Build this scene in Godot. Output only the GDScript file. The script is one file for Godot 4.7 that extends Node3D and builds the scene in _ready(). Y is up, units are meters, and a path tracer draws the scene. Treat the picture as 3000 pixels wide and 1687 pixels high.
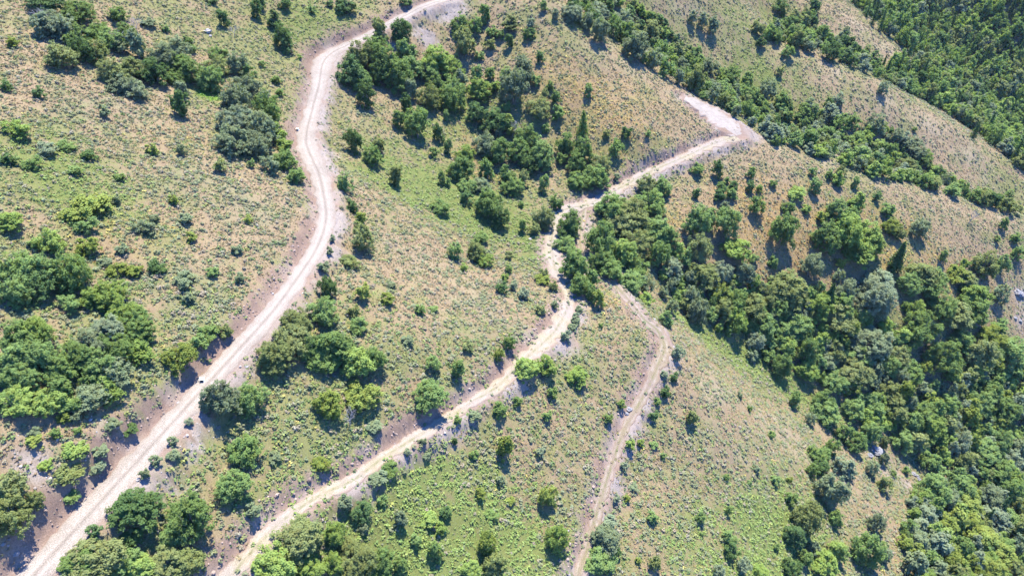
extends Node3D
# A drone's view down a dry mountainside: a pale gravel road, two overgrown tracks, wooded ravines and bare spurs.

const CAM_Y := 150.0
# thin-plate terrain: [x / 100, forward / 100, weight]
const TPS := [[-0.7755, 0.5377, -54.6773], [-0.7543, 0.5960, -29.4105], [-0.6547, 0.9160, -45.2596], [-0.5724, 1.1014, 12.2553], [-0.5311, 1.3700, -18.143], [-0.5362, 1.6412, 14.1324], [-0.6312, 1.9054, 6.12279], [-0.7102, 2.1404, 3.68925], [-0.7508, 2.5306, 18.5763], [-0.7399, 2.7907, -32.4528], [-0.5824, 2.9672, 58.2665], [-0.4445, 3.1383, 30.1816], [-0.3283, 3.2704, 9.24941], [-0.4976, 0.6131, 17.7402], [-0.4225, 0.7264, 13.1293], [-0.3301, 0.8471, 22.8357], [-0.1791, 1.0402, -29.5364], [0.0129, 1.2701, 15.3685], [0.1841, 1.5331, -1.27998], [0.1578, 1.7036, -16.4679], [0.1424, 1.9192, -6.59252], [0.1908, 2.1470, -22.2488], [0.2943, 2.2157, 31.5109], [0.5428, 2.4473, -135.509], [0.8023, 2.6046, -59.325], [0.9988, 2.7206, 15.0286], [0.7376, 2.8988, -22.1905], [0.2658, 1.9634, 36.2924], [0.3606, 1.7373, 44.9885], [0.4480, 1.6024, 33.2939], [0.4908, 1.4744, 59.1316], [0.3807, 1.2962, -21.4469], [0.2982, 1.1761, -18.3061], [0.2265, 0.9894, -1.34655], [0.1620, 0.7986, -43.2505], [-1.0216, 1.0374, -4.91524], [-1.6152, 2.2239, 0.0182819], [-1.4030, 2.5182, 1.49625], [-1.2207, 2.7471, -0.0632223], [-0.9868, 2.9761, 12.5534], [-0.6941, 3.1723, -26.1581], [-1.2556, 1.5095, 7.48806], [-1.1261, 1.8015, -6.09612], [-0.9368, 2.0062, -6.32627], [-0.8929, 1.2250, -14.1575], [-0.7166, 1.3162, 6.04278], [-0.8742, 0.7237, 4.86563], [-0.7775, 0.8469, 44.5988], [-0.8290, 0.6036, 54.3698], [-0.3760, 2.6593, 30.9448], [-0.2435, 2.9247, -67.1816], [-0.0688, 3.0931, -50.7736], [-0.0291, 2.4477, -24.622], [0.0969, 2.2991, 3.54394], [-0.5512, 2.7963, -34.8045], [-0.5710, 2.2975, -10.6221], [-0.3588, 1.7609, 13.1771], [-0.1651, 1.5830, -13.0951], [-0.2783, 1.1544, 50.6379], [-0.0504, 1.7984, -34.2051], [0.4951, 1.8252, -64.6181], [0.7413, 1.7578, -77.3602], [1.0612, 1.6851, -43.2692], [1.5786, 1.6131, -39.9223], [2.0265, 1.4754, -16.0169], [0.1697, 3.2704, 75.2096], [0.4809, 3.1253, 17.8219], [0.7426, 2.9300, 21.4355], [1.0699, 2.7125, 24.7556], [1.3558, 2.6978, 3.80693], [1.6595, 2.7122, 24.9737], [2.0757, 2.7163, 26.0221], [2.4828, 2.7430, 68.2209], [0.3689, 2.8617, -38.851], [0.2699, 2.5795, -66.8942], [0.1061, 2.8144, 73.2636], [0.5141, 2.5725, 173.967], [0.7135, 2.1829, 61.2389], [1.1583, 2.2993, 11.9196], [1.1157, 2.0234, 10.4196], [1.6984, 2.2210, 23.1842], [1.6433, 1.9402, 18.7349], [2.3342, 2.3517, -32.3473], [2.2053, 1.9357, -7.14241], [1.5682, 2.4303, -33.2493], [0.7738, 2.0002, 15.2892], [0.8564, 1.1279, -7.84188], [1.3039, 1.0923, -0.0321414], [0.6886, 1.3459, 46.1726], [0.5815, 1.1381, -11.6748], [0.4159, 0.8817, 30.0795], [0.8015, 0.9478, -25.5951], [1.8553, 1.2128, 14.6039], [1.1973, 1.3918, 32.7146], [-0.0816, 0.8989, 7.20827], [-0.2381, 0.7007, -62.9555], [0.0107, 0.7574, 23.5853], [0.4463, 3.6929, -45.9706], [0.9965, 3.5476, -4.01825], [1.5597, 3.4130, -48.6338], [2.2804, 3.3514, -85.3604], [2.8921, 3.3933, -73.0798], [0.8212, 4.0226, -30.0973], [1.3130, 4.0229, 32.3277], [1.7336, 4.0018, 26.5304], [2.1272, 3.8215, 60.3992], [2.6435, 3.7114, 64.219], [3.1065, 3.6715, 50.07], [1.1746, 3.8618, -36.286], [1.8481, 3.6703, 8.5072], [2.3450, 3.6028, 0.460821], [1.6241, 4.6550, -120.587], [1.8639, 4.4909, -6.55326], [2.3734, 4.3222, -46.859], [2.7005, 4.2367, -37.8365], [3.0401, 4.0845, -27.0355], [2.1591, 4.7994, 41.9971], [2.4776, 4.6692, 4.89108], [2.6989, 4.5167, 54.9825], [2.9434, 5.7232, -20.9393], [3.6487, 5.6921, -26.9774], [3.3259, 4.9193, 3.26283], [3.7585, 4.5558, -5.20597], [4.0004, 5.1085, -12.1481], [4.0585, 5.3853, -23.4683], [4.0856, 5.6251, 77.6082], [3.6914, 5.8867, -29.3139], [-3.0000, 0.6000, -2.69065], [-3.0000, 3.0000, 1.81405], [-2.5000, 6.0000, 0.715], [0.0000, 6.0000, -3.02571], [-1.3000, 0.2000, 7.14274], [0.0000, 0.2000, 18.0964], [1.0000, 0.2000, 5.88141], [3.0000, 0.6000, -2.30421], [4.5000, 1.5000, 5.0263], [4.8000, 4.0000, -5.27289], [4.8000, 6.4000, -0.638437], [3.0000, 6.4000, 23.0648], [1.5000, 6.0000, -4.78086], [-0.9000, 4.2000, -13.8242], [0.6000, 4.3000, 44.3956], [1.3000, 4.7000, 83.5921]]
const TPS_A := [-373.8216, -23.6423, 21.4897]
# centre lines: [x, forward, height, half width]
const ROAD1 := [[-85.2, 26.9, 44.76, 3.0], [-76.8, 53.6, 44.76, 3.0], [-72.7, 66.7, 44.42, 2.9], [-68.6, 79.7, 44.09, 2.8], [-64.5, 92.8, 43.76, 2.7], [-60.4, 105.8, 43.42, 2.6], [-56.4, 118.9, 43.09, 2.5], [-53.9, 135.9, 41.47, 2.5], [-52.7, 148.8, 40.43, 2.5], [-53.5, 162.3, 40.02, 2.5], [-57.4, 176.6, 40.04, 2.6], [-61.4, 188.1, 40.07, 2.9], [-69.3, 206.4, 40.95, 3.5], [-72.6, 228.7, 40.93, 2.8], [-74.1, 248.5, 42.24, 2.9], [-76.2, 267.0, 43.75, 4.3], [-74.6, 277.5, 44.11, 4.1], [-70.1, 284.8, 44.35, 3.4], [-64.5, 291.2, 45.08, 3.0], [-54.7, 303.1, 46.89, 2.9], [-47.0, 312.8, 48.16, 2.9], [-36.0, 324.6, 49.68, 2.9], [5.0, 368.4, 49.68, 2.9]]
const TRACK2 := [[-61.6, 37.9, 31.42, 1.9], [-50.8, 60.4, 31.42, 1.9], [-45.5, 71.6, 29.87, 1.8], [-39.8, 79.1, 27.75, 1.6], [-33.7, 84.9, 25.40, 1.6], [-29.0, 90.9, 24.17, 1.5], [-21.3, 99.6, 21.88, 1.5], [-14.2, 107.1, 19.85, 1.5], [-9.6, 112.4, 18.71, 1.5], [-4.7, 117.5, 17.25, 1.6], [0.2, 124.7, 16.11, 2.1], [4.6, 131.9, 14.87, 2.5], [11.2, 141.8, 12.85, 2.9], [14.7, 149.1, 11.91, 2.8], [17.0, 155.9, 11.15, 2.4], [18.1, 162.9, 10.29, 2.1], [17.3, 169.8, 9.47, 2.1], [14.7, 177.6, 8.89, 2.5], [13.9, 188.7, 8.19, 2.7], [14.4, 198.6, 7.83, 2.5], [16.5, 211.3, 7.31, 2.7], [21.8, 217.8, 7.08, 2.7], [28.6, 220.4, 6.84, 2.8], [41.8, 232.2, 6.29, 2.7], [54.9, 243.1, 7.16, 2.5], [71.4, 252.7, 9.09, 2.7], [84.7, 262.7, 9.33, 2.9], [97.6, 269.6, 10.23, 3.3]]
const TURNAROUND := [[99.2, 270.7, 10.26, 4.5], [96.9, 276.4, 11.57, 6.6], [92.1, 282.0, 13.22, 6.8], [86.0, 287.4, 15.45, 5.2], [78.6, 291.2, 18.48, 3.0]]
const TRACK3 := [[6.5, 55.6, -4.66, 1.1], [15.6, 78.9, -4.66, 1.1], [18.9, 87.2, -4.49, 1.1], [21.1, 93.9, -3.69, 1.1], [24.6, 102.9, -2.77, 1.1], [28.4, 112.6, -1.81, 1.1], [31.7, 119.7, -1.05, 1.2], [36.5, 127.5, -0.13, 1.4], [39.9, 133.1, 0.87, 1.6], [43.0, 139.2, 2.07, 1.7], [46.7, 147.1, 2.48, 1.8], [45.7, 154.0, 3.16, 1.7], [41.9, 157.8, 4.76, 1.6], [38.3, 165.6, 5.25, 1.4], [34.0, 173.8, 5.67, 1.3], [27.9, 180.3, 6.59, 1.1], [25.1, 188.3, 6.71, 1.1], [24.3, 196.2, 6.79, 1.1], [25.6, 207.5, 6.37, 1.3], [27.6, 217.9, 6.69, 1.4]]
# ground cover patches: [x, forward, radius, 0 green 1 gold 2 scree 3 bare soil 4 lush grass 5 sage, strength]
const ZONES := [[103.8, 273.3, 5.2, 2, 1.2], [108.1, 271.9, 4.4, 2, 0.8], [95.7, 285.5, 4.6, 2, 0.6], [-22.9, 262.9, 21, 0, 0.8], [-22.4, 253.5, 13.1, 1, 0.7], [-37.4, 245.2, 10.8, 0, 0.7], [-29.8, 210.7, 18.1, 0, 1], [-39, 198.2, 7.8, 0, 0.8], [-12.3, 198.2, 17.7, 0, 0.8], [7.1, 185.8, 11, 0, 0.8], [1.7, 204.4, 10, 0, 0.5], [-52.5, 203.3, 6.2, 0, 0.7], [-24.3, 75.2, 18.4, 0, 1], [-3.4, 76.4, 16.3, 0, 0.8], [-37.5, 73.6, 9.2, 0, 0.6], [66.5, 93.5, 21.2, 0, 0.8], [94, 115.7, 17, 0, 0.6], [47.5, 89.7, 11.8, 0, 0.5], [-17.1, 91.4, 9.4, 0, 0.4], [-63.1, 76.4, 6.9, 0, 0.4], [-62, 65.6, 9.9, 0, 0.5], [-108.2, 148.8, 17.1, 0, 0.5], [-119.9, 149.4, 10.1, 0, 0.6], [-97.5, 180.1, 10.7, 1, 0.3], [-100.6, 135, 7.6, 0, 0.5], [-99.8, 212.9, 3.9, 4, 1.6], [-103.4, 213.3, 3, 4, 1], [-92.8, 283.5, 16.9, 0, 0.6], [-86.3, 297.8, 15.6, 0, 0.6], [-68.4, 310.4, 12.2, 0, 0.5], [-92.3, 130.2, 12.9, 1, 0.4], [57, 216.6, 14.1, 1, 0.7], [96.6, 219.1, 25.4, 1, 0.7], [134.7, 232.3, 26.7, 1, 0.6], [53.6, 277, 23.7, 1, 0.4], [22.4, 274.1, 21.5, 1, 0.5], [-9.1, 235.1, 10.8, 1, 0.4], [183.2, 233.8, 15.9, 1, 0.6], [188.1, 213, 13.6, 1, 0.6], [152.4, 227.6, 15.4, 1, 0.5], [92.4, 185.3, 8.7, 0, 1], [58.1, 178.4, 5.7, 0, 1.2], [72.9, 178.1, 6.7, 0, 1.2], [88.6, 174, 7.6, 0, 1.1], [107.9, 168.9, 7.7, 0, 0.9], [41.8, 173.8, 6.2, 0, 0.7], [29.2, 161.5, 5.1, 1, 0.8], [128.3, 378.4, 23.6, 0, 0.5], [160, 358.2, 20.7, 0, 0.7], [43.7, 325.2, 13, 0, 0.8], [133.1, 413.9, 27.2, 0, 0.6], [176.4, 462.3, 18.4, 0, 0.6], [-32.5, 320.4, 8.4, 2, 1.3], [-25.4, 324.2, 6.4, 2, 1], [-39.5, 303.2, 5.7, 2, 1.2], [-52.1, 292.5, 4, 2, 0.8], [-61.6, 205.1, 3.4, 2, 1], [-56.9, 194.3, 2.7, 2, 0.6], [-49.8, 162.6, 2.9, 2, 0.8], [-47.1, 145.8, 3.5, 2, 0.9], [-49.1, 132, 2.5, 2, 0.7], [-49.5, 120.9, 2.2, 2, 0.6], [-58.4, 95.2, 1.9, 2, 0.5], [-62.7, 84.6, 3.4, 2, 1.1], [-62.7, 79.8, 2.5, 2, 0.9], [-63.8, 72.2, 3, 2, 0.7], [-47.9, 67, 2.4, 2, 0.6], [-48.9, 63, 1.9, 2, 0.8], [-83, 70.5, 4.7, 2, 0.5], [-82.5, 67.5, 2.7, 2, 0.9], [-76.6, 79.3, 2.5, 2, 0.6], [231.1, 233.7, 7.3, 2, 0.7], [228.2, 221.5, 5.1, 2, 0.6], [140.1, 150.9, 8.6, 2, 0.6], [149.2, 146.3, 6.8, 2, 0.6], [-3.9, 120, 3.6, 2, 1], [-9.8, 114.2, 3.2, 2, 0.8], [14, 140.5, 6, 2, 1.1], [19.5, 151.7, 3.5, 2, 0.9], [-17.9, 103.9, 3.8, 2, 0.5], [-27.7, 95.3, 3.6, 3, 1], [-26.3, 98.2, 4.2, 3, 1.1], [-33.5, 88.8, 3, 3, 0.8], [4.6, 131.2, 3.2, 3, 0.8], [12.1, 148, 3.4, 3, 0.8], [17.6, 141.5, 2.9, 3, 0.9], [30.2, 122, 4.5, 3, 0.8], [25.9, 112.1, 3.1, 3, 0.6], [38.6, 135.3, 4, 3, 0.7], [-57, 141.8, 3, 3, 0.8], [-58.4, 156.3, 2.5, 3, 0.7], [-77.3, 214.2, 3.9, 3, 0.9], [-73.5, 286.7, 9.6, 3, 0.9], [-84.2, 269.3, 4.6, 3, 0.5], [-59.9, 296.4, 7.9, 3, 0.6], [-70, 177.5, 2.7, 3, 0.3], [-60.9, 114.7, 4.2, 3, 0.7], [-56.6, 125, 3.3, 3, 0.7], [-64.7, 105, 3, 3, 0.7], [-68.4, 88, 2.7, 3, 0.8], [-76.8, 66.1, 3.9, 3, 0.7], [-72.2, 76.5, 3.4, 3, 0.5], [-77.3, 60.8, 3, 3, 0.7], [-76, 118.8, 14.6, 5, 0.5], [-67.8, 150.3, 13.4, 5, 0.5], [-89.9, 159.1, 14.8, 5, 0.4], [-118.6, 182.7, 15.8, 5, 0.5], [-4.3, 143.2, 17, 5, 0.4], [-28.2, 160.5, 12.3, 5, 0.4], [-19.2, 96.9, 8.5, 5, 0.6], [-32.9, 84, 5.9, 5, 0.8], [37.5, 296.8, 20.4, 5, 0.3], [92.4, 260.6, 11.8, 5, 1], [103.6, 140.6, 23.5, 5, 0.2], [25.9, 319.3, 8.4, 6, 0.8], [38.4, 310.5, 9.4, 6, 0.9], [54.4, 300.1, 10.4, 6, 1], [69.8, 288.8, 7.2, 6, 0.8], [115.8, 268.7, 7, 6, 0.9], [141.9, 270.7, 8.2, 6, 1], [169.1, 269.1, 9.4, 6, 1], [201.9, 268.7, 9.6, 6, 1], [232.7, 269.4, 9.8, 6, 1], [99.5, 405.5, 13.2, 6, 0.8], [126.3, 401.2, 12.1, 6, 0.9], [158, 398.2, 10.8, 6, 0.9], [187.1, 387.4, 10.7, 6, 0.9], [216.8, 377.4, 12, 6, 1], [248.1, 371.2, 12.2, 6, 1], [276.5, 362.3, 13.7, 6, 1], [234, 471, 9.4, 6, 1], [255.9, 455.1, 10.8, 6, 1], [60.8, 142.8, 9.9, 6, 0.8], [80, 144.5, 12, 6, 0.8], [95.6, 141.4, 12.3, 6, 0.8], [66.2, 121.8, 12.2, 6, 0.6], [-150.8, 221.8, 11.7, 6, 0.4], [-74.5, 163.3, 11.5, 6, 0.4], [-98.5, 146, 6.9, 6, 0.3], [-10.2, 148.2, 10.6, 6, 0.5], [-113.6, 195.2, 11.1, 6, 0.4], [-34, 162.4, 8.2, 6, 0.5], [-29.8, 210.7, 19.8, 0, 0.8], [-15.3, 201.7, 14.6, 0, 0.8], [-46.9, 216.7, 7.4, 0, 0.8], [-56.1, 224, 5.8, 0, 0.8], [-5.6, 212.3, 11.9, 0, 0.6], [-20.6, 79.5, 14.9, 0, 0.6], [1.1, 83.8, 12.8, 0, 0.6], [-46.5, 76.7, 5.5, 0, 0.5], [76, 104, 14.5, 0, 0.6], [67.4, 176.1, 7.4, 0, 1], [82, 174.4, 7.6, 0, 1], [100.2, 172.4, 6.9, 0, 0.9], [121.6, 163.5, 8.6, 0, 0.6], [-106.1, 140.2, 11, 0, 0.6], [-97.6, 115.7, 5.9, 0, 0.5], [-81.7, 289.5, 15.4, 0, 0.7], [29.5, 315.4, 7.3, 0, 0.8], [139.2, 372.8, 15.7, 0, 0.8], [51.1, 321, 6.5, 0, 0.8], [93.1, 387.7, 15.6, 0, 0.6], [-23.4, 273.1, 13.6, 0, 0.6], [7, 264.9, 13.5, 0, 0.5], [32.6, 273, 17.6, 1, 0.6], [45, 258.2, 13.3, 1, 0.6], [9, 290.7, 16, 1, 0.5], [113.7, 217.5, 22, 1, 0.6], [99.7, 236.6, 16.9, 1, 0.5], [164.7, 237.5, 17.7, 1, 0.5], [-27.2, 212.9, 8.3, 5, 0.2]]
const ROCKS := [[-113, 253.73, 2.36, 0, 0, -1], [-111.7, 251.94, 1.18, 0, 0, -1], [138.12, 157.12, 4.07, 1, 9, 653], [134.06, 154.08, 2.08, 1, 9, 655], [45.7, 160.49, 1.02, 0, 9, 392], [33.35, 125.48, 1.58, 1, 7, 585], [32.5, 124.05, 1.12, 1, 7, 585], [230.03, 234.65, 3.61, 1, 9, -1], [232.19, 234.31, 2.53, 1, 9, -1], [225.38, 223.8, 1.6, 1, 9, 506], [227.89, 223.26, 1.42, 1, 9, -1], [154.88, 154.13, 1.84, 1, 9, 659], [156.13, 153.57, 1.38, 1, 9, 669], [156.33, 152.38, 1.53, 1, 9, 669], [-79.5, 68.19, 0.61, 0, 0, 531], [-80, 70.16, 0.55, 0, 0, 565], [-83.45, 66.61, 0.6, 0, 0, 526], [-83.09, 67.3, 0.54, 0, 0, 526], [-68, 71.95, 0.72, 0, 2, 558], [-67.79, 90.48, 0.56, 0, 1, 303], [-57.33, 101.17, 0.69, 0, 4, 314], [6.46, 194.75, 0.98, 0, 4, 347], [142.38, 109.86, 1.32, 0, 9, -1], [-84.5, 73.8, 0.41, 0, 0, 571], [-77.64, 80.02, 0.58, 0, 0, 525], [-80.6, 74.68, 0.56, 0, 0, 564], [17.6, 199.32, 0.72, 0, 6, 365], [-77.19, 79.73, 0.44, 0, 0, 525], [73.7, 186.07, 1.33, 1, 9, 486], [-80.48, 70.82, 0.48, 2, 0, 565], [-73.85, 74.29, 0.57, 2, 0, 535], [-75.22, 70.11, 0.49, 2, 0, 531], [-69.47, 87.44, 0.55, 2, 1, 302], [-68.66, 89.84, 0.48, 2, 1, 302], [40.3, 219.63, 0.92, 0, 10, 372], [13.4, 78.55, 0.74, 1, 7, 580]]
const BOXES := [[-64.99, 96.45], [-74.2, 214.77]]
# leafless trees: x, forward, height, zone, neighbour
const BARE := [[-145.8, 215.3, 8, 0, 2], [-128.3, 219.9, 7, 0, 8], [-128.5, 234.2, 7, 0, 10], [0.3, 256.4, 8, 3, 138], [378.3, 540.6, 10, 14, -1], [151.9, 137.7, 9, 9, 699], [-105.3, 258.3, 5, 0, -1], [-36.0, 95.7, 6, 4, 561], [209.7, 257.3, 7, 10, -1]]
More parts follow.
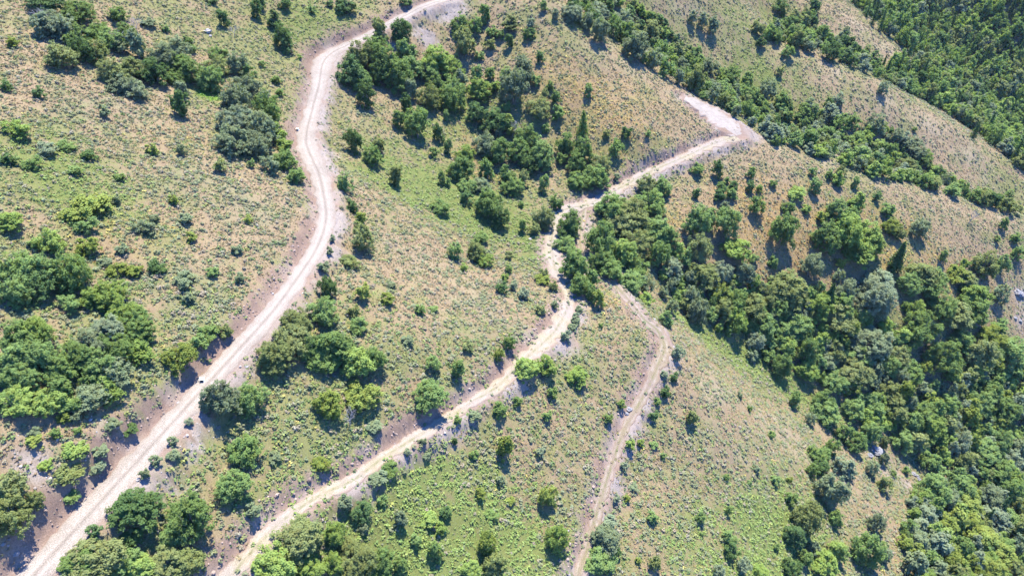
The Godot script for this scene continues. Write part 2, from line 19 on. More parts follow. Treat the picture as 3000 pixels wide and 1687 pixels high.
# x, forward, width, height, tone (dark, mid, bright, grey, yellow, olive), form (round, clump, slender, shrub, conifer), zone, alone, detail, two nearest neighbours
const TREES := [
	-150.3, 226.1, 11.9, 7.9, 0, 1, 0, 0, 1, 1, -1, -142.4, 227, 11.3, 7.5, 1, 1, 0, 0, 2, 0, 9, -141.7, 214.5, 11.6, 7.7, 3, 1, 0, 0, 2, 4, 3, -143.7, 210.5, 7, 7, 3, 2, 0, 0, 1, 2, 4, -136, 214, 10.2, 6.9, 1, 1, 0, 0, 1, 2, 8, -133.7, 198, 9.1, 7.4, 5, 1, 0, 0, 1, 6, -1,
	-131.3, 206, 7.6, 8.3, 0, 1, 0, 0, 1, 7, 5, -128, 206.8, 7.2, 7.5, 5, 1, 0, 0, 1, 6, 14, -130.2, 218.2, 8.4, 6.8, 1, 1, 0, 0, 1, 11, 4, -135.2, 224.5, 7.6, 5.1, 1, 1, 0, 0, 1, 1, 10, -129.3, 227.7, 6.7, 5.3, 1, 1, 0, 0, 1, 9, -1, -126.8, 218.3, 6, 5.6, 3, 1, 0, 0, 0, 8, 12,
	-122.4, 219.1, 6, 9.6, 3, 2, 0, 0, 0, 11, 19, -121.6, 200.2, 8, 7.3, 5, 1, 0, 0, 1, 15, 14, -120.3, 207, 7.7, 6.2, 5, 1, 0, 0, 1, 18, 13, -118.9, 196.1, 8.4, 5.5, 3, 1, 0, 0, 1, 16, 13, -114.1, 195.6, 7.9, 6.4, 3, 1, 0, 0, 1, 15, 13, -134.6, 237.6, 7, 4.9, 1, 3, 0, 1, 1, -1, -1,
	-113.9, 209, 9.8, 8, 0, 1, 0, 0, 1, 22, 14, -116.3, 221.5, 9.2, 6.9, 3, 1, 0, 0, 1, 21, 20, -114.1, 228, 10.5, 7.5, 3, 1, 0, 0, 1, 19, 21, -111.7, 221.6, 8.2, 6.6, 1, 1, 0, 0, 1, 19, 20, -110.5, 213.6, 6.5, 4.6, 1, 1, 0, 0, 1, 18, 23, -106.3, 218.6, 8.2, 8.6, 1, 1, 0, 0, 1, 24, 21,
	-101.4, 218.4, 9.3, 9.5, 1, 1, 0, 0, 1, 23, -1, -101.9, 229.2, 8, 6.9, 5, 1, 0, 0, 1, 27, -1, -104.9, 239.1, 7.1, 5.6, 1, 1, 0, 1, 1, -1, -1, -97.3, 234, 8.2, 8.1, 3, 1, 0, 0, 1, 28, 25, -94.2, 233.6, 6.6, 5.7, 1, 1, 0, 0, 0, 27, -1, -101.5, 195, 5.6, 9, 0, 2, 0, 1, 0, -1, -1,
	-105.4, 206.2, 4.4, 5.7, 3, 2, 0, 1, 0, -1, -1, -91.5, 211.5, 10.2, 10.3, 3, 1, 0, 0, 1, 33, 32, -91.2, 221.1, 9, 9.3, 3, 1, 0, 0, 1, 34, 31, -81.5, 211.6, 9.8, 11.6, 1, 1, 0, 0, 1, 31, -1, -86.9, 222.3, 6.4, 6.6, 3, 1, 0, 0, 0, 32, -1, -86.8, 195.5, 11.7, 9.6, 3, 1, 0, 0, 2, 36, 38,
	-79.5, 197, 11.8, 10.8, 3, 1, 0, 0, 2, 35, 39, -83.5, 182.3, 10.3, 8.3, 3, 1, 0, 0, 2, 38, 45, -77.9, 186.1, 11.4, 7.5, 3, 1, 0, 0, 2, 37, 36, -75.4, 199.5, 5.5, 6.6, 2, 1, 0, 0, 0, 36, 41, -69.2, 183.7, 7.1, 6.1, 1, 1, 0, 0, 1, 38, 42, -72.7, 194.7, 5.6, 4, 2, 3, 0, 0, 0, 36, 39,
	-72.1, 177.9, 5.7, 5.1, 3, 3, 0, 0, 1, 40, 45, -64.7, 177.1, 5.7, 4.6, 1, 3, 0, 1, 1, -1, -1, -82.8, 169, 4.5, 4.1, 5, 3, 0, 1, 0, -1, -1, -77.2, 177, 2.6, 2.7, 1, 3, 0, 0, 0, 42, 37, -102.2, 279, 5.2, 7.7, 0, 2, 0, 0, 0, 49, -1, -101.9, 285.5, 3.7, 5.6, 0, 2, 0, 1, 0, -1, -1,
	-109.8, 263.1, 4.9, 6.8, 0, 2, 0, 1, 0, -1, -1, -95.8, 278.2, 6.2, 7.4, 0, 1, 0, 0, 0, 46, -1, -90.2, 266.4, 7.9, 9.4, 0, 1, 0, 0, 1, 51, -1, -88.2, 263.4, 5.4, 6.4, 0, 1, 0, 0, 0, 50, 76, -114.7, 239.4, 4.1, 3.8, 1, 3, 0, 0, 0, 53, -1, -112.3, 236.4, 3.1, 2.8, 1, 3, 0, 0, 0, 52, -1,
	-117.3, 275.4, 5.7, 2.6, 0, 3, 0, 1, 0, -1, -1, -94.7, 293.1, 5.5, 5, 0, 3, 0, 1, 0, -1, -1, -85.3, 297.4, 3.7, 3.4, 1, 3, 0, 1, 0, -1, -1, -80, 306.6, 4.5, 2.8, 0, 3, 0, 0, 0, 58, 79, -75.2, 305.6, 4.5, 4.7, 0, 3, 0, 0, 0, 79, 57, -123, 242.9, 3.1, 2.3, 1, 3, 0, 0, 0, 60, -1,
	-127.5, 241.9, 5.6, 2.6, 3, 3, 0, 0, 0, 59, -1, -99.7, 167.8, 3.6, 3.1, 4, 3, 0, 1, 0, -1, -1, -93.5, 171.7, 3.3, 3.5, 3, 3, 0, 1, 0, -1, -1, -129.7, 176.6, 3.2, 3.3, 0, 3, 0, 1, 0, -1, -1, -147, 198.8, 3.9, 2.4, 4, 3, 0, 1, 0, -1, -1, -123.7, 154.6, 6.6, 4, 2, 3, 0, 1, 1, -1, -1,
	-109.1, 155.7, 4.5, 2.3, 0, 3, 0, 0, 0, 71, -1, -108.1, 146.9, 4.3, 2, 1, 3, 0, 1, 0, -1, -1, -135.9, 174.2, 3.5, 2.8, 0, 3, 0, 1, 0, -1, -1, -114.8, 177.8, 3.7, 3.8, 3, 3, 0, 1, 0, -1, -1, -116, 151.3, 5.4, 2.5, 3, 3, 0, 0, 1, 71, -1, -114.3, 156.5, 4.9, 2.3, 1, 3, 0, 0, 1, 70, 66,
	-119.3, 142.1, 3.8, 2.7, 0, 3, 0, 0, 0, 73, -1, -115.4, 143.6, 4.6, 2.5, 1, 3, 0, 0, 1, 72, -1, -100.8, 151.1, 3.7, 1.7, 1, 3, 0, 1, 0, -1, -1, -92.6, 246.2, 3.2, 2.4, 1, 3, 0, 1, 0, -1, -1, -83.5, 262.4, 2.6, 2.3, 2, 3, 0, 0, 0, 51, -1, -86.5, 239.6, 4.3, 2.7, 1, 3, 0, 1, 0, -1, -1,
	-83.4, 231.7, 3.7, 2.8, 1, 3, 0, 1, 0, -1, -1, -72.4, 304.9, 9.4, 6.8, 0, 1, 0, 0, 1, 58, 57, -48.1, 319.5, 6, 2.7, 0, 3, 1, 1, 0, -1, -1, -47.6, 297.1, 8.9, 9.4, 0, 0, 3, 0, 1, 82, -1, -50.1, 295.5, 6, 6.5, 0, 1, 3, 0, 0, 81, 83, -56.2, 291.8, 7.2, 10.1, 5, 2, 2, 0, 0, 86, 82,
	-62.6, 273, 11.4, 12.4, 5, 1, 3, 0, 1, 85, 88, -58, 277.7, 11.6, 12.5, 1, 1, 3, 0, 1, 84, 87, -57.4, 287, 8.5, 8, 1, 1, 3, 0, 1, 83, 85, -51, 272.5, 12.8, 14.9, 1, 1, 3, 0, 1, 88, 91, -53.8, 269.3, 10.8, 12.9, 0, 1, 3, 0, 1, 87, 91, -47.1, 287.5, 6.6, 8.9, 1, 2, 3, 0, 0, 90, 92,
	-43.6, 289.4, 6, 7.1, 1, 2, 3, 0, 0, 89, -1, -46.4, 267.9, 12.7, 12.9, 1, 1, 3, 0, 1, 87, 88, -44.4, 278.1, 11.7, 10.1, 1, 1, 3, 0, 1, 87, 99, -64, 259.5, 12.2, 12.4, 0, 1, 3, 0, 1, 94, -1, -60, 258.1, 9.2, 9.8, 1, 1, 3, 0, 1, 93, -1, -56.6, 248.3, 8.3, 10.9, 0, 2, 3, 1, 1, -1, -1,
	-41.2, 264.5, 5.7, 9, 3, 2, 3, 0, 0, 91, 101, -42.1, 254.2, 5.5, 8.8, 0, 2, 3, 1, 0, -1, -1, -32.4, 286.5, 16.1, 12.5, 2, 1, 5, 0, 1, 99, 100, -35.4, 281.1, 11.2, 10.4, 1, 1, 3, 0, 1, 98, 102, -25.7, 286.2, 10.8, 10, 2, 1, 3, 0, 1, 98, 105, -33.3, 262.1, 9.5, 11.4, 5, 1, 3, 0, 1, 103, 96,
	-32.8, 274.9, 8.5, 8, 1, 1, 3, 0, 1, 99, 104, -25.6, 265.3, 11.6, 12.6, 1, 1, 3, 0, 1, 101, 104, -24.6, 276.2, 9.9, 8.5, 1, 1, 3, 0, 1, 105, 102, -22.2, 282.3, 7.4, 7.7, 3, 1, 3, 0, 0, 100, 104, -15.4, 283.9, 6, 8.5, 1, 2, 3, 0, 0, 108, 105, -13.4, 275.4, 11.2, 9.7, 2, 1, 3, 0, 1, 109, 106,
	-9.7, 285.6, 5.3, 6, 1, 2, 3, 0, 0, 106, -1, -7.3, 279.1, 5.7, 4.5, 2, 3, 3, 0, 0, 107, 113, 4.7, 284.5, 8.6, 8.8, 3, 2, 3, 0, 1, 112, 113, 0.7, 271.9, 12.4, 15, 3, 0, 3, 0, 1, 135, -1, 6.3, 280.3, 4.6, 6, 3, 2, 3, 0, 0, 110, 128, -2.7, 283.6, 6.7, 6.4, 1, 1, 3, 0, 0, 110, 109,
	-23.9, 312.3, 8.4, 7.9, 1, 1, 3, 0, 0, 115, 117, -25, 309.8, 5.6, 5.5, 1, 1, 3, 0, 0, 114, -1, -20.8, 300.8, 10.5, 12.2, 5, 0, 3, 0, 1, 200, -1, -16.7, 312.7, 7, 8.1, 1, 1, 3, 0, 0, 114, 119, -12.6, 319.4, 5.6, 7.6, 1, 2, 3, 0, 0, 119, -1, -13.2, 316.9, 3.5, 4.4, 1, 2, 3, 0, 0, 118, 117,
	-0.8, 313.4, 8.4, 5.9, 5, 1, 3, 0, 0, 124, -1, 8.2, 310.4, 5.2, 5.5, 3, 2, 3, 0, 0, 122, -1, 7.5, 305.7, 5.9, 4.7, 0, 3, 3, 0, 0, 121, -1, -8.9, 311, 6, 4.8, 1, 3, 3, 0, 0, 124, 126, -5.3, 309, 4.6, 4.2, 1, 3, 3, 0, 0, 123, 120, -1.4, 303.7, 4.5, 6.2, 0, 2, 3, 1, 0, -1, -1,
	-10, 304.1, 5.3, 4.8, 5, 3, 3, 0, 0, 123, -1, 12.2, 290.3, 4, 5.4, 0, 2, 3, 1, 0, -1, -1, 10, 279.6, 4.4, 4.6, 1, 3, 3, 0, 0, 112, 110, 16.5, 277.4, 3.7, 3.9, 1, 3, 3, 1, 0, -1, -1, 32.9, 275.6, 4.6, 6, 1, 2, 11, 1, 0, -1, -1, 11.7, 265.7, 10.4, 9.6, 5, 1, 3, 0, 1, 178, 134,
	14.1, 272.2, 3.9, 6, 5, 2, 3, 0, 0, 131, 133, 18.6, 271.3, 4.5, 6.6, 1, 2, 3, 0, 0, 132, 134, 19.6, 265.6, 6.2, 6.3, 1, 3, 3, 0, 0, 131, 133, -2.7, 267.8, 4.9, 4.5, 1, 3, 3, 0, 0, 111, -1, -15.2, 261.3, 9, 8.4, 0, 1, 3, 0, 1, 137, -1, -7.5, 258, 12.8, 10.3, 0, 1, 3, 0, 1, 139, 138,
	-1.5, 258.2, 7.7, 8, 4, 1, 3, 0, 0, 137, 139, -5.3, 255, 4.4, 5.2, 3, 2, 3, 0, 0, 137, 138, -36.7, 241.6, 10.3, 11.9, 1, 0, 3, 0, 1, 141, 142, -43.7, 243.3, 5.4, 7.7, 1, 2, 3, 0, 0, 140, -1, -28.8, 243.6, 5.1, 8, 0, 2, 3, 0, 0, 140, -1, -26.7, 257.1, 3.1, 4.7, 1, 2, 3, 0, 0, 103, -1,
	-24.9, 238.2, 3.9, 6.2, 0, 2, 3, 1, 0, -1, -1, -55.1, 213.7, 6.6, 8.3, 0, 0, 3, 1, 1, -1, -1, -48.9, 221.2, 6.1, 7.1, 5, 1, 3, 1, 0, -1, -1, -48.2, 209.6, 7, 7.2, 1, 1, 3, 1, 1, -1, -1, -39.4, 201.9, 5.2, 8.4, 5, 2, 3, 1, 0, -1, -1, -29.9, 233.1, 4.5, 4.1, 1, 3, 3, 1, 0, -1, -1,
	-51.8, 181, 5.7, 6.9, 1, 1, 3, 1, 0, -1, -1, 29.4, 258.9, 6.7, 12, 2, 4, 11, 1, 0, -1, -1, -10.4, 243.3, 9.9, 11.2, 3, 1, 3, 0, 1, 153, -1, -5.7, 241.2, 10.5, 11.1, 1, 1, 3, 0, 1, 152, 156, 6.1, 252.4, 10.2, 9.5, 1, 1, 3, 0, 1, 155, 156, 9.8, 249.7, 7.6, 7.9, 1, 1, 3, 0, 0, 154, 157,
	2.8, 244.7, 9.4, 10.2, 1, 1, 3, 0, 1, 158, 154, 12.3, 241.4, 10, 11.4, 1, 1, 3, 0, 1, 158, 155, 7.5, 239.1, 8.7, 6.7, 0, 1, 3, 0, 1, 157, 156, -19.8, 224.8, 9.9, 9.9, 1, 1, 3, 0, 1, 166, 167, -18, 236.6, 7.9, 6.8, 2, 1, 3, 1, 1, -1, -1, -9.6, 230.4, 6.5, 8.4, 1, 2, 3, 1, 0, -1, -1,
	-1.4, 229.6, 7.2, 8.7, 1, 1, 3, 0, 0, 163, 164, 0.1, 223.7, 9.5, 6.7, 1, 1, 3, 0, 1, 162, 164, 4.7, 230.1, 4.8, 6.9, 5, 2, 3, 0, 0, 162, 163, 12.4, 226.7, 4.8, 7.5, 1, 2, 3, 1, 0, -1, -1, -17.6, 217.3, 7.5, 4.9, 1, 1, 3, 0, 1, 159, 167, -11.4, 220.8, 7.6, 5, 3, 1, 3, 0, 1, 166, 159,
	22.3, 250.4, 8.3, 9.9, 1, 1, 11, 0, 1, 174, 169, 29, 245.9, 9.4, 11.3, 1, 1, 11, 0, 1, 170, 168, 25.6, 240.5, 8.1, 8.4, 1, 1, 11, 0, 1, 169, 173, 35.5, 239.1, 8.7, 10.4, 5, 1, 11, 0, 1, 172, 169, 33.5, 233, 11, 8.8, 1, 1, 12, 0, 1, 171, 173, 26.1, 231.8, 9.7, 6.9, 1, 1, 11, 0, 1, 172, 170,
	20, 245.3, 4.8, 5, 1, 3, 11, 0, 0, 168, 170, 42.8, 248.4, 6.6, 7.4, 1, 0, 11, 1, 0, -1, -1, 47, 255.7, 4.8, 5.1, 0, 3, 11, 1, 0, -1, -1, 56.4, 256.6, 3, 3.2, 1, 3, 11, 1, 0, -1, -1, 13.9, 260.1, 3.7, 3.9, 1, 3, 3, 0, 0, 131, -1, 60, 232.4, 8, 8.3, 1, 1, 10, 0, 1, 180, -1,
	53.3, 233, 8.6, 7.4, 5, 1, 12, 0, 1, 179, 375, 42.5, 238.2, 3.5, 3.2, 3, 3, 12, 1, 0, -1, -1, -25.9, 215, 3.4, 5.4, 1, 2, 3, 0, 0, 183, -1, -24.1, 215.1, 3.2, 3.4, 1, 3, 3, 0, 0, 182, -1, 14.6, 319.4, 4.2, 5, 1, 2, 3, 1, 0, -1, -1, 27.2, 317.4, 9.9, 7.8, 3, 1, 11, 0, 1, 186, 199,
	33.8, 314.6, 7, 8.5, 3, 1, 11, 0, 0, 185, 187, 40.1, 309.2, 8.6, 10.5, 3, 0, 11, 0, 1, 186, -1, 47.5, 319.1, 7.5, 9.4, 1, 0, 13, 0, 0, 194, -1, 58.8, 364.9, 12.3, 10.6, 3, 1, 13, 1, 1, -1, -1, 42.6, 356.1, 11.9, 8, 3, 1, 13, 0, 1, 191, -1, 35.1, 350, 9.3, 6.1, 0, 1, 13, 0, 0, 190, -1,
	75.6, 371.9, 12.7, 10.9, 5, 1, 13, 1, 1, -1, -1, 56.6, 306.4, 12.8, 12.4, 3, 1, 11, 0, 1, 196, 194, 54.4, 316.5, 8.7, 8.2, 1, 1, 13, 0, 0, 188, 193, 77.9, 350, 8.5, 10.6, 1, 0, 13, 1, 0, -1, -1, 65.2, 306, 7.4, 8.9, 3, 0, 13, 0, 0, 197, 193, 71.6, 305.3, 8.6, 9.6, 1, 1, 13, 0, 0, 196, 198,
	77.7, 302.9, 5, 8, 3, 2, 13, 0, 0, 197, 242, 19.9, 315.5, 4.2, 4.9, 3, 2, 3, 0, 0, 185, -1, -14.7, 299.2, 4.6, 3.5, 1, 3, 3, 0, 0, 116, -1, 39.1, 256.5, 3.6, 3.3, 5, 3, 11, 1, 0, -1, -1, 103.8, 399.2, 6.2, 7.9, 3, 2, 13, 0, 0, 203, -1, 109.8, 399.1, 7.1, 9.5, 3, 2, 13, 0, 0, 202, 204,
	116.1, 397.8, 7.1, 10.4, 3, 2, 13, 0, 0, 203, -1, 182.4, 474.9, 10.9, 8.9, 0, 0, 14, 0, 0, 206, -1, 183.9, 471.1, 4.9, 5.2, 1, 3, 14, 0, 0, 205, -1, 204.4, 473.6, 8.3, 11.1, 0, 2, 14, 1, 0, -1, -1, 154.3, 379.8, 5.1, 5.3, 5, 3, 13, 1, 0, -1, -1, 185.9, 363.9, 8.8, 7.6, 3, 1, 13, 0, 0, 210, -1,
	179.3, 360.4, 5.2, 7.9, 1, 2, 13, 0, 0, 209, -1, 159.9, 415.5, 7.5, 9, 3, 1, 14, 1, 0, -1, -1, 146.4, 397.1, 7.2, 7.1, 0, 1, 13, 1, 0, -1, -1, 161.7, 392.7, 7.7, 7, 1, 0, 13, 1, 0, -1, -1, 169.5, 401.4, 7.3, 11.7, 5, 2, 14, 1, 0, -1, -1, 222.4, 453.9, 6.1, 8.2, 3, 2, 14, 1, 0, -1, -1,
	189.8, 398.4, 12.2, 11.1, 0, 0, 14, 1, 1, -1, -1, 216.2, 376.3, 6.8, 8.5, 3, 0, 13, 1, 0, -1, -1, 116.5, 270.2, 4.5, 4.7, 1, 3, 10, 1, 0, -1, -1, 84.9, 244.8, 5.1, 8.1, 0, 2, 10, 0, 0, 222, -1, 76.6, 245.8, 5.4, 4.9, 1, 3, 10, 1, 0, -1, -1, 99.5, 246.9, 3.8, 5.4, 1, 2, 10, 1, 0, -1, -1,
	88.4, 242.1, 3, 3.2, 1, 3, 10, 0, 0, 219, 232, 129.8, 256.4, 4.1, 4.3, 1, 3, 10, 1, 0, -1, -1, 142.1, 256.7, 6.1, 6.7, 2, 1, 10, 0, 0, 225, -1, 138.7, 258.9, 3.8, 4, 1, 3, 10, 0, 0, 224, -1, 146.1, 263.6, 4.8, 5.6, 5, 1, 10, 1, 0, -1, -1, 151.5, 258.2, 4, 5.7, 1, 2, 10, 1, 0, -1, -1,
	128.5, 247.1, 5.8, 7.2, 1, 2, 10, 1, 0, -1, -1, 98.1, 239.7, 4.4, 5.2, 0, 2, 10, 0, 0, 230, -1, 102.3, 240.5, 3.6, 3.8, 1, 3, 10, 0, 0, 229, -1, 109, 243.8, 3.7, 3.3, 1, 3, 10, 1, 0, -1, -1, 89.9, 237.6, 5, 5.1, 0, 2, 10, 0, 0, 426, 222, 84.5, 235.9, 5, 5.7, 1, 2, 10, 0, 0, 425, 426,
	119.2, 244.1, 6.7, 3.1, 2, 3, 10, 0, 0, 428, -1, 217.8, 355.3, 3.5, 5.6, 1, 2, 13, 1, 0, -1, -1, 235.1, 362.3, 3, 3.1, 1, 3, 13, 1, 0, -1, -1, 306.2, 513.1, 11.5, 15, 0, 4, 14, 1, 0, -1, -1, 369.2, 522.1, 7.3, 14.1, 0, 4, 14, 1, 0, -1, -1, 399.3, 558, 6.4, 11.9, 0, 4, 14, 1, 0, -1, -1,
	266.4, 449, 6.7, 13.1, 0, 4, 14, 1, 0, -1, -1, 283.1, 378.5, 5.8, 11.4, 0, 4, 14, 1, 0, -1, -1, 86.1, 304.5, 11, 13.1, 5, 1, 13, 0, 1, 198, -1, 92.9, 296.7, 6.8, 8.5, 3, 0, 13, 0, 0, 244, -1, 98, 294.5, 8.6, 8.1, 5, 1, 13, 0, 0, 243, -1, 109.1, 294.2, 6.9, 8.6, 1, 0, 13, 1, 0, -1, -1,
	142.8, 361.7, 12.4, 13, 3, 0, 13, 0, 1, 250, 251, 110, 370.5, 11.3, 10.6, 3, 1, 13, 1, 1, -1, -1, 123, 368, 13.9, 11.1, 1, 1, 5, 0, 1, 249, -1, 129.2, 356.4, 12.9, 11.1, 1, 1, 13, 0, 1, 248, -1, 153.9, 360.5, 10.5, 9.9, 5, 1, 13, 0, 0, 252, 251, 149.3, 352.3, 10.3, 8, 1, 1, 13, 0, 0, 252, 250,
	155.4, 354.9, 6, 7.8, 0, 2, 13, 0, 0, 250, 251, 163, 351.8, 10.4, 8.9, 1, 1, 13, 0, 0, 252, -1, 181.8, 346.4, 9.8, 10.7, 1, 0, 13, 0, 0, 255, -1, 191.1, 351.1, 10.4, 9, 1, 1, 13, 0, 0, 254, -1, 205.6, 352.1, 11.4, 12.5, 3, 1, 13, 1, 1, -1, -1, 140, 290.2, 6.4, 8, 1, 0, 13, 1, 0, -1, -1,
	130.4, 284.9, 8.6, 6.7, 5, 1, 13, 0, 0, 265, -1, 170.8, 337.4, 11.8, 9.3, 1, 1, 13, 1, 1, -1, -1, 190.9, 338.8, 11.9, 7.9, 1, 1, 13, 1, 1, -1, -1, 203.1, 338.1, 11.2, 7.8, 2, 1, 13, 0, 1, 262, -1, 213.6, 340, 10.4, 8.1, 2, 1, 13, 0, 0, 267, 261, 229.2, 348.6, 16, 10.5, 3, 1, 5, 0, 1, 264, -1,
	236.1, 345.4, 13.3, 9.6, 1, 1, 13, 0, 1, 263, -1, 123.9, 285.1, 7.1, 5.4, 3, 1, 13, 0, 0, 258, -1, 159.7, 292.5, 9.5, 6.4, 3, 1, 13, 1, 0, -1, -1, 217.9, 332.7, 13, 8.6, 5, 1, 13, 0, 1, 262, -1, -100.6, 107.4, 7.8, 7.1, 1, 1, 0, 0, 1, 269, 271, -96.5, 107.2, 7.6, 8.3, 1, 1, 0, 0, 1, 268, 271,
	-97.5, 101.1, 6.7, 7.2, 1, 1, 0, 0, 1, 271, 269, -94.9, 104.2, 6.2, 6.1, 0, 1, 0, 0, 1, 269, 270, -91.4, 109.7, 7.8, 9.3, 1, 0, 0, 0, 2, 269, 286, -109.2, 121.8, 6.3, 4.2, 2, 1, 0, 1, 1, -1, -1, -100.2, 119.1, 6, 5.9, 2, 1, 0, 0, 1, 280, 278, -99.5, 136, 8.5, 4.3, 4, 3, 0, 0, 2, 276, 279,
	-100.8, 130.5, 6.7, 3.1, 4, 3, 0, 0, 1, 275, 277, -97.6, 127.8, 5, 2.9, 1, 3, 0, 0, 1, 276, 275, -94.7, 121.6, 4.9, 3.6, 4, 3, 0, 0, 1, 285, 274, -97.2, 140.9, 2.9, 2.6, 3, 3, 0, 0, 0, 275, -1, -103.3, 118.4, 2.5, 1.9, 1, 3, 0, 0, 0, 274, -1, -87.6, 117.6, 4.8, 2.6, 4, 3, 0, 0, 1, 282, 285,
	-84.9, 118.9, 3.9, 2.2, 4, 3, 0, 0, 0, 281, 283, -81.1, 121.8, 4.3, 3, 0, 3, 0, 0, 1, 282, 320, -89.2, 124.6, 3, 2.3, 3, 3, 0, 1, 0, -1, -1, -90.9, 119.5, 3.2, 1.6, 3, 3, 0, 0, 0, 281, 278, -84.6, 108.2, 8.4, 5.6, 2, 1, 0, 0, 2, 287, 288, -87.2, 106.1, 5.1, 4.4, 2, 1, 0, 0, 1, 286, 272,
	-81.6, 105.2, 7.1, 5.2, 2, 1, 0, 0, 1, 286, 289, -78.7, 102.6, 7.2, 5.3, 1, 1, 0, 0, 2, 290, 288, -76.9, 101.2, 6.4, 4.6, 1, 1, 0, 0, 1, 289, 291, -81.4, 97.9, 6.9, 5.2, 3, 1, 0, 0, 2, 292, 293, -82.6, 94.4, 7.2, 5.4, 3, 1, 0, 0, 1, 291, 293, -78.6, 94.7, 7.4, 5.6, 1, 1, 0, 0, 2, 291, 292,
	-82.9, 90.3, 6.6, 5.8, 1, 1, 0, 0, 2, 295, 300, -79.1, 89.9, 6.6, 5.8, 1, 1, 0, 0, 2, 302, 294, -92, 91.1, 7.2, 5.8, 1, 1, 0, 0, 1, 297, 298, -90.2, 93.2, 6.6, 5.8, 2, 1, 0, 0, 2, 296, 299, -90.3, 86.2, 6.5, 5.9, 1, 1, 0, 0, 1, 299, 301, -87.1, 87.9, 6.4, 6.4, 1, 1, 0, 0, 2, 300, 298,
	-84.1, 86.4, 6.4, 5.6, 1, 1, 0, 0, 2, 299, 294, -87.9, 82.8, 6.2, 5.4, 1, 1, 0, 0, 2, 298, 523, -76.6, 89.5, 6.9, 4.5, 3, 1, 0, 0, 1, 295, 293, -68.9, 97.9, 6.7, 4.5, 4, 0, 1, 0, 1, 306, -1, -63.8, 109.1, 3.6, 3.2, 5, 3, 1, 0, 0, 305, -1, -66.3, 106.3, 5.1, 2.3, 1, 3, 0, 0, 1, 306, 304,
	-66.9, 103.3, 3.4, 3.6, 1, 3, 0, 0, 0, 305, 303, -89.6, 102.8, 4.4, 3.2, 1, 3, 0, 0, 1, 287, 271, -70.9, 125.4, 3.1, 2.3, 1, 3, 0, 1, 0, -1, -1, -45.8, 129.5, 4.8, 5.9, 0, 0, 4, 1, 1, -1, -1, -48.9, 137.6, 3.4, 2.5, 3, 3, 4, 1, 0, -1, -1, -44.9, 120.2, 7.4, 7.5, 1, 1, 4, 0, 1, 312, -1,
	-50.1, 114.9, 8.7, 5.7, 5, 1, 2, 0, 2, 313, 315, -49.5, 109, 9, 6.6, 5, 1, 4, 0, 2, 315, 314, -51.9, 104, 8.2, 7.1, 5, 1, 4, 0, 2, 313, 315, -46, 109.1, 7, 6.1, 0, 1, 4, 0, 1, 313, 317, -41.6, 110.4, 8.6, 8.5, 1, 1, 4, 0, 1, 317, 401, -42.6, 107.3, 7, 4.6, 1, 1, 4, 0, 1, 316, 315,
	-49.2, 150.7, 2, 2.1, 3, 3, 2, 1, 0, -1, -1, -48.7, 144.7, 2.3, 2.5, 3, 3, 4, 0, 0, 334, -1, -75, 120.2, 5.7, 2.6, 3, 3, 0, 0, 1, 322, 283, -87.9, 132.9, 4.9, 3.1, 3, 3, 0, 1, 1, -1, -1, -72.8, 115, 2.9, 2.2, 3, 3, 0, 0, 0, 320, -1, -65.5, 126.2, 2.8, 2, 3, 3, 0, 1, 0, -1, -1,
	-68.4, 135.5, 2.9, 2.1, 3, 3, 0, 1, 0, -1, -1, -88.2, 138.8, 3.2, 2, 3, 3, 0, 1, 0, -1, -1, -82.3, 141.8, 3.7, 2.4, 3, 3, 0, 1, 0, -1, -1, -69.8, 149, 2.7, 2, 4, 3, 0, 1, 0, -1, -1, -78.5, 135.2, 2.9, 3, 4, 3, 0, 1, 0, -1, -1, -87, 147.6, 2.6, 2.4, 4, 3, 0, 1, 0, -1, -1,
	-47.9, 171.4, 3.9, 4.1, 0, 3, 3, 1, 0, -1, -1, -44.4, 166.4, 3.6, 4.7, 4, 2, 4, 0, 0, 333, -1, -41.6, 153.5, 6.6, 8.1, 5, 0, 4, 1, 1, -1, -1, -44.7, 161.8, 3.4, 3.6, 5, 3, 4, 0, 0, 331, -1, -43.9, 144.9, 5.5, 2.5, 5, 3, 4, 0, 1, 319, -1, -38.3, 131.6, 4.5, 4.7, 4, 3, 4, 1, 0, -1, -1,
	-39.4, 125, 3.6, 3.3, 5, 3, 4, 0, 0, 337, -1, -37.4, 120.4, 4.6, 3.6, 1, 3, 4, 0, 1, 336, -1, -32.2, 132.7, 4.2, 3.2, 4, 3, 4, 1, 0, -1, -1, -16.7, 209.1, 6.2, 5.3, 0, 1, 3, 0, 0, 340, -1, -8.9, 204.5, 10.5, 10.5, 1, 1, 4, 0, 1, 341, 339, -4.3, 198.8, 7.1, 8.5, 0, 1, 4, 0, 1, 340, -1,
	-24.9, 195.6, 7.5, 3.4, 1, 3, 3, 1, 1, -1, -1, 11.4, 204, 8.4, 10.1, 5, 1, 5, 0, 1, 347, -1, 16.8, 217.3, 5.8, 7, 1, 1, 3, 1, 0, -1, -1, 3.6, 198.9, 3.5, 5.7, 1, 2, 4, 0, 0, 347, -1, 3.3, 215, 2.5, 2.6, 1, 3, 3, 1, 0, -1, -1, 8.1, 198.5, 4.2, 4.4, 5, 3, 4, 0, 0, 343, 345,
	-11.1, 187.5, 6.5, 2.9, 1, 3, 4, 1, 1, -1, -1, -11.4, 175.2, 6.5, 7.5, 5, 1, 4, 0, 1, 350, -1, -9.5, 173.1, 6.5, 4.3, 2, 1, 4, 0, 1, 349, -1, -17.8, 170.2, 5.1, 5.9, 1, 0, 4, 1, 0, -1, -1, -0.8, 180.7, 3.4, 3.6, 5, 3, 4, 1, 0, -1, -1, -15, 164.4, 2.7, 2.5, 2, 3, 4, 1, 0, -1, -1,
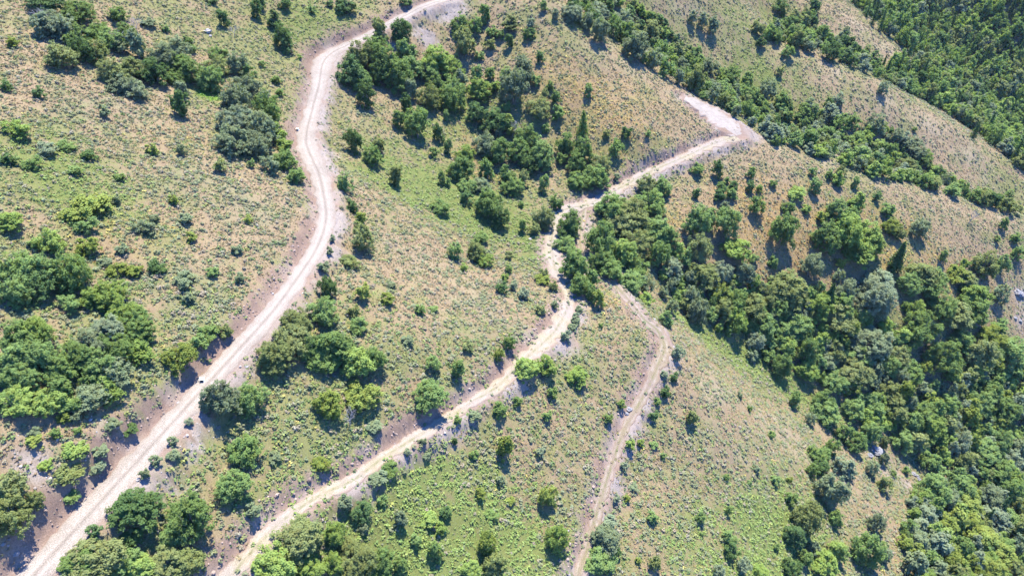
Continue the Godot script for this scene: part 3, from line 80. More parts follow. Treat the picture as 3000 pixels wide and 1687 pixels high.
	-1.2, 171.6, 2.8, 3, 1, 3, 4, 1, 0, -1, -1, -2.9, 158, 4, 4.2, 0, 3, 4, 0, 0, 356, -1, 0.3, 161.4, 3.2, 3.3, 3, 3, 4, 0, 0, 355, 357, 3.7, 157.7, 3.6, 3.8, 3, 3, 4, 0, 0, 356, -1, -2.4, 166.3, 2.8, 2.5, 2, 3, 4, 1, 0, -1, -1, 10.4, 171.8, 3.3, 3.5, 5, 3, 4, 0, 0, 360, -1,
	9.9, 168.7, 5.2, 2.3, 4, 3, 4, 0, 0, 359, 361, 13.2, 164.6, 3, 3.2, 5, 3, 4, 0, 0, 360, -1, 8.7, 150.8, 3.1, 3.2, 5, 3, 4, 1, 0, -1, -1, 13.1, 155.5, 2.7, 2.8, 3, 3, 5, 1, 0, -1, -1, 20.4, 200.5, 8.9, 10.4, 1, 1, 5, 0, 1, 365, -1, 19.5, 198, 7.7, 5.1, 0, 1, 5, 0, 1, 364, 366,
	19, 190.5, 8.1, 5.3, 1, 1, 5, 0, 1, 365, -1, 20.1, 173.3, 9.6, 11, 1, 1, 5, 0, 1, 368, 369, 21.8, 164.8, 7.4, 7.7, 1, 1, 5, 0, 1, 370, 369, 26, 169.1, 4.5, 7.1, 1, 2, 6, 0, 0, 368, 367, 25.1, 161.3, 4.3, 5.8, 1, 2, 6, 0, 0, 371, 368, 27.1, 158.6, 4.3, 6.9, 4, 2, 6, 0, 0, 370, -1,
	37, 215.3, 12.9, 9.6, 1, 1, 10, 0, 1, 374, 373, 45.4, 214.1, 14.1, 10.6, 5, 1, 5, 0, 1, 374, 372, 40.9, 209.3, 13.9, 9.1, 5, 1, 5, 0, 1, 373, 372, 54.2, 221.7, 13.2, 9.9, 1, 1, 10, 0, 1, 373, 378, 30.8, 190.8, 12.4, 14.1, 1, 0, 7, 0, 1, 379, 380, 45.2, 199.3, 13, 10.5, 5, 1, 10, 0, 1, 374, 383,
	54.8, 209.7, 11.7, 8.5, 1, 1, 10, 0, 1, 384, 373, 39.2, 190.9, 9.9, 10, 2, 1, 9, 0, 1, 382, 376, 30.1, 182.3, 9, 8.4, 1, 1, 7, 0, 1, 381, 376, 33, 178.8, 8.9, 6.1, 1, 1, 7, 0, 1, 380, 388, 44.7, 189.2, 8.8, 6.8, 1, 1, 9, 0, 1, 379, 377, 53.6, 197.2, 8.5, 10.2, 1, 1, 9, 0, 1, 386, 377,
	57.4, 206.4, 8.7, 9.7, 1, 1, 10, 0, 1, 378, 385, 61.3, 203.2, 6.4, 7.6, 2, 1, 9, 0, 0, 447, 384, 58.9, 195.3, 8.5, 7.4, 3, 1, 9, 0, 1, 383, 389, 46.8, 180.8, 5.6, 7, 3, 0, 9, 0, 0, 388, -1, 39.8, 176.3, 9.4, 6.2, 1, 1, 7, 0, 1, 381, 394, 58.2, 189.9, 4.3, 5.3, 3, 0, 9, 0, 0, 386, 484,
	56.1, 177.3, 4.6, 5.8, 3, 0, 9, 1, 0, -1, -1, 54.4, 184.9, 3.7, 4.6, 3, 0, 9, 1, 0, -1, -1, 49.9, 161.4, 5, 6, 1, 1, 9, 1, 0, -1, -1, 50.5, 144.4, 4.5, 5.6, 3, 0, 8, 1, 0, -1, -1, 45.3, 171.8, 5.7, 4.1, 2, 1, 9, 0, 0, 388, -1, -0.8, 132.5, 3.6, 4.5, 1, 0, 4, 1, 0, -1, -1,
	-3.3, 127.1, 3.1, 3.9, 4, 0, 4, 1, 0, -1, -1, -19.5, 115.9, 4.3, 4.6, 1, 0, 4, 0, 0, 574, -1, -13.5, 116.6, 3.8, 5.9, 1, 2, 4, 1, 0, -1, -1, -32.4, 111.1, 5.5, 6.5, 1, 1, 4, 0, 1, 400, -1, -35.8, 108.1, 7.9, 7.4, 2, 1, 4, 0, 1, 399, 316, -38.8, 112.5, 4.7, 5.6, 1, 1, 4, 0, 1, 316, 400,
	-11.5, 126.2, 3.1, 3.2, 5, 3, 4, 1, 0, -1, -1, 4, 124.6, 7, 5.3, 2, 1, 5, 0, 1, 404, -1, 9.4, 127.8, 6.3, 6.2, 2, 1, 6, 0, 1, 403, -1, 18.2, 128.8, 6.5, 4.3, 2, 1, 6, 1, 1, -1, -1, 26.7, 149.6, 1.8, 1.9, 1, 3, 6, 1, 0, -1, -1, 19.3, 151.6, 2.2, 1.6, 3, 3, 6, 0, 0, 408, 411,
	18.9, 148.9, 3.1, 2, 3, 3, 6, 0, 0, 409, 407, 18, 146.1, 3.5, 1.6, 3, 3, 6, 0, 0, 408, -1, 15.5, 140.8, 3.4, 3.1, 3, 3, 6, 1, 0, -1, -1, 20.4, 154.8, 2.7, 1.6, 3, 3, 5, 0, 0, 407, -1, 44.7, 136.5, 2.6, 2.4, 3, 3, 7, 0, 0, 413, -1, 48.1, 136.8, 2.6, 2.7, 0, 3, 8, 0, 0, 412, -1,
	-26.3, 120.7, 3.6, 1.7, 3, 3, 4, 1, 0, -1, -1, -32.8, 140.9, 3.2, 1.5, 3, 3, 4, 1, 0, -1, -1, -21.4, 136.9, 3.2, 1.4, 1, 3, 4, 0, 0, 417, -1, -24.4, 133.5, 3.1, 2.8, 1, 3, 4, 0, 0, 416, -1, 70.3, 213.6, 10.7, 12.8, 1, 1, 10, 0, 1, 419, 446, 75.9, 217.3, 6.5, 9.2, 1, 2, 10, 0, 0, 418, 420,
	82.8, 215.9, 10.3, 12.8, 1, 0, 10, 0, 1, 445, 419, 83.6, 225.6, 4.9, 6.3, 3, 2, 10, 1, 0, -1, -1, 98.4, 229.5, 7.1, 7.9, 1, 0, 10, 1, 0, -1, -1, 107.7, 220.5, 12, 13.5, 1, 0, 10, 1, 1, -1, -1, 112.7, 233, 6.3, 6.2, 1, 1, 10, 1, 0, -1, -1, 83.3, 232.4, 4.9, 5, 0, 2, 10, 0, 0, 233, 426,
	89.2, 234.3, 5, 5, 1, 2, 10, 0, 0, 232, 233, 73.9, 231.8, 3.7, 4.6, 0, 2, 10, 1, 0, -1, -1, 118.5, 241.7, 7.9, 3.6, 2, 3, 10, 0, 1, 234, 429, 122, 235.8, 4.2, 3.9, 2, 3, 10, 0, 0, 428, -1, 128.5, 234.4, 4.9, 5.1, 4, 3, 10, 1, 0, -1, -1, 136.2, 237.7, 8.4, 10.1, 1, 1, 10, 0, 1, 433, 435,
	148.7, 247.1, 8, 8.4, 2, 1, 10, 1, 0, -1, -1, 141.9, 236.7, 8.5, 8.8, 1, 1, 10, 0, 1, 431, 436, 127.4, 222.7, 11.4, 13.5, 1, 1, 10, 0, 1, 435, 452, 136.4, 226.4, 14.1, 15, 2, 1, 5, 0, 1, 437, 436, 146.1, 228.8, 14.2, 12.3, 2, 1, 5, 0, 1, 437, 438, 142.9, 223.8, 14.7, 9.7, 2, 1, 5, 0, 1, 436, 435,
	151, 227.9, 9.7, 8.4, 2, 1, 10, 0, 1, 436, 437, 160.5, 254.2, 4.5, 4.5, 0, 3, 10, 1, 0, -1, -1, 164.2, 248.1, 6.4, 5.8, 1, 3, 10, 0, 0, 441, -1, 162.9, 240.1, 8.6, 6.7, 4, 1, 10, 0, 1, 442, 440, 166.4, 237.9, 6, 7.2, 5, 1, 10, 0, 0, 441, -1, 177.1, 241.9, 8.9, 8.9, 3, 0, 10, 1, 1, -1, -1,
	159.9, 222.9, 7.3, 15, 0, 4, 9, 0, 1, 467, 465, 86, 209.2, 11.9, 7.8, 2, 0, 9, 0, 1, 420, 483, 70.4, 204.5, 10, 11.3, 5, 0, 9, 0, 1, 481, 447, 64.9, 201.1, 6.4, 7.6, 1, 1, 9, 0, 0, 385, 446, 102.8, 210.3, 4.6, 4.8, 1, 3, 9, 0, 0, 473, -1, 94.5, 210.4, 3.4, 3.1, 1, 3, 9, 0, 0, 445, -1,
	118.8, 211.1, 9.4, 10.8, 3, 0, 9, 1, 1, -1, -1, 131.9, 212.5, 4.7, 5.9, 3, 0, 9, 0, 0, 472, 452, 133.9, 218.4, 4.8, 4.3, 4, 3, 9, 0, 0, 435, 434, 187.2, 233.6, 4, 6.4, 1, 2, 9, 0, 0, 456, -1, 198.7, 234.7, 4.5, 4.7, 2, 3, 9, 0, 0, 507, 456, 193.2, 231.6, 5.1, 3.8, 4, 3, 9, 0, 0, 456, 507,
	193.2, 228.9, 10.8, 4.9, 4, 3, 9, 0, 1, 507, 455, 209.1, 235.2, 11.7, 14, 5, 1, 9, 1, 1, -1, -1, 220.6, 240, 7.7, 9.2, 1, 1, 9, 1, 0, -1, -1, 232.2, 248.5, 7.1, 6.9, 1, 1, 9, 1, 0, -1, -1, 234.1, 256.4, 5.4, 4.1, 1, 3, 10, 1, 0, -1, -1, 223.1, 252.8, 3.4, 3.5, 1, 3, 10, 1, 0, -1, -1,
	228.8, 259.9, 4.3, 6.7, 1, 2, 10, 1, 0, -1, -1, 149.1, 212.6, 15.2, 10, 3, 1, 5, 0, 1, 464, 437, 145.6, 205.7, 15.1, 15, 3, 1, 5, 0, 2, 463, 498, 171, 221.8, 13, 9.6, 5, 1, 9, 0, 1, 466, 467, 174.9, 219.5, 15.6, 10.3, 1, 1, 5, 0, 1, 465, 502, 164.7, 216.1, 9.6, 9.1, 1, 1, 9, 0, 1, 465, 466,
	124.2, 200.8, 6.9, 15, 0, 4, 9, 0, 1, 471, 469, 120.5, 198.2, 11, 11.1, 2, 1, 9, 0, 1, 471, 468, 130.2, 200.7, 11.1, 11.2, 1, 1, 9, 0, 1, 471, 472, 126.9, 197.4, 15.8, 10.5, 5, 1, 5, 0, 2, 470, 468, 133.1, 205.4, 9.9, 11.7, 3, 1, 9, 0, 1, 470, 471, 106.5, 202.9, 15.1, 10, 5, 1, 5, 0, 1, 475, 474,
	99, 197.8, 9.6, 9.8, 5, 1, 9, 0, 1, 476, 473, 108.6, 199.1, 12.1, 10.4, 5, 1, 9, 0, 1, 473, 489, 101.3, 195.4, 9.6, 7.4, 1, 1, 9, 0, 1, 474, 473, 90.5, 192.1, 13, 9.4, 5, 1, 9, 0, 1, 488, 478, 84.2, 193.2, 7.6, 8.2, 1, 1, 9, 0, 1, 477, 479, 78.6, 193.1, 8.1, 8.6, 4, 1, 9, 0, 1, 480, 478,
	78.4, 187.4, 8.7, 9.1, 5, 1, 9, 0, 1, 487, 479, 71.4, 196.1, 11.6, 8.3, 5, 1, 9, 0, 1, 446, 479, 78.8, 200.3, 8.2, 8.6, 3, 1, 9, 0, 1, 481, 479, 88.8, 202.2, 8.3, 9.5, 3, 1, 9, 0, 1, 445, 477, 64.8, 187.3, 7, 8.7, 3, 0, 9, 0, 1, 485, 389, 67, 181.9, 8.5, 10.7, 3, 0, 9, 0, 1, 484, -1,
	74.5, 188.8, 4, 6.4, 0, 2, 9, 0, 0, 480, 479, 83.8, 184.7, 8.8, 11, 2, 0, 9, 0, 1, 480, 477, 94.9, 187.2, 10, 9.5, 1, 1, 9, 0, 1, 477, 490, 108.9, 191.2, 13.2, 9.6, 1, 1, 9, 0, 1, 475, 476, 91.1, 181.8, 7.2, 6.5, 3, 0, 9, 0, 1, 488, 521, 104.4, 184.2, 7.9, 7.1, 2, 0, 9, 0, 1, 489, 492,
	112.7, 182.5, 7.7, 12.3, 1, 2, 9, 0, 1, 519, 489, 121.1, 189.4, 5.4, 7.1, 2, 2, 9, 0, 0, 471, 520, 101.2, 175.7, 8.3, 10.4, 1, 0, 9, 0, 1, 521, 491, 89.4, 176.9, 4.4, 4, 3, 3, 9, 0, 0, 490, -1, 141, 191.8, 17.5, 11.6, 3, 1, 5, 0, 2, 497, 517, 137.1, 187.8, 12.2, 8.1, 1, 1, 9, 0, 1, 496, 517,
	140.5, 200.4, 4.9, 7.9, 1, 2, 9, 0, 0, 464, 496, 154.3, 200.9, 4.8, 5, 1, 3, 9, 0, 0, 464, 509, 166.9, 200.6, 14.6, 15, 1, 1, 5, 0, 1, 501, 510, 166.1, 207.4, 9.6, 9.1, 2, 1, 9, 0, 1, 500, 467, 178.2, 211.5, 13, 11.2, 1, 1, 9, 0, 1, 466, 503, 186.3, 210.5, 14.4, 10.7, 5, 1, 5, 0, 1, 502, 511,
	198.6, 222.1, 13.4, 9.9, 2, 1, 5, 0, 1, 507, 505, 196.9, 214.6, 13.3, 11.5, 1, 1, 9, 0, 1, 504, 508, 215.7, 226.6, 7.8, 9.8, 3, 0, 9, 1, 0, -1, -1, 196.5, 228.1, 10.1, 6.7, 5, 1, 9, 0, 1, 456, 504, 205.7, 209.7, 13.3, 8.8, 4, 1, 9, 0, 1, 513, 505, 158.8, 197.1, 6.8, 8.4, 2, 2, 9, 0, 0, 500, 514,
	175, 192.7, 15.4, 15, 1, 1, 5, 0, 2, 500, 706, 188.2, 203.3, 11.1, 7.7, 1, 1, 9, 0, 1, 503, 512, 195, 199.4, 13.1, 15, 5, 1, 9, 0, 1, 511, -1, 211.6, 202.6, 16.7, 14.4, 1, 1, 5, 0, 1, 508, 522, 155.3, 190.5, 9.3, 8.9, 5, 1, 9, 0, 1, 516, 515, 149.8, 186.4, 8.2, 9.2, 1, 0, 9, 0, 1, 496, 514,
	159.6, 186.9, 11.2, 8.7, 1, 1, 9, 0, 1, 514, 704, 133.5, 181.4, 14.6, 9.7, 5, 1, 5, 0, 2, 497, 496, 123.5, 177.1, 10.1, 7.8, 1, 1, 9, 0, 1, 520, 517, 112.8, 177.9, 8.9, 7.6, 2, 1, 9, 0, 1, 492, -1, 122.3, 183.4, 7.8, 5.2, 3, 1, 9, 0, 1, 518, 493, 96.6, 179.3, 6.1, 4.6, 1, 3, 9, 0, 0, 494, 490,
	212.4, 215, 7.7, 6.1, 1, 3, 9, 0, 0, 508, 513, -86.6, 78.1, 6.8, 5, 2, 1, 0, 0, 1, 524, 301, -83.4, 79.6, 5.8, 4.6, 2, 1, 0, 0, 1, 523, 570, -78.2, 83.6, 6.6, 4.4, 3, 1, 0, 0, 1, 295, 302, -82.1, 63.5, 5.8, 5.8, 5, 1, 0, 0, 1, 528, 527, -80.9, 59.7, 6.5, 6.5, 5, 1, 1, 0, 2, 526, 528,
	-79.7, 63.6, 3.3, 3.7, 5, 1, 0, 0, 1, 526, 527, -65.9, 65.8, 9.3, 6.4, 0, 0, 2, 0, 2, 543, 544, -77, 67.3, 3.3, 1.5, 1, 3, 1, 0, 1, 531, 528, -77.5, 70, 5.1, 2.3, 5, 3, 0, 0, 1, 530, 532, -77.5, 73.7, 4.4, 2, 2, 3, 0, 0, 1, 536, 535, -72.6, 81.2, 3.3, 1.5, 0, 3, 1, 0, 0, 534, -1,
	-74.5, 80.2, 3, 1.4, 3, 3, 0, 0, 0, 533, 525, -75.1, 75.2, 3.2, 1.4, 3, 3, 0, 0, 0, 536, 532, -75.2, 73.1, 3.4, 1.5, 3, 3, 1, 0, 1, 532, 535, -58.2, 66.4, 7.9, 8.6, 1, 1, 4, 0, 2, 538, 549, -60, 64.7, 5.5, 3.6, 1, 1, 4, 0, 1, 537, 548, -53.2, 75, 7.2, 5.8, 1, 0, 4, 0, 2, 569, 540,
	-53.4, 82.5, 7, 5.7, 1, 0, 4, 0, 1, 568, 539, -59, 90.1, 8.1, 8.1, 3, 1, 2, 0, 2, 542, -1, -54.5, 93.3, 7.2, 6.7, 1, 1, 4, 0, 2, 541, -1, -66, 62.4, 3.8, 2.2, 0, 3, 4, 0, 1, 529, 544, -68.7, 56.7, 9.3, 6.1, 5, 1, 2, 0, 2, 545, 546, -70.7, 55.3, 5.6, 3.7, 1, 1, 2, 0, 1, 544, 546,
	-66.4, 58, 5.7, 3.8, 1, 1, 4, 0, 1, 544, 547, -63.8, 58.1, 5.3, 3.5, 2, 1, 4, 0, 1, 546, 548, -60.3, 59.1, 6, 4, 5, 1, 4, 0, 2, 547, 549, -56.7, 60.3, 5.2, 4.5, 5, 1, 4, 0, 1, 548, 537, -41.4, 68.9, 9, 5.9, 5, 1, 5, 0, 2, 551, 552, -39.8, 71.6, 4.6, 3, 1, 1, 5, 0, 1, 550, 555,
	-44.1, 62.5, 9.4, 6.2, 2, 1, 5, 0, 2, 550, 553, -38.8, 64.3, 5.9, 3.9, 2, 1, 6, 0, 1, 550, 552, -34.7, 66.7, 4.5, 5.4, 2, 1, 6, 0, 1, 599, 553, -35.6, 72, 4.6, 5.6, 2, 1, 6, 0, 1, 599, 550, -70.2, 61.1, 2.7, 2.5, 0, 3, 2, 0, 0, 544, 529, -65.9, 75.6, 2.4, 2.2, 3, 3, 2, 0, 0, 558, 560,
	-66.9, 72.6, 2.1, 2.2, 3, 3, 2, 0, 0, 529, 557, -64.6, 80.2, 2.2, 2, 3, 3, 2, 0, 0, 560, -1, -63.8, 77.6, 2.5, 1.7, 3, 3, 4, 0, 0, 559, 557, -40, 97.1, 6.4, 6.2, 4, 1, 4, 0, 1, 573, -1, -40.1, 85.4, 4, 1.8, 4, 3, 4, 1, 1, -1, -1, -78.5, 77.1, 1.8, 1.2, 1, 3, 0, 0, 0, 566, 532,
	-80.7, 75.3, 2.1, 2.2, 1, 3, 0, 0, 0, 532, 570, -80.5, 70, 2.8, 1.3, 2, 3, 0, 0, 0, 531, 572, -79.4, 79.4, 2.1, 1.9, 3, 3, 0, 0, 0, 570, 524, -63.3, 85, 1.7, 1.6, 3, 3, 2, 1, 0, -1, -1, -48.6, 83.6, 3.3, 1.5, 3, 3, 4, 0, 0, 540, -1, -49.8, 72, 3.1, 2.8, 3, 3, 4, 0, 0, 539, -1,
	-80.9, 78.3, 2.4, 1.7, 4, 3, 0, 0, 0, 524, 566, -83.7, 74.7, 2.3, 1, 3, 3, 0, 0, 0, 572, 523, -83.2, 73.1, 2.8, 1.3, 4, 3, 0, 0, 0, 571, 564, -34.7, 101.9, 8.4, 5.5, 4, 1, 4, 0, 1, 400, 561, -19.9, 107.7, 9.3, 6.1, 1, 0, 5, 0, 2, 591, 397, 10.7, 121.4, 3.1, 3.3, 1, 3, 6, 1, 0, -1, -1,
	1.4, 115.8, 2.7, 2.8, 1, 3, 6, 1, 0, -1, -1, -1.7, 101.6, 4.5, 7.2, 4, 2, 6, 1, 0, -1, -1, -2.6, 95, 2.5, 2.6, 3, 3, 6, 0, 0, 615, -1, 8.7, 93.9, 5, 6.3, 4, 0, 6, 1, 1, -1, -1, 10.6, 84.4, 6.3, 7.8, 2, 0, 6, 1, 1, -1, -1, -7.3, 89.7, 3.1, 3.2, 4, 3, 6, 0, 0, 617, -1,
	-3.3, 111.2, 4.1, 3.7, 1, 3, 6, 1, 0, -1, -1, 9.1, 114.6, 3.1, 3.2, 1, 3, 6, 1, 0, -1, -1, 40, 123.9, 3.3, 3.5, 0, 3, 8, 1, 0, -1, -1, 30.9, 125.3, 2.9, 3, 1, 3, 7, 1, 0, -1, -1, 32.1, 113.8, 2.8, 2.9, 2, 3, 7, 0, 0, 626, -1, -13.6, 99.9, 1.6, 2.6, 0, 2, 6, 1, 0, -1, -1,
	-20.5, 96.9, 2, 1.8, 3, 3, 5, 0, 0, 590, -1, -23.6, 93.3, 2, 1.8, 3, 3, 5, 1, 0, -1, -1, -19.8, 94.9, 2.7, 1.2, 3, 3, 6, 0, 0, 588, -1, -13.2, 104.7, 2.1, 2.2, 1, 3, 5, 0, 0, 574, -1, -27.9, 81.7, 2.5, 2.6, 1, 3, 6, 1, 0, -1, -1, -31.3, 77.7, 4.6, 4.2, 0, 0, 6, 0, 1, 623, 620,
	-23.9, 79.1, 3, 4.7, 3, 2, 6, 0, 0, 597, -1, -14.7, 83.7, 2.9, 3.1, 0, 3, 6, 0, 0, 619, 598, -26.8, 88.4, 4.2, 1.9, 1, 3, 5, 0, 1, 622, 621, -20.7, 76.3, 2.8, 3, 1, 3, 6, 0, 0, 594, 603, -18.8, 81.5, 4.5, 2, 2, 3, 6, 0, 1, 619, 595, -31.4, 69, 8.8, 5.8, 5, 1, 6, 0, 2, 601, 554,
	-26.6, 69.7, 5.4, 6.4, 1, 1, 6, 0, 1, 601, 599, -27.8, 68, 5, 3.3, 2, 1, 6, 0, 1, 599, 600, -23.1, 70.1, 3.5, 5, 1, 2, 6, 0, 0, 600, 601, -16.2, 74.5, 3.6, 5.8, 1, 2, 6, 0, 0, 597, -1, -5.5, 78.8, 4.4, 7.1, 4, 2, 6, 0, 1, 605, -1, -4, 75, 5.5, 6.5, 5, 1, 6, 0, 1, 604, 606,
	-8.8, 73.3, 4.4, 3.8, 2, 1, 6, 0, 1, 605, -1, 23, 87.3, 7.6, 6.5, 3, 1, 7, 0, 1, 609, 608, 21.4, 82.6, 7.8, 5.1, 1, 1, 7, 0, 1, 607, 609, 25.1, 85.4, 3.4, 4.1, 0, 1, 8, 0, 0, 607, 608, 35.2, 84.3, 3.3, 4.1, 5, 0, 8, 0, 0, 611, -1, 31, 84.7, 1.8, 1.9, 4, 3, 8, 0, 0, 610, -1,
	26.3, 119.7, 3.2, 2.9, 1, 3, 6, 1, 0, -1, -1, -30.9, 96.9, 3.9, 1.8, 3, 3, 4, 0, 0, 573, -1, -9.4, 107.1, 3.2, 2, 3, 3, 5, 1, 0, -1, -1, -0.6, 91.2, 2.8, 1.3, 4, 3, 6, 0, 0, 578, -1, 7.1, 104.7, 2.6, 2.4, 3, 3, 6, 1, 0, -1, -1, -4.8, 86.5, 3.7, 1.7, 1, 3, 6, 0, 0, 581, -1,
	-9.1, 98.8, 2.5, 2.2, 1, 3, 6, 1, 0, -1, -1, -15.9, 80.3, 2.9, 2.6, 2, 3, 6, 0, 0, 598, 595, -34.4, 78.6, 3.3, 3.5, 3, 3, 6, 0, 0, 593, -1, -29.8, 85, 3.5, 1.6, 3, 3, 5, 0, 0, 622, 596, -28.6, 86.2, 3.8, 1.7, 3, 3, 5, 0, 0, 621, 596, -30.8, 75.2, 2.4, 2.5, 3, 3, 6, 0, 0, 593, 599,
	44.6, 131.9, 3.4, 3.6, 0, 3, 8, 0, 0, 625, -1, 41.9, 128.7, 2.5, 2.7, 1, 3, 8, 0, 0, 624, -1, 35.5, 115.7, 2.4, 2.2, 2, 3, 8, 0, 0, 586, 627, 39.5, 116.6, 2.8, 1.4, 1, 3, 8, 0, 0, 628, 626, 42.1, 114.2, 2, 2.1, 1, 3, 8, 0, 0, 627, -1, 30, 107.8, 2.7, 2.9, 3, 3, 7, 1, 0, -1, -1,
	31.9, 103.4, 2.7, 1.2, 3, 3, 8, 0, 0, 632, -1, 26.8, 98.6, 2.3, 2.4, 3, 3, 8, 0, 0, 632, -1, 29.9, 99.9, 1.9, 2, 4, 3, 8, 0, 0, 631, 630, 36.2, 95.8, 3, 3.2, 1, 3, 8, 1, 0, -1, -1, 24.4, 93.2, 4, 1.8, 3, 3, 7, 0, 0, 607, -1, 52.2, 125.9, 3.6, 5.7, 5, 2, 8, 1, 0, -1, -1,
	77, 143.2, 1.9, 2, 1, 3, 8, 1, 0, -1, -1, 84, 137.5, 2.6, 2.7, 1, 3, 8, 1, 0, -1, -1, 74.1, 146.3, 2.4, 2.5, 3, 3, 8, 1, 0, -1, -1, 103.9, 163.6, 4.5, 7.2, 1, 2, 9, 1, 0, -1, -1, 108.5, 158.2, 4.3, 5.3, 3, 0, 9, 1, 0, -1, -1, 116.9, 168, 8.8, 9.4, 1, 1, 9, 0, 1, 642, -1,
	117, 163.5, 11, 7.3, 1, 1, 9, 0, 1, 641, 643, 122.1, 156.2, 6.9, 8.2, 1, 1, 9, 0, 0, 644, 642, 126.3, 153.5, 7.4, 8.9, 1, 1, 9, 0, 1, 643, -1, 113.2, 147.1, 5.7, 7.2, 1, 0, 8, 1, 0, -1, -1, 103.5, 139.1, 7.9, 6.8, 1, 1, 8, 0, 1, 647, -1, 101.8, 133.6, 6.2, 6.3, 0, 1, 8, 0, 0, 646, 648,
	97.9, 131, 4.6, 5.5, 1, 1, 8, 0, 0, 647, 661, 112.2, 139.1, 5.9, 7, 3, 1, 8, 0, 0, 650, -1, 115.7, 138.8, 6.5, 7.8, 3, 1, 8, 0, 0, 649, -1, 130.6, 168.4, 8.9, 7.7, 1, 1, 9, 0, 1, 712, 652, 139.6, 169.1, 7.8, 5.7, 2, 1, 9, 0, 1, 712, 651, 135.8, 160.9, 7.6, 8.5, 1, 1, 9, 0, 1, 654, 651,
	142.4, 160.3, 3.5, 5.6, 5, 2, 9, 0, 0, 653, -1, 139.3, 152.7, 4, 6.4, 3, 2, 9, 0, 0, 660, -1, 129.2, 144.8, 5.3, 6.6, 3, 0, 8, 0, 0, 657, -1, 132.7, 140, 6.1, 7.3, 5, 1, 8, 0, 0, 656, -1, 151.9, 163.4, 9.6, 7.3, 1, 1, 9, 0, 1, 711, -1, 150.5, 153.5, 2.8, 2.9, 1, 3, 9, 1, 0, -1, -1,
	142.2, 148.8, 2.7, 2.9, 1, 3, 9, 0, 0, 655, -1, 102.1, 123.6, 10, 12.5, 3, 0, 8, 0, 1, 662, 648, 101.6, 116.2, 4.6, 5.8, 1, 0, 8, 0, 0, 661, -1, 87.2, 109.4, 9.3, 11.6, 5, 0, 8, 0, 1, 696, 665, 84.6, 116.7, 4, 4.2, 1, 3, 8, 0, 0, 663, -1, 82, 104.8, 6.3, 7.6, 0, 1, 8, 0, 1, 663, 698,
	119.5, 120.5, 6.3, 7.9, 3, 0, 8, 1, 1, -1, -1, 109, 107.3, 10.5, 12.6, 1, 0, 8, 1, 1, -1, -1, 117.6, 110.3, 5.4, 6.5, 3, 1, 8, 1, 0, -1, -1, 155.7, 144.3, 12.2, 12.6, 1, 1, 9, 0, 1, 670, 673, 163.1, 142.7, 9.3, 9.1, 3, 1, 9, 0, 1, 669, 674, 172.3, 150.4, 10.2, 9.8, 1, 1, 9, 0, 1, 672, 725,
	172.7, 144.1, 11.8, 7.8, 4, 1, 9, 0, 1, 671, 674, 155.7, 132.8, 10.7, 7, 4, 1, 9, 0, 1, 699, 669, 168.8, 135.3, 12, 7.9, 4, 1, 9, 0, 1, 676, 672, 150, 119.6, 12.3, 8.1, 4, 1, 9, 0, 1, 679, -1, 171.6, 130.6, 13.6, 9, 4, 1, 5, 0, 1, 674, 677, 175.1, 125.5, 13.5, 8.9, 4, 1, 5, 0, 1, 676, 678,
	166.9, 117.5, 12.1, 8, 4, 1, 9, 0, 2, 677, -1, 153.2, 114.8, 7.9, 5.2, 2, 1, 9, 0, 1, 675, -1, 60.2, 104.9, 2.1, 3.4, 1, 2, 8, 1, 0, -1, -1, 50.6, 99.7, 2.8, 3.4, 1, 0, 8, 0, 0, 682, -1, 50.4, 96, 1.6, 1.6, 1, 3, 8, 0, 0, 681, -1, 59, 97.1, 4.2, 5, 1, 1, 8, 0, 0, 684, -1,
	58.6, 93, 4.5, 5.5, 0, 1, 8, 0, 0, 685, 683, 61.6, 90.3, 4.3, 5.4, 3, 0, 8, 0, 0, 684, 687, 53.4, 86.9, 3.4, 4.3, 3, 0, 8, 1, 0, -1, -1, 67.3, 91.2, 5.4, 3.6, 2, 1, 8, 0, 1, 685, -1, 75.2, 100.2, 2.1, 2.2, 1, 3, 8, 1, 0, -1, -1, 80.1, 120.6, 3.1, 2.8, 1, 3, 8, 1, 0, -1, -1,
	73.3, 120.5, 2.2, 2.3, 3, 3, 8, 1, 0, -1, -1, 61.9, 114.5, 2.1, 2.2, 1, 3, 8, 1, 0, -1, -1, 69.7, 115.6, 1.7, 1.8, 1, 3, 8, 1, 0, -1, -1, 86.6, 123.7, 2.3, 2.4, 4, 3, 8, 1, 0, -1, -1, 77.9, 94.8, 5.7, 6.8, 0, 1, 8, 1, 1, -1, -1, 91.2, 99.5, 8.6, 5.7, 2, 0, 8, 0, 1, 696, 698,
	88.9, 104.1, 4.6, 5, 3, 1, 8, 0, 0, 695, 663, 98, 105.6, 6.1, 7.3, 2, 1, 8, 1, 1, -1, -1, 84.5, 99.9, 4.9, 5.9, 1, 1, 8, 0, 0, 665, 695, 148.2, 134.2, 11.1, 7.4, 3, 1, 9, 0, 1, 673, -1, 134.7, 123.3, 6.3, 7.4, 1, 1, 8, 0, 0, 702, -1, 129.9, 117.9, 5.7, 5.9, 4, 1, 8, 0, 0, 702, -1,
	136.6, 120.2, 9.4, 7, 3, 1, 9, 0, 1, 700, 701, 193.1, 183.7, 12.8, 11.1, 1, 1, 9, 0, 1, 720, 710, 162.6, 175.4, 13.6, 9, 1, 1, 5, 0, 1, 705, 516, 165.9, 170, 12.3, 10.6, 2, 1, 9, 0, 1, 704, -1, 175.9, 179.9, 11.3, 8.8, 1, 1, 9, 0, 1, 721, 510, 179.7, 167.8, 9.3, 11.2, 3, 1, 9, 0, 1, 721, -1,
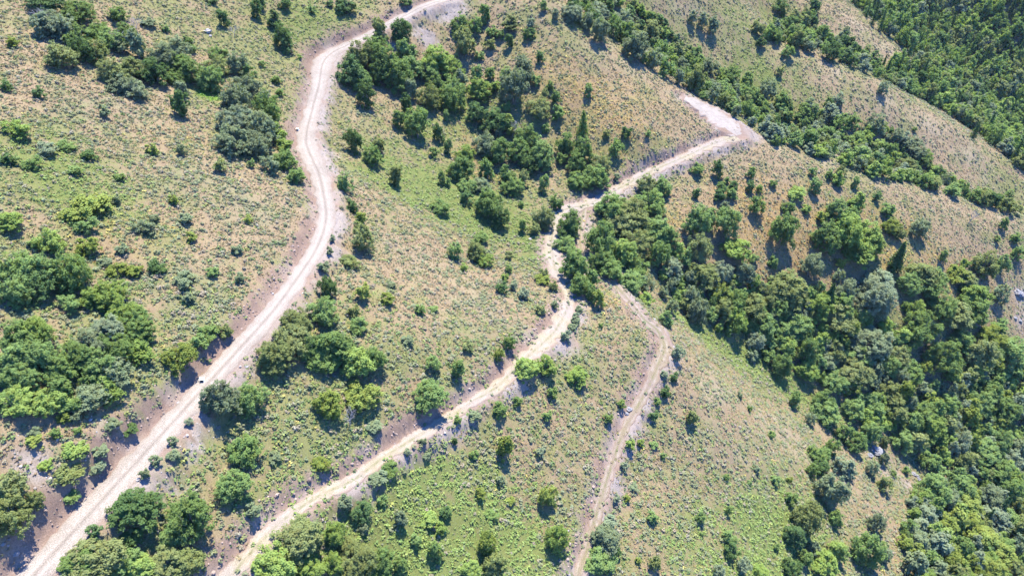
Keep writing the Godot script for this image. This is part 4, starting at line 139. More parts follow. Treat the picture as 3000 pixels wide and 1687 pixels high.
	191.3, 167.8, 12.5, 8.3, 1, 1, 9, 0, 1, 722, 714, 200.2, 171.7, 9.5, 11.4, 1, 1, 9, 0, 1, 723, 708, 204.3, 183, 12.3, 10.6, 1, 1, 9, 0, 1, 703, -1, 149.9, 173.5, 11.6, 9, 5, 1, 9, 0, 1, 713, 712, 139.6, 173.3, 10.9, 8.4, 1, 1, 9, 0, 1, 652, 517, 148.7, 178.5, 10.4, 8, 5, 1, 9, 0, 1, 711, 515,
	195.6, 161.3, 12.5, 8.7, 1, 1, 9, 0, 1, 708, 715, 197.3, 153.4, 9.2, 11.1, 1, 1, 9, 0, 1, 726, 714, 185.9, 149.7, 10.9, 9.4, 3, 1, 9, 0, 1, 717, 718, 184, 142.4, 11.3, 8.7, 3, 1, 9, 0, 1, 718, 716, 190.7, 141.5, 9.5, 9.2, 1, 1, 9, 0, 1, 717, 716, 188.1, 132.1, 7, 8.4, 3, 1, 9, 1, 0, -1, -1,
	185.2, 182.2, 5.7, 6.9, 3, 1, 9, 0, 0, 703, -1, 179.3, 175.1, 6.9, 8.3, 3, 1, 9, 0, 0, 706, 707, 189.3, 171.4, 3.8, 9.9, 0, 4, 9, 0, 0, 708, -1, 202.9, 166.9, 9.5, 8.2, 3, 1, 9, 0, 1, 709, 714, 162.9, 158.9, 8, 6.2, 1, 3, 9, 0, 1, 725, -1, 167.3, 156.8, 6.3, 4.6, 1, 3, 9, 0, 0, 724, 671,
	194.6, 152.8, 6.7, 5.8, 1, 1, 9, 0, 0, 715, 714,
]
# the wood behind: x, forward, width, height, tone, form
const FILL := [
	108.9, 377.3, 4.5, 4.2, 2, 1, 84.8, 381.1, 7.7, 7.2, 2, 1, 163.8, 283.9, 8, 9.3, 1, 2, 183, 340.4, 5.1, 4.6, 1, 1, 148.7, 348.8, 5.2, 5.8, 5, 2, 137.2, 347.1, 7.8, 6.3, 0, 1, 173.4, 325.9, 8.3, 7.4, 3, 1, 200.5, 333.3, 7.7, 6.5, 0, 1,
	113.3, 357.3, 7.5, 5.3, 0, 1, 178.2, 334.8, 5.5, 4.1, 1, 1, 120.5, 278.6, 4.5, 5.5, 3, 2, 196.1, 286.9, 5.7, 4.5, 3, 1, 31.7, 334, 5.2, 5.4, 2, 1, 94.1, 372.9, 4.2, 4, 1, 1, 200.9, 347.1, 8.1, 8.4, 2, 1, 247.9, 340.5, 4.1, 3.6, 1, 1,
	217.1, 279.2, 7.8, 6.9, 0, 1, 101.2, 284.9, 4.6, 5.9, 3, 2, 81.7, 361, 8.2, 7.1, 0, 1, 97.3, 304.9, 9.2, 8.1, 5, 1, 61.2, 376.1, 5.2, 5.8, 1, 2, 51.7, 317.2, 4.2, 3.8, 0, 1, 230, 342.9, 9.2, 7.8, 0, 1, 126.9, 361.6, 6.2, 4.5, 2, 1,
	175.1, 271.4, 4.5, 3.7, 1, 1, 220.6, 276, 8.5, 6.7, 1, 1, 62.1, 370.8, 7.2, 6.6, 5, 1, 199.9, 328.7, 8.4, 7.5, 3, 1, 214.5, 350.8, 5.4, 4.8, 3, 2, 174.8, 351.7, 6.8, 6.1, 3, 1, 116.4, 275.1, 9.4, 7.6, 3, 1, 165.8, 328.1, 9.2, 7.5, 3, 1,
	105.3, 372.8, 8.3, 7.1, 1, 1, 116.3, 347.5, 6.3, 5.8, 2, 2, 204, 322.8, 4.8, 4, 1, 1, 160.3, 336.2, 4.6, 4.8, 0, 1, 103.7, 369.3, 8.4, 6.1, 2, 1, 61.1, 306.2, 4, 4.8, 1, 2, 135.4, 365.2, 5.2, 4, 1, 1, 182.9, 335, 4.6, 3.3, 1, 1,
	53.6, 320.2, 8.1, 10.6, 1, 2, 89.2, 297.6, 5.4, 4.2, 1, 1, 81.5, 353.4, 8.6, 8.1, 2, 2, 73.7, 387.7, 7.1, 7.3, 2, 1, 257, 333, 8.1, 6.3, 2, 1, 114.5, 279.7, 8.5, 8.2, 3, 1, 144.7, 343.4, 6.5, 5.1, 1, 1, 64.2, 381.5, 8.2, 6.7, 1, 1,
	165.1, 270.8, 8.5, 6.8, 2, 1, 87.4, 370.2, 6, 5.6, 1, 1, 100.1, 367, 9.1, 7.5, 1, 1, 77.1, 383.9, 7.3, 8.4, 1, 2, 203.1, 326.1, 4.9, 4.3, 2, 1, 95.6, 381.8, 4.7, 4.9, 0, 1, 161.7, 343.3, 4.4, 3.3, 5, 1, 170.4, 271.5, 7.8, 8, 2, 1,
	52.1, 374.8, 6.5, 8, 1, 2, 238.3, 278.5, 9.4, 9.5, 1, 1, 54.1, 335.6, 7.4, 6.9, 1, 1, 119.7, 332.7, 5.7, 4.5, 1, 1, 61.5, 326.8, 8.2, 7.8, 3, 1, 184.4, 321.3, 7.8, 7.4, 3, 1, 42.4, 321.2, 5.8, 4.4, 5, 1, 94.7, 356.6, 4.1, 4.1, 1, 2,
	179.6, 341.4, 8.1, 5.8, 1, 1, 175.2, 356.7, 4.8, 4.8, 1, 2, 195.8, 326.2, 5, 3.7, 1, 1, 113.2, 294.8, 8.1, 7, 1, 1, 248.8, 333.6, 7.3, 7.1, 2, 1, 175.9, 342.6, 5.2, 5, 2, 1, 134, 274.5, 6.5, 5.6, 3, 1, 190.3, 335.5, 4.4, 3.9, 2, 1,
	198.2, 340, 7.1, 6.6, 5, 1, 78.2, 386.9, 5.3, 4, 3, 1, 239.7, 336.6, 7.2, 7.3, 1, 1, 123.8, 359.7, 6.3, 6.3, 1, 1, 53.3, 361.9, 7.7, 6.9, 1, 1, 118.3, 359.1, 8.4, 6.5, 1, 1, 70.1, 388.5, 9.4, 7.5, 2, 1, 73.5, 345.7, 4, 3.5, 2, 1,
	107.7, 353.8, 4, 3.9, 1, 1, 76, 366, 6.6, 5.3, 1, 1, 197.4, 274.9, 7.7, 6.8, 5, 1, 192.1, 279, 5.7, 5.5, 2, 1, 60.9, 353.1, 7.6, 5.8, 3, 1, 126.3, 352.6, 6.8, 7.7, 1, 2, 169.5, 286.9, 4.3, 4.8, 3, 2, 222.9, 344.8, 4.2, 3.8, 5, 1,
	139.6, 349.9, 7.7, 7.8, 2, 1, 85.7, 321.1, 6.5, 6.6, 1, 1, 97.9, 375.7, 6.6, 6.7, 5, 1, 108, 305.4, 5.1, 4.3, 3, 1, 184.9, 281, 8.1, 7, 3, 1, 243.2, 342.5, 6.3, 4.8, 1, 1, 75.7, 312.9, 4.3, 5.6, 2, 2, 115.6, 290.2, 6.1, 5.8, 2, 1,
	98.6, 351.4, 5.3, 5.4, 3, 1, 122, 353.4, 9.2, 8.4, 3, 1, 89.5, 383.8, 4.5, 4.9, 0, 2, 147.4, 282.3, 9, 7.3, 2, 1, 81.9, 370.2, 8, 5.9, 1, 1, 224.6, 351, 9.4, 9.6, 3, 1, 190.4, 321.3, 5.5, 3.9, 1, 1, 170, 289.9, 7.5, 7.3, 1, 1,
	179.2, 273.6, 5.7, 6, 2, 1, 179.3, 355.9, 8.8, 9, 3, 2, 214.3, 336.5, 6.8, 6.6, 3, 1, 154.6, 332.2, 4.8, 4.5, 2, 1, 169.4, 358.4, 9.4, 8.9, 3, 1, 166.3, 320.9, 6.9, 6.3, 0, 1, 183.9, 308.3, 8.3, 7.3, 5, 1, 40.8, 329.2, 5.8, 4.9, 5, 1,
	191.9, 330.7, 8.1, 6.4, 3, 1, 44.1, 373.3, 9.1, 8.6, 2, 1, 177.2, 282.9, 6.8, 8.2, 2, 2, 197.6, 323.4, 7.3, 6.5, 3, 1, 57.2, 311.9, 4.7, 4.1, 2, 1, 104.7, 381, 7.7, 6.5, 1, 1, 109.9, 285.7, 5.2, 4.5, 1, 1, 102, 300.2, 4.7, 4.7, 1, 2,
	199.4, 337, 5.5, 6.4, 5, 2, 161.9, 346, 7.2, 7.4, 1, 1, 132.4, 347, 4.7, 4.8, 2, 1, 128.6, 291.2, 5.5, 4.9, 3, 1, 97.9, 314, 8.1, 9.1, 3, 2, 141.9, 344.9, 7.3, 5.9, 5, 1, 114.8, 364.4, 4.2, 3.7, 2, 1, 39.5, 319.6, 7.9, 6.7, 0, 1,
	138.6, 274.5, 8.7, 6.2, 2, 1, 128.8, 295, 7.2, 5.7, 0, 1, 121.6, 347.1, 5.7, 5.9, 3, 1, 89.9, 376.9, 4.2, 3.6, 1, 1, 53.2, 379.5, 7.7, 8, 3, 1, 100, 378.6, 7.9, 5.7, 0, 1, 171.7, 341.1, 5.7, 4.1, 2, 1, 229.7, 274.6, 6.7, 7.3, 0, 2,
	109.6, 358.3, 5.4, 4.3, 5, 1, 35.3, 320.5, 6, 4.4, 0, 1, 143.2, 274.6, 6.3, 6, 3, 1, 163, 337.7, 6.8, 5.2, 1, 1, 180.3, 314.7, 9.3, 9.1, 5, 1, 144.9, 356.2, 4.2, 3.1, 3, 1, 135.2, 280.2, 8.7, 9.3, 1, 2, 124.7, 281.7, 6.1, 4.3, 3, 1,
	187.2, 277.1, 5.5, 5.2, 1, 1, 97.3, 370.4, 7.5, 6.1, 2, 1, 185.2, 343.8, 4.2, 3.2, 5, 1, 90.8, 368.5, 9.2, 9, 5, 1, 97.7, 358.6, 4.1, 3, 1, 1, 78.7, 357.9, 4.2, 3.4, 2, 1, 127.6, 364.8, 6.2, 4.6, 2, 1, 162.1, 277.4, 6, 6.2, 2, 2,
	203.7, 344.8, 4.6, 3.7, 3, 1, 67.2, 359.6, 4.9, 4.7, 5, 1, 159.3, 345.4, 5, 4.2, 5, 1, 91.2, 307.9, 8.5, 7.6, 1, 1, 228, 279.8, 8.9, 7.8, 5, 1, 157.9, 335.4, 6.7, 6.5, 3, 1, 240.9, 340.5, 5.1, 4.9, 2, 2, 30, 325.6, 8.8, 7.6, 0, 1,
	164, 357.1, 7.2, 6.8, 1, 2, 236.7, 273.5, 9.2, 7.1, 5, 1, 81.3, 384.1, 5.1, 5.3, 5, 1, 38.8, 323.3, 8.9, 7.4, 3, 1, 191.2, 285.5, 6.6, 5.4, 5, 1, 136.8, 354, 8.6, 7.9, 1, 2, 211.3, 343.9, 4.1, 3.7, 1, 1, 171.9, 346.2, 6.6, 6.6, 3, 1,
	168, 353.8, 9.2, 9, 1, 1, 85.1, 384.7, 8.1, 8.1, 0, 1, 113.3, 300.7, 8.3, 6.2, 5, 1, 137.8, 357.8, 7, 5, 3, 1, 207, 340.6, 7.8, 5.5, 2, 1, 110.3, 374.5, 5.8, 4.5, 1, 1, 167.3, 343.5, 8, 6.9, 3, 1, 190.1, 275.7, 5.7, 4, 0, 1,
	162.9, 320.9, 5.6, 7, 5, 2, 242.9, 337.9, 8.2, 8, 0, 1, 201.9, 280.6, 6.6, 5.7, 5, 1, 49.7, 366.7, 6, 4.6, 3, 1, 153.5, 339.9, 7.8, 5.5, 1, 1, 41.6, 362.9, 8.9, 6.5, 0, 1, 102, 357.1, 6.5, 5.1, 0, 1, 151.1, 356.5, 9.3, 11.5, 1, 2,
	63.7, 311.3, 5.8, 5.3, 1, 1, 66.8, 352, 4.5, 3.6, 5, 1, 36.7, 328.2, 5, 4.9, 0, 1, 88.2, 330.7, 5.4, 4.7, 3, 1, 67.4, 315.9, 5.6, 4, 1, 1, 167.6, 346.8, 5.1, 4, 5, 1, 152.3, 274.1, 7.6, 6.9, 2, 1, 120.8, 283.8, 5.7, 6, 0, 1,
	80.1, 379.5, 4.1, 4, 3, 1, 224.4, 274.5, 8.1, 7.5, 5, 1, 85.1, 350.6, 5.8, 4.7, 0, 1, 144.5, 353.7, 6.3, 5.1, 3, 1, 72.2, 318.8, 5.1, 5, 0, 2, 82.8, 386.9, 5.9, 7.7, 1, 2, 90.5, 374.5, 4.7, 4.6, 2, 1, 153.5, 350.3, 6.9, 6.6, 1, 2,
	116.4, 338.5, 8.7, 8.3, 2, 1, 87.3, 361.3, 5.9, 5.2, 2, 1, 274.6, 334.7, 5.9, 5.9, 2, 2, 244.9, 332.8, 7.5, 7.5, 3, 1, 105.8, 376, 4.1, 3.9, 3, 1, 176.1, 327.4, 4, 3.3, 5, 1, 77.6, 314.7, 5.8, 5, 1, 1, 180.1, 350.5, 7.3, 9.5, 3, 2,
	64.9, 315.6, 4.2, 4, 5, 1, 166.8, 334.5, 4.9, 4, 3, 1, 184.5, 276.1, 6.5, 6.2, 2, 1, 192.7, 273.8, 7.8, 7.4, 1, 1, 29, 330.4, 7.3, 9, 5, 2, 98.6, 297.6, 6, 7, 2, 2, 211.1, 335, 5.7, 7, 2, 2, 95.6, 348.3, 5.6, 4.7, 3, 1,
	233.3, 336.6, 5.2, 4.4, 5, 1, 215.8, 284.4, 5.8, 4.5, 5, 1, 108.5, 282.7, 4.2, 4.9, 3, 2, 160.8, 340.4, 4.1, 3.7, 5, 1, 92.6, 380.2, 4.3, 4.4, 3, 1, 224.7, 338.7, 5.1, 5, 1, 1, 196.6, 349.5, 4.3, 4, 3, 2, 89.3, 346.9, 4.8, 3.8, 1, 1,
	184.7, 317.7, 6.7, 6.1, 1, 1, 117.6, 365.9, 6.6, 6.6, 2, 1, 71.6, 377, 4.1, 4, 5, 1, 129.9, 341.6, 7.9, 5.9, 5, 1, 67.4, 363.8, 9.1, 8.5, 5, 1, 159, 273.4, 6.9, 7, 3, 1, 101.9, 362, 4, 3.4, 0, 1, 207.1, 272.8, 8.4, 6.1, 1, 1,
	243.4, 276.3, 8.3, 6.5, 5, 1, 184.3, 330.4, 6.3, 5.4, 5, 1, 159.1, 327.9, 6, 5.1, 0, 1, 58.2, 384.6, 7.6, 7, 2, 1, 223.7, 343, 4.4, 5.7, 0, 2, 49.6, 379.4, 6.3, 7.3, 2, 2, 222.3, 346.9, 5.7, 5.6, 1, 1, 78.5, 363.2, 4.2, 4.2, 3, 1,
	217.6, 275.8, 4.1, 3, 2, 1, 187.3, 330.7, 6.8, 8, 2, 2, 91.4, 359.1, 9, 6.5, 3, 1, 66.2, 370.2, 7.2, 6.3, 5, 1, 50, 323.5, 6.5, 5.5, 3, 1, 180.4, 310.7, 4.1, 3.3, 5, 1, 202, 351, 6, 5, 2, 1, 69.8, 372.1, 9.4, 7.9, 0, 1,
	72.1, 323.8, 8.7, 8.3, 3, 1, 68.5, 381.2, 4.1, 3.1, 3, 1, 123.6, 363.1, 7.3, 7.6, 3, 1, 126.6, 274.9, 7.7, 7.3, 1, 1, 133, 278.1, 4, 3.7, 3, 1, 109, 301.1, 6.6, 5.1, 1, 1, 228.2, 337.3, 8.4, 7.8, 0, 1, 108.2, 336.8, 7.7, 9.1, 1, 2,
	219.3, 349.7, 8.6, 10.5, 3, 2, 136.8, 296.7, 4.1, 3.5, 1, 1, 126.7, 348.1, 8.3, 8.4, 5, 1, 210, 341.7, 4.6, 4.6, 1, 1, 36.3, 332.1, 5.8, 5.7, 2, 1, 139.1, 284.7, 5.3, 4.1, 0, 1, 204.1, 287.5, 8, 6, 2, 1, 211.1, 277.3, 4.1, 3, 3, 1,
	173.9, 333.7, 8.8, 7.8, 3, 1, 169.9, 279.3, 7.3, 9, 0, 2, 104.8, 313.6, 8.9, 8.1, 1, 1, 132.5, 366.5, 8.6, 11.3, 1, 2, 77.3, 343.1, 5.5, 5.6, 1, 2, 195.2, 338.4, 7.4, 7.9, 2, 2, 160.3, 289.1, 6.1, 5, 0, 1, 213.8, 356, 5.9, 5.9, 2, 1,
	188, 323.7, 6, 4.7, 1, 1, 188.3, 349.5, 4.6, 3.7, 1, 1, 93.8, 384.2, 4.1, 5.3, 3, 2, 134.8, 289.2, 5.6, 4.7, 1, 1, 207.3, 336.4, 4.2, 3.7, 0, 1, 91.5, 382.3, 4.9, 4.7, 0, 1, 210.7, 354.7, 7.1, 6, 1, 1, 150.1, 292.1, 8.9, 7.6, 5, 1,
	101.8, 294, 8.1, 7.2, 1, 1, 87.4, 314.3, 8.6, 8.3, 1, 1, 205.3, 333.5, 8.9, 11.3, 1, 2, 216.2, 343.2, 5.5, 7.1, 1, 2, 171.5, 350, 4, 3.6, 3, 1, 134.4, 361.7, 9.3, 6.5, 5, 1, 121, 275.1, 4.4, 3.5, 2, 1, 165.6, 275.9, 5.7, 6, 5, 2,
	140.2, 342.7, 5.1, 4.2, 2, 1, 231.5, 280, 4.8, 4.8, 1, 1, 155.8, 272.9, 5.2, 4.1, 3, 1, 66, 388.5, 6.7, 6.9, 5, 1, 200.9, 464.6, 8.4, 8.1, 0, 1, 376.5, 444, 9.2, 10, 2, 1, 164.1, 419.1, 6.2, 6.3, 5, 1, 219.7, 433.3, 8.7, 10.6, 0, 2,
	331.9, 433.7, 8, 7.1, 0, 1, 188.4, 451.2, 9.3, 8.8, 1, 1, 224.9, 438.2, 8.3, 8.1, 0, 1, 310.8, 445.4, 4.6, 5.9, 2, 2, 274, 415.8, 6.3, 6.8, 2, 1, 294.7, 415.5, 9.2, 10.5, 3, 1, 331, 404.4, 6.1, 5, 1, 1, 299.9, 442.3, 4.9, 5.6, 0, 2,
	310.4, 427.7, 7.3, 6.3, 3, 1, 197.2, 467.7, 5.1, 6.6, 0, 2, 369.9, 449.3, 7, 6.8, 1, 1, 315.4, 439.1, 8.3, 7, 3, 1, 345.4, 420.8, 8.9, 9.8, 5, 1, 330.9, 418.5, 7.5, 6.8, 0, 1, 217.1, 428.1, 9.1, 8.1, 3, 1, 362.9, 445.7, 4.5, 4, 1, 1,
	243, 415.2, 6.8, 7.5, 5, 1, 261.6, 430.1, 7, 6.9, 1, 1, 159.4, 407.4, 6.7, 6.3, 1, 1, 207.9, 447.1, 7.7, 7.5, 1, 1, 162.8, 423.3, 5.7, 6.7, 0, 2, 169, 414.7, 6.7, 8.7, 1, 2, 314.7, 433.2, 5.8, 6.6, 5, 1, 335.3, 433.6, 6, 7.2, 2, 2,
	227.5, 400.8, 4.6, 4.4, 5, 1, 329.3, 410.9, 9.3, 10.6, 1, 1, 332.6, 397.5, 8.3, 8.9, 1, 1, 146.3, 407.5, 8.9, 9.7, 5, 1, 230.9, 438.4, 9.1, 9.9, 1, 1, 345.6, 437.4, 8.2, 8, 2, 1, 334.2, 413.3, 6, 4.9, 1, 1, 172.7, 417.9, 4.8, 4.1, 1, 1,
	354.8, 419.3, 4.6, 4.9, 1, 1, 210.9, 394.6, 9.1, 7.5, 3, 1, 231.2, 432.1, 7.5, 8, 2, 1, 347.1, 444.7, 6, 6.2, 2, 1, 182.3, 447, 6.8, 7.7, 2, 1, 323.2, 447.8, 7.5, 9.9, 1, 2, 352, 436.6, 8.6, 8.2, 0, 1, 212.6, 417.6, 6.3, 6.4, 2, 1,
	199.5, 452, 7.8, 7.3, 5, 1, 223.2, 442.4, 6.8, 6.9, 1, 1, 253.1, 426.7, 9.5, 10.7, 0, 1, 211, 442.9, 5.4, 4.9, 3, 1, 337.3, 396.5, 5.4, 4.9, 2, 1, 246.2, 412.1, 6.3, 7.1, 2, 1, 211, 447.6, 5.6, 4.9, 5, 1, 288.9, 418.8, 5.7, 5.2, 1, 1,
	312.7, 417.4, 5.1, 5.8, 2, 2, 182.8, 413.2, 7.1, 5.7, 2, 1, 198.8, 470.5, 8.2, 7.2, 5, 1, 354.2, 442.7, 9, 7.8, 1, 1, 316.6, 406.5, 7.4, 10.5, 2, 2, 179.2, 456.3, 8.1, 8.7, 1, 1, 227.9, 433.1, 6.8, 9, 1, 2, 202.7, 432.6, 4.7, 5.1, 1, 2,
	204.8, 452.8, 6.2, 7.9, 1, 2, 349.9, 415.2, 5.5, 6.4, 3, 2, 256.7, 427.2, 5.5, 6.2, 0, 1, 195, 459, 7.7, 9.9, 5, 2, 324.7, 437.4, 8.4, 9.3, 2, 1, 253.2, 420.7, 7.9, 9.1, 3, 1, 193.7, 424.8, 8, 8.4, 3, 1, 324.7, 432.9, 7.7, 7.9, 2, 1,
	214.8, 432.2, 5.1, 5.5, 2, 1, 343.9, 452.4, 6.9, 7.9, 1, 1, 265.6, 430.5, 8.3, 6.9, 3, 1, 349.3, 411, 8.2, 7.7, 2, 1, 262.1, 424.3, 7.7, 7.3, 2, 1, 258.5, 419.1, 4.9, 5.4, 1, 1, 260.9, 416.2, 6, 6.8, 2, 1, 182, 436.3, 7.6, 9.6, 5, 2,
	203.9, 455.4, 4.7, 4.4, 5, 1, 337.3, 439.3, 7.1, 7.4, 1, 1, 181.7, 452.3, 9.2, 10, 0, 1, 185.4, 461.5, 8, 7, 2, 1, 200.7, 400.7, 8.5, 8.7, 0, 1, 364.3, 435.9, 5.5, 5.5, 1, 1, 195.1, 444.3, 7.3, 8.1, 2, 1, 217.9, 417.2, 5.7, 4.9, 3, 1,
	244.4, 428.8, 4.3, 12.3, 0, 4, 304, 431.7, 5.1, 5.2, 3, 2, 318.9, 384.1, 4.7, 4.1, 0, 1, 331.1, 439.4, 8.3, 9.1, 1, 1, 225.7, 444.6, 6.3, 5.9, 1, 1, 157.8, 410.4, 4.5, 5, 5, 1, 326.9, 429.8, 5, 4.5, 5, 1, 323.2, 444.7, 4.9, 5.5, 1, 2,
	219.9, 395.5, 6.5, 7, 1, 1, 311, 401.4, 6.1, 6.5, 1, 1, 216.7, 445.1, 9.1, 10.1, 0, 1, 251.3, 432, 4.8, 4.7, 1, 1, 160.5, 410.8, 6.7, 7, 0, 1, 229.9, 421.7, 6, 5.9, 0, 1, 190.7, 467.6, 8.6, 7.7, 5, 1, 190, 426.5, 4.6, 4, 3, 1,
	175.6, 438.7, 4.8, 4.1, 2, 1, 230.3, 403.2, 8.3, 6.9, 1, 1, 173.6, 444.4, 6.6, 7.2, 2, 1, 307.3, 430.2, 6.5, 6.9, 2, 1, 303.4, 408.4, 8.5, 10.6, 5, 2, 322.7, 440.2, 5.8, 6.8, 3, 2, 325.9, 405.3, 4.9, 4.1, 3, 1, 350.5, 450.9, 6.3, 7, 1, 1,
	338.6, 434.5, 8.3, 9.3, 1, 1, 178.9, 439.7, 7, 7.3, 5, 1, 209.5, 450.2, 7.1, 7.6, 2, 1, 311.9, 429.9, 5, 4.2, 2, 1, 179.5, 444.5, 5.2, 4.6, 0, 1, 326.5, 426.4, 5, 5, 2, 1, 152.4, 405.1, 5, 7, 2, 2, 320.4, 438.3, 8.2, 7.3, 1, 1,
	294.8, 430.6, 8.2, 7.8, 2, 1, 308.9, 438.2, 7.6, 10.1, 0, 2, 290.8, 422.6, 5.5, 4.7, 2, 1, 201.7, 448.4, 8.2, 8.1, 1, 1, 164.2, 410.3, 4.7, 3.7, 1, 1, 210.7, 431.9, 5.3, 5.6, 0, 1, 354.9, 430.1, 7.3, 6.2, 0, 1, 228, 428.8, 8.7, 7.2, 5, 1,
	277, 419.5, 6.7, 6.6, 2, 1, 186.9, 458, 8, 9.3, 1, 2, 206, 432.4, 5.6, 7.7, 1, 2, 353, 410.8, 6.3, 8.8, 1, 2, 286.2, 424, 9.2, 9.6, 2, 2, 248.2, 433.2, 8.2, 8.8, 2, 1, 313.5, 424.9, 6.4, 6, 2, 1, 195.7, 462.9, 8.9, 7.1, 5, 1,
	174.4, 458, 6.2, 5.9, 2, 1, 368.1, 445, 8.1, 8.2, 0, 2, 322.9, 403.7, 7.7, 10.2, 3, 2, 241, 436.5, 8, 6.8, 1, 1, 222.3, 451, 5.7, 6.4, 0, 1, 315.3, 427.9, 4.8, 4.9, 2, 1, 208.5, 435.8, 9, 10.1, 3, 1, 212.3, 434.5, 7.4, 7.2, 0, 1,
	200.6, 429.2, 7.5, 9.2, 0, 2, 301.5, 426.8, 8.5, 7.4, 2, 1, 193, 435.9, 5.4, 4.5, 1, 1, 300, 430.5, 4.6, 12.1, 0, 4, 362.9, 450.4, 7, 9.5, 1, 2, 333.9, 409.1, 7.2, 8.3, 3, 2, 330.7, 382.2, 7.3, 6.6, 0, 1, 337.6, 452, 4.6, 4.8, 2, 1,
	256.3, 432.5, 7.4, 8.5, 2, 1, 368.8, 440.2, 9.1, 8.1, 3, 1, 323.4, 398, 6.5, 7.4, 1, 1, 327.1, 421, 7, 8.9, 0, 2, 303.5, 439.1, 5.3, 6.2, 2, 2, 234, 404.8, 7.1, 5.8, 5, 1, 306.5, 420.4, 7.8, 7.3, 1, 1, 359.1, 443.3, 8, 8.2, 2, 1,
	301.2, 419.5, 8.2, 8, 3, 1, 168.9, 405.9, 8.6, 8.4, 2, 1, 316.5, 422.3, 6.2, 8.3, 5, 2, 177.9, 403.3, 9.1, 9.5, 3, 1, 202.9, 469.1, 7, 7.1, 2, 2, 366.4, 452.3, 7.8, 7, 2, 1, 298, 420.4, 4.8, 5.3, 2, 1, 321.6, 407.2, 5.7, 5.6, 0, 1,
	250.6, 414.5, 8.2, 8.5, 1, 1, 341.1, 422.2, 8, 9.8, 2, 2, 211.9, 438.9, 8.3, 8, 0, 1, 335.5, 426.6, 5.4, 5.4, 5, 1, 283.3, 428.9, 6.5, 6.7, 0, 1, 295, 423.3, 4.6, 3.8, 5, 1, 295, 438, 5.6, 6.2, 2, 1, 372.5, 439.1, 6.1, 6.7, 5, 1,
	187.6, 444.5, 7.4, 6.6, 5, 1, 274.8, 428.8, 4.8, 4.4, 0, 1, 202.3, 444.3, 8.1, 10.9, 1, 2, 347.1, 414.7, 7.3, 6.6, 2, 1, 172.3, 407.4, 7.7, 7, 1, 1, 329.9, 378.6, 9, 9.4, 0, 1, 183.1, 456, 3.1, 10.5, 0, 4, 336, 444.7, 5.3, 6.3, 2, 2,
	262.7, 434.3, 8.1, 7.1, 2, 1, 349.2, 417.5, 5.6, 5.9, 2, 1, 240.9, 429.6, 3.8, 13.2, 0, 4, 265.9, 436.6, 4.5, 5.1, 1, 1, 302.2, 412.2, 9.2, 8.1, 2, 1, 190.3, 462.2, 7.8, 6.5, 0, 1, 228, 419.5, 6.4, 7.8, 1, 2, 342.4, 441.5, 4.6, 4.4, 2, 1,
	228.9, 407.9, 8.4, 7.1, 5, 1, 347.5, 429.5, 9.1, 12.3, 2, 2, 202.2, 415.8, 5, 4.1, 2, 1, 288.2, 429.2, 6.9, 5.6, 1, 1, 297.9, 409.8, 8.2, 11.1, 1, 2, 332.6, 427.8, 6.2, 6.4, 2, 2, 166.1, 428.1, 7.8, 7.9, 3, 1, 279.6, 418.2, 6.1, 6.5, 0, 1,
	236.4, 435.5, 9.5, 10, 0, 1, 288.5, 426.5, 5.1, 4.8, 1, 1, 207.8, 426.8, 6.7, 7.2, 2, 1, 172.9, 414.4, 6.2, 8.1, 0, 2, 217.2, 450.1, 7.9, 7.3, 3, 1, 246.4, 426.6, 6.7, 7.4, 1, 1, 194.6, 417, 8.5, 6.9, 1, 1, 319.4, 425.2, 6.4, 6, 0, 1,
	308.3, 402.1, 6.7, 8.8, 2, 2, 320.8, 420.6, 5.4, 6.8, 0, 2, 193, 446.9, 5.1, 4.6, 2, 1, 312.5, 409.7, 8, 8.7, 2, 1, 154.9, 411.7, 4.5, 6, 2, 2, 222.9, 445.6, 6, 8.2, 0, 2, 345.7, 442, 5.2, 6.3, 0, 2, 203.1, 396.4, 8.1, 8.1, 0, 1,
	236.2, 427.3, 5.2, 6, 1, 1, 314.7, 444.2, 7.2, 9.3, 3, 2, 224.5, 450.4, 4.6, 5, 0, 2, 309.3, 412, 7.9, 7.7, 3, 1, 184.8, 441.6, 8.3, 8.1, 2, 1, 222.6, 435.5, 8.3, 7.4, 5, 1, 313.9, 383.2, 8, 8.5, 1, 1, 255.7, 411.2, 6.7, 7.3, 1, 1,
	220.5, 426.7, 6.8, 7.6, 2, 2, 203.4, 462.6, 4.8, 5.4, 0, 1, 178.7, 432.9, 5.7, 5.3, 2, 1, 156.8, 404.4, 8.7, 9, 1, 1, 339.1, 444.5, 9, 8.4, 3, 1, 259.7, 433.4, 2.9, 9.3, 0, 4, 194.6, 455.5, 5.3, 4.8, 2, 1, 189.6, 434.9, 8.1, 9.6, 2, 2,
	300.1, 415.1, 7.4, 7.2, 1, 1, 342.7, 395.2, 4.7, 5.7, 2, 2, 198.2, 459.7, 4.5, 3.7, 5, 1, 176.2, 406.3, 6.1, 5.5, 2, 1, 340.4, 390.7, 9, 10.1, 2, 1, 266.6, 421.9, 4.5, 3.6, 1, 1, 219, 414.2, 8.9, 10.3, 3, 2, 365.8, 431.1, 6, 6, 0, 1,
	291.5, 427.3, 7.7, 9.2, 0, 2, 350.4, 446.4, 6.1, 6.4, 1, 1, 314.4, 413, 6.1, 7.6, 1, 2, 166.4, 403.3, 5.7, 7.9, 2, 2, 311.5, 442.8, 7.6, 7.3, 5, 1, 272.3, 426.2, 7.7, 9.2, 2, 2, 270.4, 422.8, 4.9, 6.3, 2, 2, 253.6, 417.1, 6, 4.8, 5, 1,
